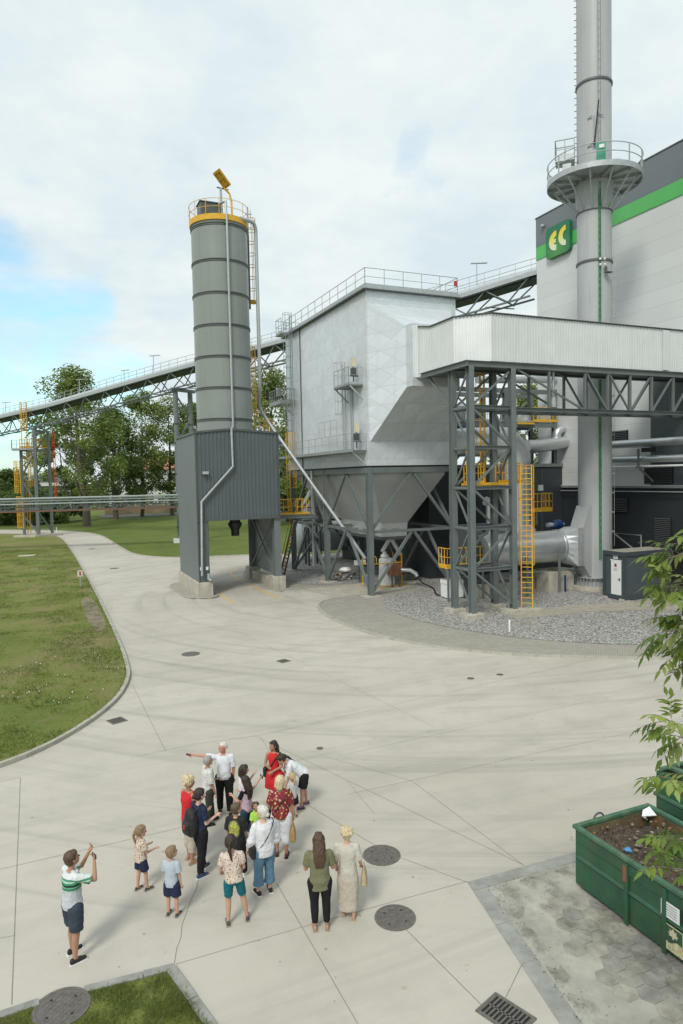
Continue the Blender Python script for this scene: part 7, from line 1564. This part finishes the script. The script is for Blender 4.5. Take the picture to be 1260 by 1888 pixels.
def tree(name, label, base, H, W, lean=(0, 0), dens=1., mi=0, trunk=.4, low=.18, group='trees beyond the conveyor', seed=0, leaf=.42, shape=1.0, gaps=.0):
    rs = np.random.RandomState(seed); base = Vector(base); t = thing(name, base, label, 'tree', group); b = MB()
    top = base+V(lean[0], lean[1], H*.92); tp = [base-V(0, 0, .3)]+[base.lerp(top, u)+Vector((rs.randn()*.25, rs.randn()*.25, 0)) for u in (.15, .35, .55, .75)]+[top]
    b.pipe(tp, [trunk*1.25, trunk, trunk*.8, trunk*.55, trunk*.3, .05], 10)
    k = int(38*dens); cents = []; rads = []
    for i in range(k):
        u = low+(1-low)*((i+.5)/k)**.85; prof = math.sin(math.pi*min(1, (u-low)/(1-low)*.86+.14))**.7*shape+.08; a = rs.rand()*6.28; rr = W*.5*prof*(.35+.75*rs.rand()); c = base.lerp(top, u)+V(math.cos(a)*rr, math.sin(a)*rr*.8, rs.randn()*H*.02)
        if rs.rand() < gaps: continue
        rd = W*(.11+.08*rs.rand()); cents.append(tuple(c)); rads.append((rd, rd, rd*(.65+.3*rs.rand())))
        s = base.lerp(top, max(.08, u-.16-.06*rs.rand())); m_ = s.lerp(c, .55)+V(0, 0, -.03*H*rs.rand()); b.pipe([s, m_, c], [trunk*.30*(1.1-u), trunk*.2*(1.1-u), .03], 6)
    b.build('trunk', bark, t, smooth=True)
    v, f = leafcloud(rs, cents, rads, int(250), leaf); 
    npmesh('crown', v-np.array(base), f, LM[mi], t)
    return t
def gt(px, py): return G(px, py)
def htop(px, py, q): return ZAT(px, py, (q.x, q.y))
q = gt(160, 970); tree('tall_tree', 'tallest leafy tree rising above the conveyor, left of the silo', q, htop(150, 668, q), 16, (-2, 0), 1.7, 1, .65, .2, seed=1, leaf=.45, gaps=.22)
q = gt(214, 957); tree('tall_tree', 'dense dark tree right beside the tallest one', q, htop(215, 742, q), 15, (.5, 0), 1.7, 2, .5, .12, seed=2, leaf=.45)
q = gt(262, 952); q.z = 0; tree('tall_tree', 'broad tree between the dark tree and the trestle posts', q, htop(262, 708, q), 15, (1, 0), 1.3, 1, .4, .28, seed=3, leaf=.45, gaps=.4)
q = gt(318, 950); tree('tall_tree', 'light green tree just left of the silo base behind the trestle posts', q, htop(310, 722, q), 16, (0, 0), 1.4, 1, .4, .25, seed=4, leaf=.45, gaps=.35)
q = gt(118, 958); tree('tall_tree', 'slim tree directly right of the stair trestle', q, htop(118, 775, q), 11, (0, 0), 1.2, 0, .3, .2, seed=5, leaf=.45, gaps=.15)
q = gt(358, 950); tree('tall_tree', 'tree mostly hidden behind the silo', q, htop(358, 735, q), 13, (0, 0), 1.2, 0, .3, .2, seed=6, leaf=.5)
q = gt(505, 968); tree('tall_tree', 'tree showing between the silo and the filter house', q, htop(505, 668, q), 15, (0, 0), 1.7, 1, .5, .12, seed=7, leaf=.42)
q = gt(550, 960); tree('tall_tree', 'lower tree behind the filter house columns', q, htop(550, 800, q), 14, (0, 0), 1.2, 2, .4, .12, seed=17, leaf=.5)
q = gt(20, 950); tree('round_tree', 'round dark tree at the far left edge', q, htop(30, 866, q), 15, (0, 0), 1.3, 2, .35, .12, seed=8, leaf=.5)
q = gt(-45, 950); tree('round_tree', 'round tree at the left frame edge behind the pipe bridge', q, htop(-45, 860, q), 16, (0, 0), 1.2, 0, .35, .12, seed=9, leaf=.5)
q = Vector((60, 75, 0)); q = PY(980, 850, 82); q.z = 0; tree('tall_tree', 'tree glimpsed over the annex roof between the pipes', q, htop(985, 700, q), 11, (0, 0), 1.3, 1, .3, .3, seed=10, leaf=.4)
for i, (px, py, ht, W, mi, lab) in enumerate(((10, 966, 910, 9, 2, 'dark shrub at the left frame edge behind the pipe bridge'), (48, 967, 900, 10, 2, 'dark shrub behind the stair trestle legs'), (85, 966, 905, 8, 0, 'greener shrub right of the stair trestle legs'), (124, 962, 905, 7, 2, 'low shrub between the trestle and the tallest tree'), (-30, 968, 905, 9, 0, 'shrub beyond the left frame edge'))):
    q = gt(px, py); tree('shrub', lab, q, htop(px, ht, q), W*1.15, (0, 0), .9, mi, .15, .12, group='shrubs under the trees', seed=20+i, leaf=.35, shape=1.1)
# far wood on the horizon
rs = np.random.RandomState(40); cents = []; rads = []
for i in range(150):
    x = -170+i*2.6+rs.randn()*1.5; y = 290+rs.randn()*8; h = 4+5*rs.rand(); cents.append((x, y, h*.5)); rads.append((4+2*rs.rand(), 4, h*.62))
v, f = leafcloud(rs, cents, rads, 150, 1.1); o = npmesh('far_wood', v, f, LM[2]); tag(o, 'distant belt of trees along the horizon', 'trees', kind='stuff')
cents = [(18+rs.rand()*90, 185+rs.randn()*4, 2.2) for _ in range(46)]; rads = [(3.2, 2.5, 2.2+rs.rand()) for _ in cents]
v, f = leafcloud(rs, cents, rads, 170, .6); o = npmesh('hedge', v, f, LM[0]); tag(o, 'low bushes along the far road', 'bushes', kind='stuff')
# far buildings
def house(px0, px1, Y, z1, label, wm, roofc, storeys, name='far_building', rh=2.5, nw=7):
    a, c = PY(px0, 900, Y), PY(px1, 900, Y); t = thing(name, ((a.x+c.x)/2, Y, 0), label, 'building', 'buildings far behind the trees')
    MB().bx(a.x, c.x, Y, Y+14, 0, z1).build('wall', wm, t); b = MB(); b.add([(a.x-.4, Y-.4, z1), (c.x+.4, Y-.4, z1), (c.x+.4, Y+14.4, z1), (a.x-.4, Y+14.4, z1), (a.x-.4, Y+7, z1+rh), (c.x+.4, Y+7, z1+rh)], [(0, 1, 5, 4), (2, 3, 4, 5), (0, 4, 3), (1, 2, 5), (0, 3, 2, 1)]); b.build('roof', roofc, t)
    for s in range(storeys):
        for i in range(nw): x = a.x+(c.x-a.x)*(i+.5)/nw; z = 1.2+s*(z1/storeys); MB().bx(x-.9, x+.9, Y-.06, Y-.01, z, z+1.6).build('window', MT['black'], t)
wallw = mat('far white wall', (.62, .62, .6), .8, 0, .06, .2); roofr = mat('far tile roof', (.36, .17, .10), .8)
house(205, 345, 230, 12, 'long white far building seen through the trees left of the silo', wallw, roofr, 3, rh=4.5)
house(60, 130, 270, 9, 'pale far building behind the left trees', wallw, MT['steeldk'], 2)
house(470, 560, 240, 8, 'far pale building behind the silo base', wallw, roofr, 2)
# road and bank behind the lawn
sheet('far_road', [Vector(p) for p in ((12, 166), (75, 150), (80, 162), (12, 180))], .03, MT['asphalt'])
o = MB().bx(14, 90, 181, 181.5, 0, 2.1).build('boundary_wall', mat('earthy wall', (.26, .20, .13), .9, 0, .3, .3)); tag(o, 'long low earthy brown wall beyond the far road', 'wall')
b = MB()
# ---------------------------------------------------------------- grass blades and clover
def blades(name, pts, hgt, wid, m, per=4, spread=.05, z=.07, seed=0):
    rs = np.random.RandomState(seed); P = np.repeat(pts, per, 0); n = len(P); P = P+np.c_[rs.randn(n, 2)*spread]; a = rs.rand(n)*6.28; h = hgt*(.45+.9*rs.rand(n)); w = wid*(.6+.8*rs.rand(n)); ln = rs.randn(n, 2)*.45*h[:, None]
    b0 = np.c_[P[:, 0]-np.cos(a)*w, P[:, 1]-np.sin(a)*w, np.full(n, z)]; b1 = np.c_[P[:, 0]+np.cos(a)*w, P[:, 1]+np.sin(a)*w, np.full(n, z)]; tp = np.c_[P+ln, z+h]
    v = np.stack([b0, b1, tp], 1).reshape(-1, 3); return npmesh(name, v, np.arange(n*3).reshape(-1, 3), m, tri=True)
def inpoly(P, poly):
    x, y = P[:, 0], P[:, 1]; c = np.zeros(len(P), bool); k = len(poly)
    for i in range(k):
        x1, y1 = poly[i][0], poly[i][1]; x2, y2 = poly[(i+1) % k][0], poly[(i+1) % k][1]
        if y1 == y2: continue
        m = ((y1 > y) != (y2 > y)) & (x < (x2-x1)*(y-y1)/(y2-y1)+x1); c ^= m
    return c
grm = leafmat('grass blade', (.16, .215, .05), .3, .35); grd = leafmat('dry blade', (.36, .31, .17), .2, .35)
lp = offs(LE, .24)+[Vector((-260, LEi[-1].y)), Vector((-260, LEi[0].y))]
rs = np.random.RandomState(50); n = 240000; yy = 14+80*rs.rand(n)**1.7; xx = -18+26*rs.rand(n); P = np.c_[xx, yy]; P = P[inpoly(P, [tuple(p) for p in lp])]
nz = np.array([mnoise.noise((p[0]*.35, p[1]*.35, 0))+.6*mnoise.noise((p[0]*1.1, p[1]*1.1, 3)) for p in P]); keep = rs.rand(len(P)) < np.clip(.42+nz*1.5, .05, 1); P = P[keep]
dry = rs.rand(len(P)) < np.clip(.18-nz[keep]*.6, .04, .8)
o = blades('lawn_grass', P[~dry][:60000], .085, .011, grm, 3, .05, .07, 1); tag(o, 'tufty green grass of the left lawn', 'grass', kind='stuff')
o = blades('dry_grass', P[dry][:26000], .08, .010, grd, 3, .06, .07, 2); tag(o, 'dry straw coloured grass in the left lawn', 'grass', kind='stuff')
cp_ = P[(P[:, 1] < 34)]; cp_ = cp_[rs.permutation(len(cp_))[:500]]; nzc = np.array([mnoise.noise((p[0]*.5, p[1]*.5, 9)) for p in cp_]); cp_ = cp_[nzc > .05]
n = len(cp_); s = .010; z = .15; v = np.stack([np.c_[cp_[:, 0]-s, cp_[:, 1]-s, np.full(n, z)], np.c_[cp_[:, 0]+s, cp_[:, 1]-s, np.full(n, z)], np.c_[cp_[:, 0]+s, cp_[:, 1]+s, np.full(n, z+.03)], np.c_[cp_[:, 0]-s, cp_[:, 1]+s, np.full(n, z+.03)]], 1).reshape(-1, 3)
o = npmesh('clover_flowers', v, np.arange(n*4).reshape(-1, 4), MT['white']); tag(o, 'tiny white clover flowers in the left lawn', 'flowers', kind='stuff')
n = 60000; P = np.c_[-1.6+4.2*rs.rand(n), 8.6+2.9*rs.rand(n)]; P = P[inpoly(P, [tuple(p) for p in lc])]; cm = G(114, 1862); P = P[np.hypot(P[:, 0]-cm.x, P[:, 1]-cm.y) > .44]
nz = np.array([mnoise.noise((p[0]*2.2, p[1]*2.2, 0)) for p in P]); P = P[rs.rand(len(P)) < np.clip(.55+nz*1.3, .04, 1)]; dry = rs.rand(len(P)) < .16
o = blades('corner_grass', P[~dry][:22000], .06, .004, grm, 3, .02, .025, 3); tag(o, 'fresh green grass of the small corner lawn at the bottom left', 'grass', kind='stuff')
o = blades('corner_dry_grass', P[dry][:6000], .05, .004, grd, 2, .02, .025, 4); tag(o, 'dry blades in the small corner lawn at the bottom left', 'grass', kind='stuff')
# ragged tufts over the kerb edges
ep = []
for a, c in zip(LEi, LEi[1:]):
    L = (c-a).length
    if a.y > 60: continue
    for _ in range(int(L*9)): p = a.lerp(c, rs.rand()); ep.append((p.x-.02+rs.randn()*.03, p.y+rs.randn()*.03))
o = blades('kerb_grass', np.array(ep), .11, .010, grm, 4, .03, .08, 5); tag(o, 'grass tufts hanging over the lawn kerb', 'grass', kind='stuff')
# ---------------------------------------------------------------- foreground branches from a tree right of the frame
def cpt(px, py, d): return Vector((0, 0, HC))+sight(px, py)*d
rs = np.random.RandomState(61); tb = Vector((0, 0, 0))+(FW*4.9+RT*3.9); tb = Vector((tb.x, tb.y, 0)); ft = thing('near_tree', tb, 'leafy tree branches hanging in from the right edge close to the viewer', 'tree')
b = MB(); tt = V(tb.x-.3, tb.y+.1, 8.6); b.pipe([tb, tb.lerp(tt, .3)+V(.1, 0, 0), tb.lerp(tt, .65)+V(-.05, .1, 0), tt], [.16, .13, .10, .06], 12)
lf = [[], [], []]; lq = [[], [], []]
def leaflet(k, p, d, nrm, L, w):
    s_ = d.cross(nrm).normalized(); dn = nrm*(-.10*L); base = len(lf[k]); lf[k] += [p, p+d*L*.35+s_*w-nrm*.0, p+d*L*.35+dn*.2, p+d*L*.35-s_*w, p+d*L*.72+s_*w*.62+dn, p+d*L*.72+dn*1.3, p+d*L*.72-s_*w*.62+dn, p+d*L+dn*2.2]
    lq[k] += [(base, base+1, base+2), (base, base+2, base+3), (base+1, base+4, base+5), (base+1, base+5, base+2), (base+2, base+5, base+6), (base+2, base+6, base+3), (base+4, base+7, base+5), (base+5, base+7, base+6)]
def compound(p, d, L=.17):
    up = Vector((rs.randn()*.25, rs.randn()*.25, 1)).normalized(); k = int(rs.choice([0, 0, 1, 2])); pts = [p]; dd = d.copy()
    for i in range(5): dd = (dd+V(0, 0, -.10)).normalized(); pts.append(pts[-1]+dd*L/5)
    b.pipe(pts, [.0022, .002, .0018, .0015, .0012, .001], 4)
    s_ = dd.cross(up).normalized()
    for i in (1, 2, 3, 4):
        for e in (-1, 1): ld = (dd*.65+s_*e*.8+Vector(rs.randn(3))*.18+V(0, 0, -.25)).normalized(); leaflet(k, pts[i], ld, up, .060+.026*rs.rand(), .0125+.005*rs.rand())
    leaflet(k, pts[-1], (dd+V(0, 0, -.2)).normalized(), up, .08, .016)
def branch(root, pts, n, spread=.07, r0=.012):
    P_ = roundp([root]+pts, 2); rr = [r0*(1-i/len(P_))+.0025 for i in range(len(P_))]; b.pipe(P_, rr, 6); m_ = len(P_); vis = P_[int(m_*.30):]
    for i in range(n):
        u = rs.rand()**.8; idx = min(len(vis)-2, int(u*(len(vis)-1))); p = vis[idx].lerp(vis[idx+1], rs.rand()); dr = (vis[idx+1]-vis[idx]).normalized(); o_ = Vector(rs.randn(3)); o_ = (o_-dr*o_.dot(dr)).normalized(); st_ = p+o_*spread*rs.rand()
        if (st_-p).length > .03: b.pipe([p, st_], .002, 4)
        compound(st_, (dr*.6+o_*.8+V(0, 0, -.1)).normalized(), .11+.06*rs.rand())
    compound(P_[-1], (P_[-1]-P_[-3]).normalized(), .15)
D0 = 4.3
br = [((1420, 900), [(1320, 985, 4.4), (1280, 1015, 4.3), (1238, 1028, 4.25)], 20), ((1430, 980), [(1320, 1060, 4.5), (1275, 1082, 4.4), (1225, 1085, 4.3)], 20), ((1430, 1000), [(1320, 1110, 4.4), (1285, 1135, 4.3), (1262, 1150, 4.3)], 12),
      ((1430, 1020), [(1335, 1130, 4.3), (1280, 1155, 4.2), (1222, 1165, 4.15)], 13), ((1430, 1040), [(1330, 1160, 4.5), (1285, 1190, 4.4), (1248, 1208, 4.35)], 15), ((1440, 1080), [(1340, 1190, 4.4), (1300, 1215, 4.4), (1275, 1222, 4.4)], 8),
      ((1440, 1200), [(1340, 1350, 4.5), (1280, 1362, 4.4), (1228, 1325, 4.3)], 11), ((1440, 1220), [(1330, 1365, 4.4), (1290, 1372, 4.4), (1252, 1358, 4.4)], 7),
      ((1450, 1350), [(1340, 1445, 4.4), (1280, 1448, 4.3), (1220, 1432, 4.2)], 9), ((1450, 1360), [(1340, 1450, 4.5), (1290, 1450, 4.4), (1250, 1445, 4.4)], 5),
      ((1450, 1450), [(1350, 1560, 4.4), (1290, 1560, 4.3), (1235, 1545, 4.3)], 6), ((1450, 1480), [(1350, 1600, 4.3), (1285, 1608, 4.2), (1222, 1598, 4.1)], 7), ((1450, 1500), [(1350, 1590, 4.5), (1300, 1600, 4.4), (1262, 1588, 4.4)], 5)]
for rt_, pts, n in br:
    z = cpt(rt_[0], rt_[1], 4.6).z; u = min(1, max(0, z/tt.z)); branch(Vector((tb.x, tb.y, 0)).lerp(tt, u), [cpt(*p) for p in pts], n)
rs = np.random.RandomState(66); base2 = Vector((tb.x, tb.y, 0)); bp2 = base2.copy(); n2_ = 0
for i in range(170):
    if n2_ >= 46: break
    u = .42+.56*rs.rand(); a = rs.rand()*6.28; st_ = base2.lerp(tt, u); L = (.7+1.1*rs.rand()); e_ = st_+V(math.cos(a)*L, math.sin(a)*L, .25+.5*rs.rand())
    rel = e_-V(0, 0, HC); dpt = rel.dot(FW); pxe = 630+FPX*rel.dot(RT)/max(.1, dpt)
    if dpt < 1.6 or pxe < 1400: continue
    n2_ += 1; branch(st_, [st_.lerp(e_, .5)+V(0, 0, .12), e_], 12, .12, .014)
b.build('trunk', mat('near bark', (.14, .12, .085), .85, 0, .25, 12, 0, .5, 40), ft, smooth=True)
nl = [leafmat('near leaf a', (.17, .25, .05), .38, 5), leafmat('near leaf b', (.27, .34, .10), .38, 5), leafmat('near leaf c', (.10, .16, .035), .3, 5)]
for k in range(3):
    if lf[k]: npmesh('foliage', np.array([tuple(v_-tb) for v_ in lf[k]]), np.array(lq[k]), nl[k], ft, tri=True)
# weeds in the skip soil
rs = np.random.RandomState(77); wb = MB()
wp = []
for i in range(240): x, y = kx0+.9+.9*rs.rand(), 7.2+2.0*rs.rand(); wp.append((x, y))
o = blades('skip_weeds', np.array(wp), .13, .018, leafmat('weed', (.09, .16, .03), .3, 3), 4, .06, kh-.12, 6); tag(o, 'green weeds sprouting from the soil in the skip', 'weeds', kind='stuff')

c0 = G(862, 1627).to_2d()
# litter, dirt and wet stains round the bin bay and yard
rs = np.random.RandomState(91); b = MB(); lm3 = [mat('litter %d' % k, c, .9, 0, .3, 30) for k, c in enumerate(((.10, .07, .04), (.20, .14, .08), (.07, .06, .05), (.12, .16, .05)))]
def bit(x, y, z, s):
    a = rs.rand()*6.28; b.m = int(rs.choice([0, 0, 1, 2, 2, 3])); w_ = s*(.3+.4*rs.rand()); ca, sa = math.cos(a), math.sin(a)
    b.add([(x-ca*s, y-sa*s, z), (x+sa*w_, y-ca*w_, z+s*.3), (x+ca*s, y+sa*s, z+.002), (x-sa*w_, y+ca*w_, z+s*.2)], [(0, 1, 2, 3)])
for i in range(420):
    u = rs.rand()**.7*6; s_ = abs(rs.randn())*.22; p = (c0+dB*u+dA*(gw*.8+s_)) if rs.rand() < .55 else (c0+dA*u*.8+dB*(gw*.8+s_)); bit(p.x, p.y, .019, .006+.012*rs.rand())
for i in range(260): bit(7.4+3.5*rs.rand(), 6+5*rs.rand(), .03, .005+.010*rs.rand())
for i in range(380): y = 9+26*rs.rand()**1.6; bit(-3+16*rs.rand(), y, .008, .005+.011*rs.rand())
o = b.build('leaf_litter', lm3); tag(o, 'dry leaves and crumbs scattered over the concrete near the skips', 'litter', kind='stuff')
m, t_, bb = newmat('grime'); q = NT(t_); nn_ = q.noise(q.pos(), 2.6, 7, .7, .4); tr2 = t_.nodes.new('ShaderNodeBsdfTransparent'); ms2 = t_.nodes.new('ShaderNodeMixShader'); bb.inputs['Base Color'].default_value = (.10, .085, .065, 1); bb.inputs['Roughness'].default_value = .9
q.l(q.ramp(nn_, [(.46, 0.), (.80, .55)]), ms2.inputs[0]); q.l(tr2.outputs[0], ms2.inputs[1]); q.l(bb.outputs[0], ms2.inputs[2]); q.l(ms2.outputs[0], t_.nodes['Material Output'].inputs[0])
def blob(name, pts, z): return sheet(name, smooth([Vector(p) for p in pts]+[Vector(pts[0])], 3)[:-1], z, m)
def B2(u, v): return c0+dA*u+dB*v
blob('dirt_stain', [B2(.3, .36), B2(1.2, .34), B2(2.4, .33), B2(2.6, .75), B2(1.6, .95), B2(.9, .8), B2(.6, 1.4), B2(.36, 1.3)], .014)
blob('dirt_stain', [B2(.36, 1.4), B2(.62, 1.6), B2(.6, 2.6), B2(.75, 3.6), B2(.6, 4.8), B2(.36, 4.8)], .014)
blob('dirt_stain', [(8.0, 10.1), (9.2, 10.2), (9.25, 6.2), (8.5, 6.1), (8.6, 8.2), (8.1, 9.2)], .033)
